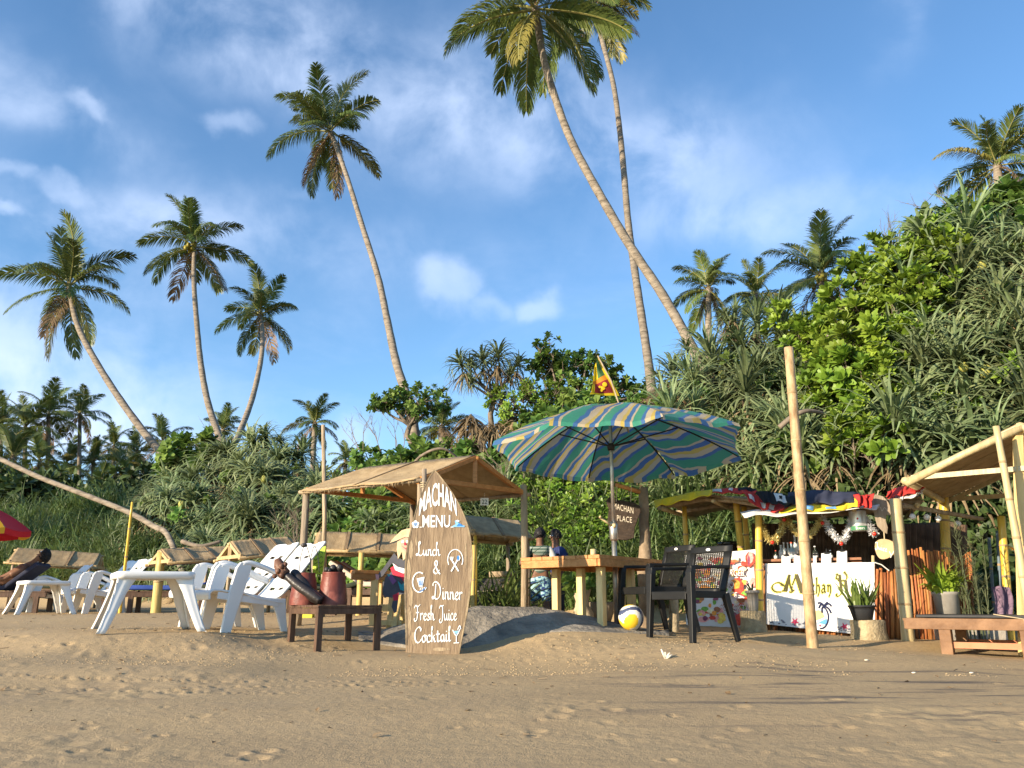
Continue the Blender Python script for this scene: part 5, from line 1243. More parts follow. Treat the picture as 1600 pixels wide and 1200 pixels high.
# ------------------------------------------------------------------ mat roofed sun canopies
def canopy(label, RA, RB, half, drop, posts=(), panels=3, group='mat roofed sun canopies', mat='burlap', sag=.02, name='sun_canopy', over=.03, pr=.03, beam='pole_tan', tie=True, king=True, sides=(-1, 1), seed=1, thick=.02, cat='canopy'):
    """gable roof: ridge from RA to RB, eaves half to either side and drop lower; posts are (ridge fraction, side, radius, material)"""
    RA, RB, H = Vector(RA), Vector(RB), Vector(half); c = (RA + RB) / 2; g = gz(c.x, c.y); o = Vector((c.x, c.y, g)); r = thing(name, label, cat, o, 0, group); rr = random.Random(seed)
    a, b = RA - o, RB - o; dz = Vector((0, 0, -drop))
    for s in sides:
        for k in range(panels):
            t0, t1 = k / panels, (k + 1) / panels - .006
            ph = rr.uniform(0, 6); n = 12
            def fn(x, y):
                t = t0 + (t1 - t0) * x; q = a.lerp(b, t); e = q + H * s * (1 + over) + dz * (1 + over); p = q.lerp(e, y)
                p.z += thick - sag * math.sin(math.pi * x) * math.sin(math.pi * min(1, y * 1.1)) + .008 * math.sin(7 * x + ph) * y + .003 * math.sin(23 * x + 5 * y + ph)
                if y > .97: p += H.normalized() * s * .006 * math.sin(31 * x + ph)
                return p
            mb = MB(); mb.grid(fn, n, 8); mb.build('mat_panel', MATS[mat], r, True, solid=.012)
            if k: 
                q = a.lerp(b, t0); mb = MB(); mb.bar(q + Vector((0, 0, thick + .012)), q + (H * s + dz) * (1 + over) + Vector((0, 0, thick + .014)), .035, .012); mb.build('batten', MATS[mat + '_dark' if mat == 'burlap' else mat], r)
        fr = MB()
        for k in range(int((b - a).length * 55)):
            t = rr.random(); e = a.lerp(b, t) + (H * s + dz) * (1 + over) + Vector((0, 0, thick - .004)); d = (H.normalized() * s * rr.uniform(-.1, .5) + (b - a).normalized() * rr.uniform(-.5, .5) + Vector((0, 0, -1))).normalized() * rr.uniform(.02, .07); w = (b - a).normalized() * rr.uniform(.0015, .004)
            fr.add([e - w, e + w, e + d], [(0, 1, 2)])
        for q0 in (a, b):
            for k in range(int(H.length * 50)):
                e = q0 + (H * s + dz) * rr.uniform(.0, 1 + over) + Vector((0, 0, thick)); d = ((q0 - (a + b) / 2).normalized() * rr.uniform(0, .6) + H.normalized() * rr.uniform(-.4, .4) + Vector((0, 0, -1))).normalized() * rr.uniform(.015, .05); w = H.normalized() * .003; fr.add([e - w, e + w, e + d], [(0, 1, 2)])
        fr.build('fringe', MATS[mat], r)['kind'] = 'stuff'
        mb = MB(); mb.tube([a + H * s + dz + (a - b).normalized() * .06, b + H * s + dz + (b - a).normalized() * .06], pr, 8); mb.build('eave_pole', MATS['pole_wood' if beam == 'orange_wood' else beam], r, True)
        for t in (0, 1):
            q = a.lerp(b, t) - Vector((0, 0, .012)); mb = MB(); mb.bar(q, q + H * s + dz + Vector((0, 0, .0)), .05 if pr > .02 else .035, .045 if pr > .02 else .03); mb.build('rafter', MATS[beam], r)
    mb = MB(); mb.tube([a + (a - b).normalized() * .05 - Vector((0, 0, .02)), b + (b - a).normalized() * .05 - Vector((0, 0, .02))], pr, 8); mb.build('ridge_pole', MATS[beam], r, True)
    if tie:
        for t in (0, 1):
            q = a.lerp(b, t) + dz + Vector((0, 0, .03)); mb = MB(); mb.bar(q - H * .95, q + H * .95, .045, .05); mb.build('tie_beam', MATS[beam], r)
            if king: mb = MB(); mb.bar(q + Vector((0, 0, .02)), a.lerp(b, t) - Vector((0, 0, .03)), .05, .05, (1, 0, 0)); mb.build('king_post', MATS[beam], r)
    for (t, s, rad, pm, up) in posts:
        q = a.lerp(b, t) + H * s * .95 + dz * abs(s); gx, gy = (o + q).x, (o + q).y; z0 = gz(gx, gy) - o.z
        mb = MB(); mb.tube([(q.x, q.y, z0 - .2), (q.x + .012, q.y, (z0 + q.z) / 2), (q.x, q.y, q.z + up)], [rad, rad * .97, rad * .92], 9); mb.build('post', MATS[pm], r, True)
    return r
def ridge(u0, v0, Y0, u1, v1, Y1): return P(u0, v0, Y0), P(u1, v1, Y1)
# the big canopy behind the menu board
A, B = P(741, 712, 9.1), None
E1, E3 = P(652, 748, 8.6), P(822, 776, 9.75)
z_e = (E1.z + E3.z) / 2; Hh = Vector((E3.x - E1.x, E3.y - E1.y, 0)) / 2; A = Vector(((E1.x + E3.x) / 2, (E1.y + E3.y) / 2, A.z))
rdir = Vector((-Hh.y, Hh.x, 0)).normalized(); rdir = (rdir * .9 + Vector((-.44, .0, 0))).normalized()
B = A + rdir * 1.7
canopy('large mat roofed canopy on rough posts right behind the menu board', A, B, Hh, A.z - z_e, [(0, 1, .045, 'pole_wood', .12), (0, -1, .035, 'pole_wood', -.02), (1, -1, .045, 'grey_wood', .0), (1, 1, .04, 'grey_wood', -.02)], panels=2, sag=.05, pr=.024, over=.06, beam='orange_wood', seed=4, group=None)
p = on(505, 10.6); q = P(505, 664, 10.6); o = thing('pole', 'thin upright pole rising past the left corner of the big canopy roof', 'pole', p); mb = MB(); mb.tube([(0, 0, -.2), (q - p) * .5 + Vector((.02, 0, 0)), q - p], [.032, .03, .026], 8); mb.build('shaft', MATS['pole_wood'], o, True)
o = thing('number_tag', 'small square card with a number hanging from the beam of the big canopy', 'tag', P(757, 784, 9.3)); mb = MB(); mb.box((0, 0, 0), (.095, .008, .085)); mb.build('card', M('card', (.62, .55, .42), rough=.8), o)
mb = MB(); mb.tube([(0, 0, .04), (0, .0, .1)], .003, 4); mb.build('string', MATS['rope'], o); mb = MB(); put_text(mb, '22', lambda a, b: Vector((-.03 + .06 * a, -.006, -.025 + .05 * b))); mb.build('number', MATS['dark_ink'], o)
# low canopies
a, b = ridge(27, 858, 14.6, 158, 867, 15.2); canopy('long low mat canopy at the far left over the small white table', a, b, Vector((.12, -.42, 0)), .26, [(.06, -1, .025, 'pole_wood', 0), (.94, -1, .025, 'pole_wood', 0), (.06, 1, .025, 'pole_wood', 0), (.94, 1, .025, 'pole_wood', 0)], pr=.018, seed=2)
a, b = ridge(252, 860, 12.3, 352, 856, 13.2); canopy('low mat canopy with a thick yellow bamboo post, just behind the near white table', a, b, Vector((.33, -.38, 0)), .2, [(.9, 1, .03, 'pole_wood', 0), (.9, -1, .03, 'pole_wood', 0)], pr=.022, seed=3)
bamboo('bamboo_post', 'thick short yellow bamboo post under the gable of the low canopy', 'post', on(243, 12.25), P(252, 862, 12.25), .075, .062, 'bamboo_dull')
a, b = ridge(361, 848, 11.6, 450, 841, 12.6); canopy('low mat canopy with an open timber gable, behind the armrests of the lounge chairs', a, b, Vector((.3, -.36, 0)), .235, [(.0, 0, .024, 'pole_wood', -.1), (.95, 1, .03, 'pole_wood', 0), (.95, -1, .03, 'pole_wood', 0)], pr=.022, seed=5)
a, b = ridge(498, 833, 11.2, 640, 838, 11.4); canopy('low mat canopy between the white backrests and the menu board', a, b, Vector((.05, -.42, 0)), .26, [(.0, 1, .03, 'grey_wood', 0), (.05, -1, .028, 'pole_wood', 0), (.97, -1, .028, 'pole_wood', 0)], panels=3, pr=.022, seed=6)
a, b = ridge(728, 808, 10.9, 812, 816, 11.3); canopy('mat canopy showing its dark underside between the menu board and the two men', a, b, Vector((.14, -.5, 0)), .26, [(.02, 1, .028, 'bamboo_yellow', 0), (.95, 1, .032, 'grey_wood', 0), (.95, -1, .03, 'grey_wood', 0)], panels=2, pr=.024, seed=7, over=.12)
for (u, Y, ut, vt, m, lab, cat, r0) in ((560, 10.8, 565, 862, 'bamboo_dull', 'yellow bamboo post behind the narrow table left of the menu board', 'post', .04), (738, 10.2, 741, 850, 'bamboo_dull', 'thin yellow bamboo cane right beside the menu board', 'cane', .03), (822, 11.0, 815, 848, 'bamboo_pale', 'crooked pale cane standing left of the man in patterned shorts', 'cane', .026)):
    bamboo('bamboo_post', lab, cat, on(u, Y), P(ut, vt, Y), r0, r0 * .9, m)

# ------------------------------------------------------------------ furniture in the shade of the canopies
def sunbed(label, u, Y, rz, L, mat, back=35, striped=None, h=.27):
    p = on(u, Y); r = thing('sunbed', label, 'sunbed', p, R(rz), 'low sunbeds under the canopies')
    for s in (-.27, .27):
        mb = MB(); mb.bar((-L / 2, s, h), (L / 2, s, h), .05, .07); mb.build('side_rail', MATS['dark_brown_wood'], r)
        for x in (-L * .42, L * .42): mb = MB(); mb.box((x, s, h / 2 - .05), (.07, .06, h + .06)); mb.build('leg', MATS['dark_brown_wood'], r)
    for k in range(7): mb = MB(); mb.box((-L / 2 + L * (k + .5) / 7, 0, h + .045), (L / 7 - .03, .6, .02)); mb.build('slat', MATS['dark_brown_wood'], r)
    mb = MB(); pr = [(-L * .48, h + .07), (L * .12, h + .07), (L * .12 + .6 * math.cos(R(back)), h + .07 + .6 * math.sin(R(back)))]; pr = [Vector((x, 0, z)) for x, z in pr]
    vs = []; fs = []
    up = [Vector((0, 0, 1)), Vector((-math.sin(R(back)) * .5, 0, 1)).normalized(), Vector((-math.sin(R(back)), 0, math.cos(R(back))))]
    for q, n in zip(pr, up):
        for y in (-.27, .27): vs += [q + Vector((0, y, 0)), q + n * .07 + Vector((0, y, 0))]
    for i in range(2): b0 = i * 4; fs += [(b0, b0 + 4, b0 + 6, b0 + 2), (b0 + 1, b0 + 3, b0 + 7, b0 + 5), (b0, b0 + 1, b0 + 5, b0 + 4), (b0 + 2, b0 + 6, b0 + 7, b0 + 3)]
    fs += [(0, 2, 3, 1), (8, 9, 11, 10)]
    mb.add(vs, fs); mb.build('mattress', MATS[mat], r, bevel=.02)
    if striped:
        mb = MB()
        for y in (-.2, .05): 
            for (q0, q1, n) in ((pr[0], pr[1], Vector((0, 0, 1))), (pr[1], pr[2], up[2])): mb.add([q0 + n * .076 + Vector((0, y, 0)), q1 + n * .076 + Vector((0, y, 0)), q1 + n * .076 + Vector((0, y + .06, 0)), q0 + n * .076 + Vector((0, y + .06, 0))], [(0, 1, 2, 3)])
        mb.build('stripe', MATS[striped], r)
    return r
M('navy_cloth', (.022, .026, .05), (.035, .04, .07), scale=9, rough=.85); M('blue_cloth', (.03, .07, .3), (.05, .1, .38), scale=6, rough=.8); M('dark_green_cloth', (.03, .045, .03), (.05, .06, .04), scale=6, rough=.85)
M('dark_grey_cloth', (.045, .042, .045), (.075, .07, .072), scale=5, rough=.8, bump=.3); M('red_cloth', (.45, .06, .04), rough=.8); M('pale_cloth', (.5, .4, .32), (.6, .5, .42), scale=30, rough=.85); M('white_cloth', (.75, .73, .7), rough=.8)
sunbed('sunbed with navy and white striped mattress at the left edge, someone lying on it', -10, 13.2, 8, 1.7, 'navy_cloth', 40, 'white_cloth')
sunbed('shaded sunbed with blue mattress under the canopy with the thick bamboo post', 285, 13.0, 12, 1.7, 'blue_cloth', 20)
sunbed('dark green sunbed under the canopy with the open gable', 395, 12.6, 12, 1.7, 'dark_green_cloth', 25)
sunbed('dark sunbed in the shade behind the two clay pots', 520, 12.2, 6, 1.6, 'dark_green_cloth', 18)
sunbed('dark sunbed below the far left mat canopy', 100, 14.7, 5, 1.8, 'dark_green_cloth', 15)
sb = sunbed('sunbed with red striped cushion behind the narrow pine table', 592, 11.4, 170, 1.3, 'pale_cloth', 30, 'red_cloth', .3)
o = thing('folded_towel', 'bright blue folded towel lying on the shaded sunbed', 'towel', P(322, 928, 12.8)); mb = MB(); mb.box((0, 0, 0), (.34, .3, .13)); mb.build('cloth', MATS['blue_cloth'], o, bevel=.03)
# narrow pine table, trestle, and the painted cutout hung on it
def pine_bits():
    n = on(578, 9.5); zt = P(560, 891, 9.45).z - n.z; r = thing('side_table', 'narrow raw pine table left of the menu board with the painted cutout on it', 'table', n)
    l, rr_ = P(548, 895, 9.4) - n, P(640, 893, 9.8) - n; l.z = rr_.z = zt
    for k in range(3): mb = MB(); o = Vector((.02, .14 * k, -.02)); mb.bar(l + o, rr_ + o, .13, .04); mb.build('plank', MATS['orange_wood'], r, bevel=.004)
    mb = MB(); mb.bar(l + Vector((.02, -.05, -.075)), rr_ + Vector((0, -.05, -.075)), .03, .07); mb.build('apron', MATS['orange_wood'], r, bevel=.003)
    for (x, y) in ((.03, .03), (.03, .3), (.62, .08), (.62, .3)): mb = MB(); mb.box((x, y, zt / 2 - .1), (.085, .07, zt)); mb.build('leg', MATS['new_pine'], r, bevel=.004)
    t = on(625, 9.2); r = thing('trestle', 'raw pine A frame trestle half hidden by the left edge of the menu board', 'trestle', t)
    f = lambda u, v, Y: P(u, v, Y) - t
    for (a, b, w) in ((f(608, 978, 9.2), f(613, 925, 9.3), .06), (f(613, 985, 9.1), f(627, 925, 9.2), .06), (f(628, 978, 9.4), f(634, 920, 9.4), .06), (f(640, 980, 9.3), f(630, 900, 9.3), .05)): mb = MB(); mb.bar(a + Vector((0, 0, -.06)), b, w, .05, (0, 1, 0)); mb.build('leg', MATS['new_pine'], r, bevel=.003)
    for (a, b) in ((f(594, 973, 9.15), f(628, 973, 9.15)), (f(592, 950, 9.3), f(612, 950, 9.3))): mb = MB(); mb.bar(a, b, .05, .055 if a.z < .1 else .08); mb.build('crosspiece', MATS['new_pine'], r, bevel=.003)
    # painted cutout figure, flat board cut to outline
    g = P(622, 950, 9.0); pl = Plane(g, (-.1, -1, .05)); at = lambda u, v, off=0.0: pl.at(u, v, off) - g
    r = thing('painted_cutout', 'flat painted wooden figure with straw hat, dark coat and red sash behind the menu board', 'cutout figure', g)
    def flat(nm, mat, poly, off, t=.012):
        mb = MB(); mb.prism(poly, t, lambda a, b, c: at(a, b, off + c - t)); mb.build(nm, MATS[mat] if mat in MATS else mat, r)
    M('cut_grey', (.07, .07, .085), (.1, .1, .115), scale=6, rough=.7); M('cut_red', (.55, .03, .06), rough=.7); M('cut_teal', (.03, .28, .33), rough=.7); M('cut_purple', (.2, .08, .22), rough=.7); M('cut_skin', (.6, .36, .26), rough=.7); M('straw', (.55, .42, .25), (.68, .54, .34), scale=20, rough=.9); M('cut_pink', (.6, .3, .28), rough=.7)
    flat('coat', 'cut_grey', [(616, 864), (622, 872), (634, 876), (648, 876), (648, 890), (620, 888), (612, 880), (604, 892), (598, 900), (592, 903), (590, 898), (600, 886), (610, 872)], 0)
    flat('skirt', 'cut_grey', [(612, 893), (622, 900), (632, 906), (648, 905), (648, 925), (630, 928), (622, 930), (612, 934), (600, 932), (598, 922), (602, 902)], .004)
    flat('sash', 'cut_red', [(610, 888), (618, 882), (630, 894), (648, 896), (648, 906), (630, 908), (628, 904), (614, 898)], .01)
    flat('collar', 'white_paint', [(614, 880), (622, 886), (634, 889), (648, 888), (648, 896), (630, 896), (618, 891)], .014)
    flat('hem', 'cut_teal', [(622, 908), (628, 914), (634, 908), (640, 916), (648, 914), (648, 926), (634, 924), (626, 922)], .015)
    flat('hem', 'cut_purple', [(606, 900), (612, 898), (620, 908), (614, 914)], .012); flat('hem', 'cut_teal', [(605, 897), (611, 898), (608, 902)], .016)
    flat('leg', 'cut_red', [(614, 930), (623, 926), (622, 938), (615, 939)], .008); flat('boot', 'cut_grey', [(614, 939), (622, 938), (620, 956), (616, 958), (612, 948)], .01)
    flat('hand', 'cut_pink', [(587, 897), (593, 898), (592, 906), (588, 905)], .012)
    flat('hair', 'straw', [(621, 846), (630, 838), (640, 846), (636, 870), (630, 876), (628, 862), (622, 874), (620, 858)], .006)
    flat('face', 'cut_skin', [(624, 842), (632, 838), (640, 842), (641, 852), (636, 864), (628, 858)], .012)
    flat('mouth', 'cut_red', [(628, 853), (634, 857), (639, 853), (636, 860)], .017)
    flat('eye', 'white_paint', [(627, 846), (631, 844), (632, 848), (628, 849)], .017); flat('eye', 'white_paint', [(635, 845), (639, 844), (639, 848), (636, 849)], .017); flat('nose', 'cut_red', [(632, 848), (635, 848), (635, 852), (632, 852)], .02)
    flat('hat', 'straw', [(609, 849), (618, 838), (628, 829), (638, 826), (648, 826), (648, 842), (634, 839), (620, 845)], .02)
    # lime green board behind the lounge chairs, yellow box on the sand
    g = P(497, 898, 8.7); pl2 = Plane(g, (-.25, -1, .1)); b = thing('lime_board', 'lime green board with dark scribbled writing behind the right backrest', 'board', g); at2 = lambda u, v, off=0.0: pl2.at(u, v, off) - g
    mb = MB(); mb.prism([(509, 853), (503, 897), (488, 897), (490, 860)], .015, lambda a, b_, c: at2(a, b_, c - .015)); mb.build('panel', MATS['lime_board'], b)
    mb = MB(); rr = random.Random(8)
    for k in range(4): pen(mb, [(491 + 2.2 * i, 868 + 7.5 * k - .9 * i + rr.uniform(-2.5, 2.5)) for i in range(7)], lambda a, b_: at2(a, b_, .002), .7, even=True)
    mb.build('writing', MATS['dark_ink'], b)
    y = on(481, 10.4); b = thing('yellow_box', 'lime yellow box on the sand seen beneath the dark brown table', 'box', y); mb = MB(); mb.box((0, 0, .07), (.14, .12, .15)); mb.build('body', MATS['yellow_box'], b, bevel=.008); mb = MB(); mb.box((0, .02, -.008), (.34, .05, .02)); mb.build('base', MATS['dark_brown_wood'], b)
pine_bits()
def sling():
    g = on(770, 11.2); pl = Plane(g + Vector((0, 0, .3)), (.05, -1, .55)); r = thing('sling_bed', 'dark grey fabric lounger on a log frame beyond the rock', 'lounger', g); at = lambda u, v, off=0.0: pl.at(u, v, off) - g
    mb = MB()
    for (poly) in ([(742, 915), (756, 903), (796, 903), (798, 921), (742, 924)], [(738, 925), (798, 923), (796, 946), (734, 946)]):
        mb.prism(poly, .05, lambda a, b, c: at(a, b, c - .05))
    mb.build('fabric', MATS['dark_grey_cloth'], r, bevel=.02)
    mb = MB(); mb.bar(at(741, 925, .01), at(797, 922, .01), .015, .015); mb.build('cord', MATS['pale_cloth'], r)
    for (a, b) in (((764, 899), (806, 898)), ((732, 950), (806, 947))): mb = MB(); mb.tube([at(a[0], a[1], .02), at(b[0], b[1], .02)], .04, 9); mb.build('log', MATS['pole_wood'], r, True)
    for (u, v) in ((786, 918), (790, 926), (794, 912), (784, 910)): mb = MB(); mb.sphere(at(u, v, .03), .035, 8, 6, (1.2, 1, .9)); mb.build('knot', MATS['pole_wood'], r, True)
    for (u) in (740, 800): 
        q = at(u, 946, 0); mb = MB(); mb.tube([q, (q.x, q.y, -.1)], .03, 8); mb.build('leg', MATS['pole_wood'], r, True)
sling()
# red and yellow parasol cut by the left edge
def side_parasol():
    g = on(-78, 12.6); r = thing('parasol', 'red and yellow parasol cut off by the left edge of the picture', 'parasol', g); z = P(0, 827, 12.6).z - g.z; Rr = .9
    mb = MB(); mb.tube([(0, 0, -.2), (0, 0, z + .42)], .022, 10); mb.build('pole', MATS['steel'], r, True)
    hub = Vector((0, 0, z + .42))
    for k in range(8):
        a0, a1 = 2 * math.pi * (k - .5) / 8, 2 * math.pi * (k + .5) / 8; p0, p1 = Vector((Rr * math.cos(a0), Rr * math.sin(a0), z)), Vector((Rr * math.cos(a1), Rr * math.sin(a1), z))
        def fn(s, t):
            p = hub.lerp(p0.lerp(p1, s), t); p.z += .09 * math.sin(math.pi * t) - .03 * 4 * s * (1 - s) * t; return p
        mb = MB(); mb.grid(fn, 6, 8); mb.grid(lambda s, t: fn(s, 1) + Vector((0, 0, -.09 * t)), 6, 1); mb.build('canopy_panel', M(('umb_red', 'umb_yellow')[k % 2], ((.5, .015, .03), (.72, .42, .03))[k % 2], rough=.6, trans=.3), r, True)
        mb = MB(); mb.tube([hub, p0.lerp(hub, .5) + Vector((0, 0, .07)), p0], .007, 5); mb.build('rib', MATS['dark_metal'], r)
side_parasol()

# ------------------------------------------------------------------ log post with the carved name board
def name_board():
    g = on(1008, 10.0); r = thing('log_post', 'knotty log post behind the bar table carrying a crossbar', 'post', g); t = P(1006, 762, 10.0) - g; rr = random.Random(4)
    mb = MB(); k = 12; mb.tube([(t * (i / k)) + Vector((rr.uniform(-.012, .012), 0, -.2 if i == 0 else 0)) for i in range(k + 1)], [.085, .075, .072, .07, .078, .1, .085, .07, .066, .064, .066, .063, .062], 10); mb.build('trunk', M('log_bark', (.16, .115, .075), (.3, .225, .15), scale=6, rough=.9, bump=.9, bscale=12), r, True)
    mb = MB(); mb.tube([t * .955 + Vector((.02, 0, 0)), P(962, 757, 9.9) - g], [.03, .026], 8); mb.build('crossbar', MATS['orange_wood'], r, True)
    g2 = P(975, 815, 9.85); pl = Plane(g2, (-.12, -1, .02)); b = thing('name_board', 'dark live edge board reading MACHAN PLACE, hung from the log post', 'sign', g2); at = lambda x, y, off=0.0: pl.at(900 + x / 7.5, 760 + y / 7.5, off) - g2
    poly = [(352, 165), (395, 115), (430, 150), (520, 160), (610, 175), (690, 190), (750, 230), (760, 300), (720, 400), (690, 480), (680, 600), (600, 630), (520, 625), (440, 600), (385, 500), (370, 380), (385, 270)]
    mb = MB(); mb.prism(poly, .05, lambda a, c, d: at(a, c, d - .05)); mb.build('slab', M('dark_slab', (.03, .02, .014), (.06, .04, .027), scale=6, rough=.7, bump=.5, stretch=(2, 2, 8)), b, bevel=.008)
    for (w, x0, x1, y0, y1, hgt) in (('MACHAN', 440, 672, 262, 322, 72), ('PLACE', 480, 655, 402, 428, 66)):
        mb = MB(); put_text(mb, w, lambda a, c: at(x0 + (x1 - x0) * a, y0 + (y1 - y0) * a - hgt * c, .003), space=1.1); mb.build('lettering', M('cream_paint', (.6, .52, .4), rough=.7), b)
    for x in (470, 640): mb = MB(); mb.tube([at(x, 180, .0), at(x + 10, -10, .0)], .005, 5); mb.build('cord', MATS['rope'], b)
    o = thing('stump_plant', 'pale knobbly trunk with a tuft of thick leaves under the bar table', 'plant', on(912, 10.3)); f = lambda u, v: P(u, v, 10.3) - o.location
    mb = MB(); mb.tube([f(914, 985), f(913, 960), f(909, 945), f(911, 930), f(917, 918)], [.13, .12, .085, .08, .06], 9); mb.tube([f(909, 945), f(900, 925)], [.06, .04], 8); mb.tube([f(908, 955), f(898, 950)], [.05, .04], 8); mb.build('trunk', M('pale_bark', (.32, .26, .17), (.48, .4, .27), scale=7, rough=.9, bump=.7), o, True)
    rr = random.Random(3)
    for (u, v) in ((917, 914), (900, 922), (906, 916)): link('leaf_cluster', rr.choice(ALM), o, f(u, v), None, .5)
    o = thing('flower_pot', 'dark round pot in the shade below the bar table', 'pot', on(938, 10.6)); mb = MB(); mb.lathe([(.13, 0), (.17, .12), (.18, .26), (.16, .27), (.15, .2)], 16); mb.build('body', MATS['grey_wood'], o, True); link('grass_tuft', TUF[0], o, (0, 0, .22), None, .6)
    b = on(1053, 8.9); t = P(1053, 905, 8.9); o = thing('stump', 'pale rough stump seen between the legs of the black chairs', 'stump', b); mb = MB(); mb.tube([(0, 0, -.1), (t - b) * .5, t - b], [.06, .05, .05], 9); mb.build('wood', MATS['pale_bark'], o, True)
name_board()

# ------------------------------------------------------------------ the bar
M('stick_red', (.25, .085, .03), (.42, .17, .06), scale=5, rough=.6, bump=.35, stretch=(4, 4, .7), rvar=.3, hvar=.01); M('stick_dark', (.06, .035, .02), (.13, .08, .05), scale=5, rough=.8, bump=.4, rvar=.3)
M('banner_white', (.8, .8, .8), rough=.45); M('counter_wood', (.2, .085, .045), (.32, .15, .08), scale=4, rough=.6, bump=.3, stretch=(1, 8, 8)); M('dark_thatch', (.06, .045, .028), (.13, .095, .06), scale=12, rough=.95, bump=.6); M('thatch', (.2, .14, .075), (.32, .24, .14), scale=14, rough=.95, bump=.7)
M('cloth_navy', (.02, .025, .045), (.035, .04, .07), scale=5, rough=.8); M('cloth_red', (.55, .04, .03), (.62, .06, .05), scale=5, rough=.75, trans=.2); M('cloth_yellow', (.75, .6, .03), (.8, .66, .06), scale=5, rough=.7, trans=.2); M('cloth_white', (.72, .7, .66), (.78, .77, .74), scale=4, rough=.75, trans=.2); M('cloth_black', (.012, .012, .014), rough=.8)
FS = Vector((1, -.42, 0)).normalized()       # direction along the bar front, left to right
BL = P(1197, 930, 9.75)                        # left edge of the banner
def front(u, off=0.0):
    """plane of the bar front shifted towards the camera by off"""
    return Plane(BL + Vector((-.387, -.92, 0)).normalized() * off, Vector((-.387, -.92, 0)))
FP = front(0)
def fpt(u, v, off=0.0): return FP.at(u, v, off)
def stick_fence(label, specs, off, seed, mats=('stick_red',), rad=.017, name='stick_fence'):
    """specs: (u bottom, v bottom, u top, v top) of every stick"""
    rr = random.Random(seed); o0 = fpt(specs[len(specs) // 2][0], specs[len(specs) // 2][1], off); o0.z = gz(o0.x, o0.y); r = thing(name, label, 'fence', o0)
    for (ub, vb, ut, vt) in specs:
        a = fpt(ub, vb, off + rr.uniform(-.02, .03)); b = fpt(ut, vt, off + rr.uniform(-.02, .03)); a.z = min(a.z, gz(a.x, a.y)) - .05
        m = a.lerp(b, rr.uniform(.35, .65)) + Vector((rr.uniform(-.02, .02), 0, 0)); q = rad * rr.uniform(.7, 1.25); mb = MB(); mb.tube([a - o0, m - o0, b - o0], [q * 1.1, q, q * .85], 6); mb.build('stick', MATS[rr.choice(mats)], r, True)
    for v in (905, 955):
        a = fpt(specs[0][0], v, off - .05); b = fpt(specs[-1][0], v, off - .05); mb = MB(); mb.tube([a - o0, b - o0], .018, 6); mb.build('rail', MATS['stick_dark'], r, True)
    return r
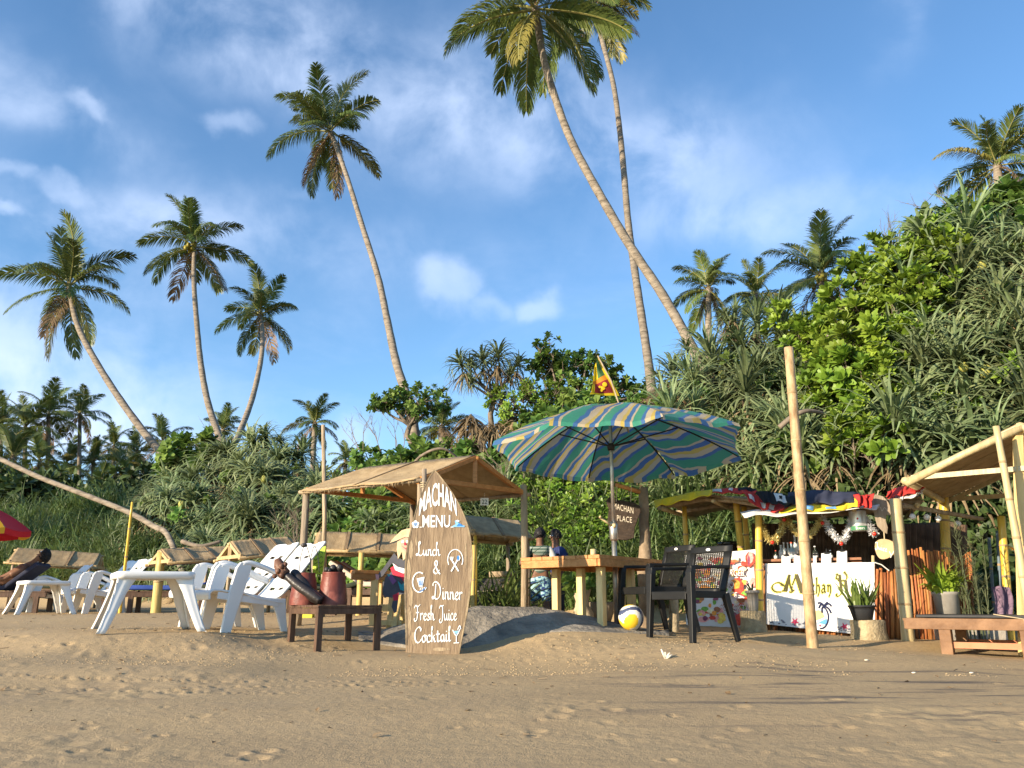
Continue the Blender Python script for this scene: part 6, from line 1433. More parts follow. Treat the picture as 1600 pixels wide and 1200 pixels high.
def bar():
    rr = random.Random(12)
    sp = []
    for u in np.arange(1184, 1370, 4.6): sp.append((u + rr.uniform(-1, 1), 987 + (u - 1184) * .055, u + rr.uniform(-1.5, 1.5), 884 + rr.uniform(-3, 3)))
    stick_fence('row of upright sticks hidden behind the white bar banner, only their feet showing', sp, -.06, 1, ('stick_red', 'stick_dark'))
    sp = []
    for u in np.arange(1370, 1410, 3.9): sp.append((u + rr.uniform(-3, 3), 1000, u + rr.uniform(-3, 3), 886 + (u - 1368) * .25 + rr.uniform(-4, 6)))
    stick_fence('reddish stick fence between the white banner and the pale bamboo post', sp, .0, 2)
    sp = []
    for i, u in enumerate(np.arange(1421, 1478, 4.6)): sp.append((u + 14 + rr.uniform(-2, 3), 1000, u + rr.uniform(-2, 2), 853 + (u - 1420) * .12 + rr.uniform(-3, 6)))
    stick_fence('stick fence with slanting red canes behind the leafy green pot plant', sp, -.15, 3)
    sp = []
    for u in np.arange(1474, 1530, 4.4): sp.append((u + 6, 985, u + rr.uniform(-1, 1), 858 + rr.uniform(-4, 10)))
    stick_fence('back row of short red canes behind the tall wispy plant', sp, -.55, 4)
    # counter
    o0 = fpt(1270, 985); o0.z = gz(o0.x, o0.y); r = thing('bar_counter', 'reddish timber bar counter above the white banner', 'counter', o0)
    a, b = fpt(1181, 876, -.02), fpt(1346, 873, -.02); a.z = b.z = (a.z + b.z) / 2; back = Vector((.387, .92, 0))
    for k in range(3): mb = MB(); mb.bar(a - o0 + back * (.04 + .15 * k), b - o0 + back * (.04 + .15 * k), .145, .03); mb.build('plank', MATS['counter_wood'], r, bevel=.003)
    mb = MB(); mb.bar(a - o0 + Vector((0, 0, -.07)), b - o0 + Vector((0, 0, -.07)), .02, .075); mb.build('fascia', MATS['counter_wood'], r)
    for u in (1186, 1265, 1344): p = fpt(u, 985, -.3); mb = MB(); mb.bar((p - o0) * 1 + Vector((0, 0, -.1)), Vector((p.x - o0.x, p.y - o0.y, a.z - o0.z - .02)), .06, .06, (0, 1, 0)); mb.build('post', MATS['counter_wood'], r)
    ct = a.z + .016
    # bottles
    def bottle(u, lab, h, rad, mat, cap, off=-.2):
        p = fpt(u, 870, off); o = thing('bottle', lab, 'bottle', Vector((p.x, p.y, ct)), 0, 'bottles on the bar counter')
        mb = MB(); mb.lathe([(rad, 0), (rad, h * .55), (rad * .9, h * .62), (rad * .38, h * .74), (rad * .34, h * .95), (rad * .4, h * .96)], 12); mb.build('glass', MATS[mat], o, True)
        mb = MB(); mb.lathe([(rad * .42, h * .95), (rad * .42, h * 1.03)], 10); mb.build('cap', MATS[cap], o); mb = MB(); mb.lathe([(rad * 1.02, h * .15), (rad * 1.02, h * .45)], 12, cap=False); mb.build('bottle_label', MATS['cloth_white'], o, True)
    M('clear_glass', (.55, .6, .6), rough=.12, spec=.6); M('blue_glass', (.3, .42, .5), rough=.12); M('dark_glass', (.03, .04, .03), rough=.12, spec=.6); M('red_cap', (.6, .08, .03), rough=.4)
    for (u, lab, h, rad, mt, cp) in ((1210, 'small dark bottle at the left end of the bar counter', .11, .026, 'dark_glass', 'red_cap'), (1219, 'short clear bottle with white cap beside the small dark bottle', .17, .03, 'clear_glass', 'white_paint'), (1224, 'clear bottle with thin neck, second of the clear ones', .2, .026, 'clear_glass', 'white_paint'), (1230, 'slim clear bottle before the blue bottles', .2, .024, 'clear_glass', 'white_paint'),
                                    (1236, 'pale blue bottle with orange red cap', .2, .034, 'blue_glass', 'red_cap'), (1242, 'tall clear bottle behind the blue ones with a white label', .28, .032, 'clear_glass', 'white_paint'), (1248, 'tallest clear bottle, close to the bamboo pole', .29, .032, 'clear_glass', 'white_paint'), (1253, 'bluish bottle half behind the bamboo pole', .22, .032, 'blue_glass', 'white_paint'), (1273, 'dark bottle just right of the bamboo pole', .15, .03, 'dark_glass', 'white_paint'), (1297, 'tiny dark bottle among the white paper tabs', .1, .028, 'dark_glass', 'white_paint')):
        bottle(u, lab, h, rad, mt, cp, -.2 - .06 * rr.random())
    # white banner with clipped tabs
    r = thing('bar_banner', 'white banner with the bar name in black and yellow lettering, palm logo and starfish', 'banner', o0)
    TL, TR, BLq, BR = (1197, 881), (1366, 879), (1198, 975), (1367, 994)
    def bq(s, t, off=0.0):      # t up
        u = (BLq[0] + (BR[0] - BLq[0]) * s) * (1 - t) + (TL[0] + (TR[0] - TL[0]) * s) * t; v = (BLq[1] + (BR[1] - BLq[1]) * s) * (1 - t) + (TL[1] + (TR[1] - TL[1]) * s) * t
        w = .014 * math.sin(7 * s + 2 * t) * (1 - t * .5) + .008 * math.sin(15 * s + 1)
        return fpt(u, v, .05 + w + off) - o0
    mb = MB(); mb.grid(lambda s, t: bq(s, t), 30, 14); mb.build('sheet', MATS['banner_white'], r, True)
    bx = lambda x, y, off=.004: bq((x - 50) / 1350, 1 - (y - 152) / (935 - 152 + (x - 50) * .045), off)      # crop pixels -> banner
    M('glow_yellow', (.85, .8, .1), rough=.5); M('pale_yellow', (.82, .81, .45), rough=.5); M('letter_olive', (.07, .06, .015), rough=.5)
    for (wd, mat, off, fat) in (('wide', 'pale_yellow', .003, .62), ('mid', 'glow_yellow', .0045, .36), ('ink', 'letter_olive', .006, .24)):
        mb = MB()
        for wd_, x0, sx in (('M', 195, 104), ('achan', 540, 62), ('H', 915, 88), ('o', 1105, 82)): writepx(mb, wd_, lambda a, c: bx(x0 + a * sx, 510 - c * 90, off), fat * (1 if sx > 70 else 1.3), GOTH, gap=.12)
        mb.build('lettering' if wd == 'ink' else 'letter_glow', MATS[mat], r)
    # bolder stems of the letters
    mb = MB()
    for path, w in (([(300, 505), (345, 290)], 30), ([(430, 290), (510, 505)], 40), ([(965, 290), (990, 500)], 34), ([(1045, 360), (1060, 510)], 26)): pen(mb, path, lambda a, c: bx(a, c, .007), w, even=True, n=3)
    mb.build('letter_stem', MATS['letter_olive'], r)
    def poly(nm, mat, pts, off=.005): mb = MB(); mb.add([bx(a, c, off) for a, c in pts], [tuple(range(len(pts)))]); return mb.build(nm, MATS[mat], r)
    M('ink_navy', (.012, .018, .06), rough=.5); M('sea_blue', (.12, .35, .68), rough=.5); M('sunset', (.75, .6, .25), rough=.5); M('star_pink', (.6, .04, .12), rough=.5); M('shell_grey', (.25, .24, .28), rough=.6)
    mb = MB(); pen(mb, [(770, 690), (800, 720), (822, 790), (810, 870), (770, 930), (715, 948)], lambda a, c: bx(a, c, .006), 18, even=True)
    for tip, mid in (((690, 640), (730, 635)), ((705, 700), (730, 655)), ((745, 755), (745, 700)), ((815, 620), (795, 640)), ((862, 672), (825, 640)), ((858, 755), (825, 700))): 
        pen(mb, [(770, 670), mid, tip], lambda a, c: bx(a, c, .0065), 22, even=True)
    mb.build('palm_logo', MATS['ink_navy'], r)
    poly('sea', 'sea_blue', [(660, 900), (740, 850), (800, 822), (808, 868), (780, 895), (720, 885)]); poly('sunset', 'sunset', [(640, 800), (650, 740), (700, 720), (745, 740), (775, 800), (720, 830), (660, 850)], .0045); poly('beach', 'banner_white', [(650, 905), (720, 885), (780, 895), (750, 930), (700, 945)], .0055)
    def star(cx, cy, R_, rot):
        pts = []
        for k in range(10): q = R_ if k % 2 == 0 else R_ * .38; t = rot + k * math.pi / 5; pts.append((cx + q * math.cos(t), cy + q * math.sin(t)))
        mb = MB(); c = bx(cx, cy, .008); vs = [bx(a, b_, .007) for a, b_ in pts]; mb.add(vs + [c], [(i, (i + 1) % 10, 10) for i in range(10)]); mb.build('starfish', MATS['star_pink'], r)
    for (x, y, q, t) in ((408, 880, 56, .3), (1020, 905, 54, .5), (1130, 940, 40, .1), (590, 810, 34, .4), (720, 910, 24, .9), (650, 870, 30, .2)): star(x, y, q, t)
    mb = MB(); r2 = random.Random(6)
    for x0, x1, y0 in ((80, 560, 905), (890, 1230, 950)):
        for k in range(26):
            x, y = r2.uniform(x0, x1), y0 + r2.uniform(-45, 30) * (1 - abs((x - (x0 + x1) / 2) / (x1 - x0)) * 1.2); q = r2.uniform(6, 20); n = 7
            vs = [bx(x + q * math.cos(6.283 * i / n) * r2.uniform(.7, 1.2), y + q * .6 * math.sin(6.283 * i / n), .0045) for i in range(n)]; mb.add(vs, [tuple(range(n))])
    mb.build('shells', MATS['shell_grey'], r)['kind'] = 'stuff'
    for (x0, x1, y0) in ((248, 358, 52), (400, 522, 46), (640, 682, 52), (742, 865, 36), (934, 1062, 14)):
        t = MB(); q = [bx(x0, 156, .006), bx(x1, 156, .006), bx(x1 - 2, y0, .0), bx(x0 + 2, y0, .0)]; t.add(q, [(0, 1, 2, 3)]); tb_ = t.build('tab', MATS['banner_white'], r, solid=.003)
        c = MB(); m = (q[2] + q[3]) / 2; c.box(m + Vector((0, -.012, .004)), (.06, .02, .018)); c.tube([m + Vector((0, -.01, .01)), m + Vector((0, -.02, .05))], .008, 6); c.build('clip', MATS['dark_metal'], tb_)
    for s in (0, 1): mb = MB(); q = bq(s, 1); e = fpt(1187, 902, .03) - o0 if s == 0 else fpt(1389, 892, .06) - o0; mb.tube([q, (q + e) / 2 + Vector((0, 0, .02)), e], .006, 5); mb.build('cord', MATS['cloth_white'], r)
    mb = MB(); q = fpt(1366, 995, .0) - o0; e = fpt(1364, 868, .0) - o0; mb.tube([q, e], .018, 8); mb.build('corner_stake', MATS['bamboo_pale'], r, True)
    # food banner
    p0 = P(1075, 930, 10.3); PB = Plane(p0, (-.22, -1, 0)); r = thing('food_banner', 'colourful food banner reading BURGER, BBQ, JUICE on a white sheet behind the black chairs', 'banner', p0); pb = lambda u, v, off=0.0: PB.at(u, v, off) - p0
    q4 = [(1070, 868), (1184, 858), (1184, 988), (1072, 976)]
    def fq(s, t, off=0.0):
        u = (q4[3][0] * (1 - s) + q4[2][0] * s) * (1 - t) + (q4[0][0] * (1 - s) + q4[1][0] * s) * t; v = (q4[3][1] * (1 - s) + q4[2][1] * s) * (1 - t) + (q4[0][1] * (1 - s) + q4[1][1] * s) * t
        return pb(u, v, off + .012 * math.sin(6 * s))
    mb = MB(); mb.grid(lambda s, t: fq(s, t), 16, 10); mb.build('sheet', MATS['banner_white'], r, True)
    cols = {'food_red': (.5, .05, .03), 'food_orange': (.75, .28, .04), 'food_yellow': (.8, .55, .1), 'food_green': (.15, .35, .05), 'food_brown': (.3, .12, .05), 'food_pink': (.7, .3, .28), 'food_cream': (.8, .65, .45), 'food_plum': (.2, .05, .1)}
    for k, c in cols.items(): M(k, c, tuple(min(1, q * 1.5 + .03) for q in c), scale=40, rough=.5)
    bl = {k: MB() for k in cols}; r3 = random.Random(21); lay = 0
    def blob(k, u, v, ru, rv, n=9):
        nonlocal lay; lay += 1; vs = []
        for i in range(n):
            t = 6.283 * i / n; d = PB.at(u + ru * math.cos(t) * r3.uniform(.75, 1.15), v + rv * math.sin(t) * r3.uniform(.75, 1.15), .014 + .00006 * lay); vs.append(d - p0)
        bl[k].add(vs, [tuple(range(n))])
    for k in range(150):
        u, v = r3.uniform(1076, 1168), r3.uniform(872, 972)
        if u > 1150 and 884 < v < 930 and r3.random() < .6: continue
        blob(r3.choice(list(cols)), u, v, r3.uniform(2.5, 7), r3.uniform(2, 5))
    blob('food_red', 1172, 874, 8, 13, 12); blob('food_pink', 1172, 872, 5, 10); blob('food_plum', 1170, 876, 2, 9)
    blob('food_red', 1152, 915, 9, 14, 12); blob('food_orange', 1150, 913, 6, 9); blob('food_red', 1155, 968, 9, 9, 12); blob('food_yellow', 1128, 963, 6, 6); blob('food_orange', 1130, 876, 7, 6); blob('food_cream', 1148, 873, 7, 4); blob('food_brown', 1148, 877, 7, 2.5); blob('food_pink', 1098, 968, 8, 5); blob('food_plum', 1102, 966, 4, 4); blob('food_pink', 1176, 910, 5, 8)
    for k, m_ in bl.items(): m_.build('food_print', MATS[k], r)['kind'] = 'stuff'
    M('maroon_ink', (.3, .03, .03), rough=.6)
    for (w, u0, u1, vb, vt) in (('*BURGER', 1123, 1163, 900, 889.5), ('*BBQ', 1124, 1146, 920, 908), ('*JUICE', 1124, 1151, 937, 925), ('*COCKTAIL', 1124, 1178, 956, 944)):
        for (mt, of, lay_) in (('maroon_ink', .04, .026), ('white_paint', .008, .03)):
            mb = MB(); put_text(mb, w, lambda a, c: pb(u0 + (u1 - u0) * a + c * .8, vb + (vt - vb) * c, lay_), offset=of); mb.build('lettering' if of < .02 else 'letter_outline', MATS[mt], r)
    # dark back wall, roof and floor of the bar so that its inside lies in shade
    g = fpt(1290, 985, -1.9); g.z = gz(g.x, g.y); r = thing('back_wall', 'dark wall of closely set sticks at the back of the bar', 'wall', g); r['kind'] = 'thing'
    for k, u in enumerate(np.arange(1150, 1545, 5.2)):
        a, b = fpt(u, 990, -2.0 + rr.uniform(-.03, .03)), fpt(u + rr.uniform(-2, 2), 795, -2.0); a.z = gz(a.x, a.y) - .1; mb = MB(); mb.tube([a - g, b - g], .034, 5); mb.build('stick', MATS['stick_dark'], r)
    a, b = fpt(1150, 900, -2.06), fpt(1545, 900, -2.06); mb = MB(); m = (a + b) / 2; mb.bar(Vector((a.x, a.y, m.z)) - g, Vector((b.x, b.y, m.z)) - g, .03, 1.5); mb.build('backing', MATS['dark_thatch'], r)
    return o0
bar()

def bar_roof():
    A0, A1 = P(1024, 786, 10.4), P(1440, 776, 9.0); d = (A1 - A0); o0 = P(1250, 800, 9.6)
    r = thing('bar_canopy', 'flat mat roof of the bar on bamboo poles', 'roof', o0); r['kind'] = 'thing'
    fl = [(1024, 786, 10.35), (1060, 779, 10.2), (1110, 770, 9.95), (1160, 776, 9.55), (1240, 792, 9.35), (1330, 782, 9.1), (1400, 776, 8.95), (1440, 775, 8.9)]
    pts = [P(*q) for q in fl]; us = np.linspace(0, 1, len(pts))
    def edge(s): i = min(int(s * (len(pts) - 1)), len(pts) - 2); f = s * (len(pts) - 1) - i; return pts[i].lerp(pts[i + 1], f)
    back = Vector((.387, .92, .03)) * 2.3
    for k in range(6):
        def fn(x, y): s = (k + x) / 6; p = edge(s) + back * y; p.z += .02 * math.sin(13 * s + 5 * y) + .06 * math.sin(math.pi * y) - .02; return p - o0
        mb = MB(); mb.grid(fn, 8, 8); mb.build('mat_panel', MATS['thatch'], r, True, solid=.03)
    for t in (.06, .5): mb = MB(); mb.tube([edge(s) + back * t + Vector((0, 0, -.05)) - o0 for s in np.linspace(0, 1, 9)], .03, 8); mb.build('purlin', MATS['pole_wood'], r, True)
    for s in (.05, .3, .5, .72, .97): mb = MB(); mb.tube([edge(s) - back * .03 + Vector((0, 0, -.1)) - o0, edge(s) + back + Vector((0, 0, -.08)) - o0], .028, 8); mb.build('rafter', MATS['bamboo_pale'], r, True)
    # cloths thrown over the front of the roof: each hangs from (u, v) pixels along its top and bottom edge
    def drape(name, label, mat, top, bot, Y, seed, fold=.03, push=.06, lay=0.0, extra=()):
        rr = random.Random(seed); P0 = P(top[0][0], top[0][1], Y[0]); r = thing(name, label, 'cloth', P0, 0, 'flags and cloths on the bar roof'); n = 26; m = 8
        tu = catmull([Vector((a, b, 0)) for a, b in top], 8); bu = catmull([Vector((a, b, 0)) for a, b in bot], 8); ph = [rr.uniform(0, 6) for _ in range(4)]
        def smp(c, s): x = s * (len(c) - 1); i = min(int(x), len(c) - 2); return c[i].lerp(c[i + 1], x - i)
        def fn(s, t):
            q = smp(tu, s).lerp(smp(bu, s), t); yy = Y[0] + (Y[1] - Y[0]) * s + .14 * (1 - t) - push - lay
            p = P(q.x, q.y, yy); p.y += fold * math.sin(16 * s + ph[0] + 3 * t) + fold * .5 * math.sin(37 * s + ph[1]); p.z += .012 * math.sin(21 * s + ph[2]) * t
            return p - P0
        mb = MB(); mb.grid(fn, n, m); mb.build('sheet', MATS[mat], r, True, solid=.006)
        for (em, s0, s1, t0, t1) in extra: mb = MB(); mb.grid(lambda a, b: fn(s0 + (s1 - s0) * a, t0 + (t1 - t0) * b) + Vector((0, -.012, .004)), 8, 4); mb.build('print', MATS[em], r, True)
        return r
    drape('cloth', 'yellow cloth along the left edge of the bar roof', 'cloth_yellow', [(1022, 781), (1050, 776), (1085, 768), (1112, 765)], [(1024, 792), (1050, 787), (1085, 779), (1112, 773)], (10.15, 9.75), 1)
    drape('cloth', 'red black and white banner bunched at the corner of the bar roof', 'cloth_red', [(1110, 764), (1140, 763), (1165, 762), (1180, 764)], [(1110, 771), (1140, 770), (1165, 772), (1182, 772)], (9.8, 9.5), 2, extra=(('cloth_white', .05, .2, .1, .8), ('cloth_black', .5, .98, 0, .5), ('cloth_white', .3, .4, .1, .6)))
    drape('cloth', 'red cloth with white flowers hanging in a slant over the bar front', 'cloth_red', [(1158, 765), (1180, 772), (1210, 783), (1242, 790)], [(1165, 776), (1185, 793), (1205, 799), (1222, 799)], (9.45, 9.3), 3, lay=.12, extra=(('cloth_white', .15, .3, .3, .7), ('cloth_white', .4, .5, .5, .9), ('cloth_white', .6, .7, .4, .8)))
    drape('cloth', 'black cloth with a white badge on the bar roof, left of the navy tarp', 'cloth_black', [(1182, 768), (1200, 768), (1222, 772), (1240, 776)], [(1190, 784), (1205, 787), (1225, 788), (1240, 788)], (9.4, 9.3), 4, lay=.18, extra=(('cloth_white', .45, .75, .1, .8), ('cloth_black', .55, .65, .3, .6)))
    drape('cloth', 'dark navy tarpaulin over the middle of the bar roof', 'cloth_navy', [(1230, 770), (1270, 766), (1310, 768), (1345, 770)], [(1225, 793), (1270, 786), (1310, 788), (1345, 781)], (9.3, 9.05), 5, lay=.1)
    drape('cloth', 'yellow cloth with blue patches under the navy tarpaulin', 'cloth_yellow', [(1218, 797), (1250, 786), (1290, 789), (1325, 781), (1338, 773)], [(1218, 801), (1250, 797), (1290, 798), (1325, 795), (1340, 790)], (9.35, 9.1), 6, lay=.2, extra=(('light_blue_paint', .3, .38, .4, .9), ('light_blue_paint', .5, .6, .5, .95)))
    drape('cloth', 'long white cloth hanging as a valance over the bar opening', 'cloth_white', [(1158, 800), (1190, 796), (1225, 799), (1280, 796), (1345, 790), (1375, 788)], [(1162, 808), (1190, 805), (1225, 806), (1280, 801), (1345, 796), (1372, 795)], (9.4, 9.05), 7, lay=.16)
    drape('cloth', 'crumpled bright red cloth beside the fish shaped board', 'cloth_red', [(1336, 772), (1348, 774), (1362, 772)], [(1340, 790), (1352, 792), (1360, 794)], (9.05, 9.0), 8, lay=.24, fold=.05)
    drape('cloth', 'red and white cloth on the right end of the bar roof under the mat roof', 'cloth_red', [(1388, 768), (1410, 760), (1445, 762)], [(1384, 778), (1410, 774), (1440, 768)], (8.95, 8.8), 9, lay=.1)
    drape('cloth', 'white cloth edge below the red one at the right end of the bar roof', 'cloth_white', [(1388, 776), (1412, 772), (1446, 763)], [(1392, 782), (1415, 780), (1442, 769)], (8.95, 8.8), 10, lay=.14)
    # hanging pole, balls
    a, b = P(1412, 790, 8.9), P(1535, 811, 9.4); o = thing('hanging_pole', 'horizontal bamboo pole under the right mat roof carrying round white lamps', 'pole', a); mb = MB(); mb.tube([(0, 0, 0), (b - a) * .5, b - a], [.03, .027, .024], 8); mb.build('cane', MATS['pole_wood'], o, True)
    for i, (u, v) in enumerate(((1426, 807), (1448, 808), (1466, 810), (1497, 818))):
        t = (u - 1412) / 123; c = P(u, v, 8.9 + .5 * t - .03); o = thing('globe_lamp', ('round white lamp nearest the pale bamboo post', 'second round white lamp from the pale bamboo post', 'round white lamp just left of the yellow bamboo post', 'round white lamp hanging lowest, right of the yellow bamboo post')[i], 'lamp', c, 0, 'round white lamps')
        mb = MB(); mb.sphere((0, 0, 0), .034, 14, 9); mb.build('globe', MATS['white_paint'], o, True); mb = MB(); mb.lathe([(.012, .03), (.012, .05)], 8); mb.tube([(0, 0, .05), (0, 0, a.lerp(b, t).z - c.z)], .003, 4); mb.build('cord', MATS['dark_metal'], o)
    # posts
    for (lab, ub, Yb, ut, vt, Yt, r0, mt) in (('yellow bamboo post at the left corner of the bar roof, above the food banner', 1078, 10.75, 1069, 790, 10.6, .036, 'bamboo_yellow'), ('yellow bamboo post leaning at the upper right of the food banner', 1170, 10.6, 1149, 775, 10.3, .045, 'bamboo_yellow'), ('second yellow bamboo post close behind the leaning one', 1178, 10.7, 1162, 790, 10.5, .038, 'bamboo_yellow'), ('yellow bamboo post between the two banners', 1188, 9.7, 1185, 800, 9.6, .044, 'bamboo_yellow'), ('pale thick bamboo post leaning left beside the Juice sign', 1419, 8.75, 1399, 778, 8.7, .066, 'bamboo_pale'), ('thick yellow bamboo post under the corner of the right mat roof', 1484, 9.95, 1474, 770, 9.9, .06, 'bamboo_yellow'), ('yellow bamboo post leaning at the right edge beside the blue poles', 1580, 9.3, 1564, 805, 9.25, .045, 'bamboo_yellow')):
        bamboo('bamboo_post', lab, 'post', on(ub, Yb), P(ut, vt, Yt), r0, r0 * .93, mt, 'bamboo posts of the bar', seg=.3)
    for (u, Y, ut, vt) in ((1556, 9.9, 1545, 838), (1568, 9.8, 1558, 828)):
        bamboo('blue_pole', 'blue grey pole, %s of two leaning behind the purple cloth' % ('left' if u == 1556 else 'right'), 'pole', on(u, Y), P(ut, vt, Y), .02, .018, 'blue_grey', 'blue poles')
    # tinsel garlands and baubles
    def tinsel(label, px, mat, seed):
        rr = random.Random(seed); c = catmull([fpt(u, v, .12) for u, v in px], 14); o0 = c[0]; r = thing('garland', label, 'garland', o0); mb = MB(); mb.tube([p - o0 for p in c], .012, 5)
        for p in c:
            for _ in range(26):
                d = Vector((rr.gauss(0, 1), rr.gauss(0, 1), rr.gauss(0, 1))).normalized() * rr.uniform(.025, .055); e = Vector((rr.gauss(0, 1), rr.gauss(0, 1), rr.gauss(0, 1))).cross(d).normalized() * .004; q = p - o0 + Vector((rr.uniform(-.02, .02), 0, rr.uniform(-.02, .02)))
                mb.add([q - e, q + e, q + d + e * .4, q + d - e * .4], [(0, 1, 2, 3)])
        mb.build('tinsel', MATS[mat], r)['kind'] = 'stuff'
    M('tinsel_gold', (.5, .4, .1), (.7, .6, .3), scale=60, rough=.35, metal=.4); M('tinsel_silver', (.55, .55, .56), (.75, .75, .76), scale=60, rough=.35, metal=.4); M('bauble_red', (.6, .03, .015), rough=.2, spec=.6)
    tinsel('gold tinsel garland in a V shape at the left of the bar opening', [(1188, 812), (1195, 832), (1207, 846), (1218, 838), (1226, 818), (1228, 810)], 'tinsel_gold', 1)
    tinsel('gold tinsel garland swagging behind the tall bamboo pole', [(1230, 811), (1245, 832), (1258, 840), (1272, 832), (1285, 812)], 'tinsel_gold', 2)
    tinsel('silver tinsel garland in a V shape over the middle paper tabs', [(1287, 812), (1298, 830), (1314, 846), (1326, 830), (1332, 812)], 'tinsel_silver', 3)
    tinsel('short silver tinsel garland from the beer keg to the fish shaped board', [(1353, 812), (1360, 828), (1366, 834)], 'tinsel_silver', 4)
    for (u, v, lab) in ((1209, 849, 'red bauble at the lowest point of the first gold garland'), (1227, 814, 'red bauble where the two gold garlands meet'), (1286, 819, 'red bauble between the gold and silver garlands'), (1315, 851, 'red bauble below the tip of the silver garland'), (1366, 836, 'red bauble beside the fish shaped board')):
        p = fpt(u, v, .16); o = thing('bauble', lab, 'bauble', p, 0, 'red baubles'); mb = MB(); mb.sphere((0, 0, 0), .023, 12, 8); mb.build('ball', MATS['bauble_red'], o, True); mb = MB(); mb.lathe([(.007, .02), (.007, .032)], 6); mb.build('cap', MATS['tinsel_gold'], o)
    # keg
    c = fpt(1343, 832, .1); r = thing('beer_keg', 'small silver beer keg with a green band and red star hanging under the bar roof', 'keg', c); mb = MB(); mb.lathe([(.075, .005), (.088, .03), (.094, .06), (.094, .2), (.092, .225), (.093, .235), (.084, .24), (.05, .235)], 22); mb.build('body', M('keg_silver', (.6, .6, .58), (.7, .7, .68), scale=8, rough=.35, metal=.6), r, True)
    mb = MB(); mb.lathe([(.0955, .012), (.0965, .055), (.0955, .06)], 22, cap=False); mb.build('green_band', M('keg_green', (.06, .2, .1), rough=.4), r, True)
    cyl = lambda x, z, rad=.0975: Vector((rad * math.sin(x / .095 - .25), -rad * math.cos(x / .095 - .25), z))
    mb = MB(); put_text(mb, 'ken', lambda a, b: cyl(-.045 + .09 * a, .02 + .032 * b)); mb.build('lettering', MATS['white_paint'], r)
    mb = MB(); pts = [cyl(-.02 + .018 * (1 if k % 2 == 0 else .4) * math.cos(k * .628), .14 + .02 * (1 if k % 2 == 0 else .4) * math.sin(k * .628 + .3), .0955) for k in range(10)]; mb.add(pts + [cyl(-.02, .14, .0965)], [(i, (i + 1) % 10, 10) for i in range(10)]); mb.build('star', M('keg_red', (.6, .03, .02), rough=.4), r)
    mb = MB(); mb.tube([(0, 0, .235), (0, 0, .4)], .004, 5); mb.tube([(-.07, 0, .22), (0, 0, .34), (.07, 0, .22)], .005, 5); mb.build('hanger', MATS['dark_metal'], r)
    # fish shaped board and round slice
    g = fpt(1375, 810, .3); r = thing('driftwood_board', 'grey brown driftwood board shaped like a fish beside the pale bamboo post', 'board', g); at = lambda u, v, off=0.0: fpt(u, v, .3 + off) - g
    mb = MB(); mb.prism([(1356, 788), (1359, 781), (1368, 778), (1379, 781), (1387, 790), (1392, 801), (1391, 810), (1384, 809), (1383, 818), (1386, 828), (1385, 838), (1378, 834), (1370, 826), (1366, 812), (1364, 800)], .035, lambda a, b, c_: at(a, b, c_)); mb.build('slab', MATS['grey_wood'], r, bevel=.005)
    mb = MB(); writepx(mb, 'cider', lambda a, b: at(1369 + a * 4.4 , 803 - b * 5.2 - a * .3, .038), .22) if 'd' in GL else pen(mb, [(1370, 800), (1374, 797), (1377, 803), (1381, 798), (1385, 804)], lambda a, b: at(a, b, .038), .8, even=True); mb.build('writing', MATS['cream_paint'], r)
    mb = MB(); mb.tube([at(1370, 780, .0), at(1372, 770, -.1)], .008, 5); mb.tube([at(1380, 834, .02), at(1381, 850, .02)], .006, 5); mb.build('cord', MATS['rope'], r)
    g = fpt(1381, 861, .32); r = thing('juice_sign', 'round slice of wood with the word Juice in white, hanging by the bamboo post', 'sign', g); at2 = lambda u, v, off=0.0: fpt(u, v, .32 + off) - g
    out = [(1381 + 16.5 * math.cos(t) + 2.5 * math.cos(2 * t + .6), 861 + 15.5 * math.sin(t)) for t in np.linspace(0, 6.283, 23)[:-1]]
    mb = MB(); mb.prism(out, .03, lambda a, b, c_: at2(a, b, c_)); mb.build('slice', M('wood_slice', (.42, .29, .15), (.55, .4, .22), scale=5, rough=.7, bump=.2), r, bevel=.004)
    mb = MB(); writepx(mb, 'Juice', lambda a, b: at2(1367 + a * 4.0, 860 - b * 4.6 + a * 1.2, .034), .26); pen(mb, [(1388, 864), (1391, 870), (1395, 864)], lambda a, b: at2(a, b, .034), .9, even=True); pen(mb, [(1391, 870), (1390, 874)], lambda a, b: at2(a, b, .034), .9, even=True); mb.build('lettering', MATS['white_paint'], r)
M('blue_grey', (.09, .13, .16), (.14, .19, .22), scale=5, rough=.6)
bar_roof()

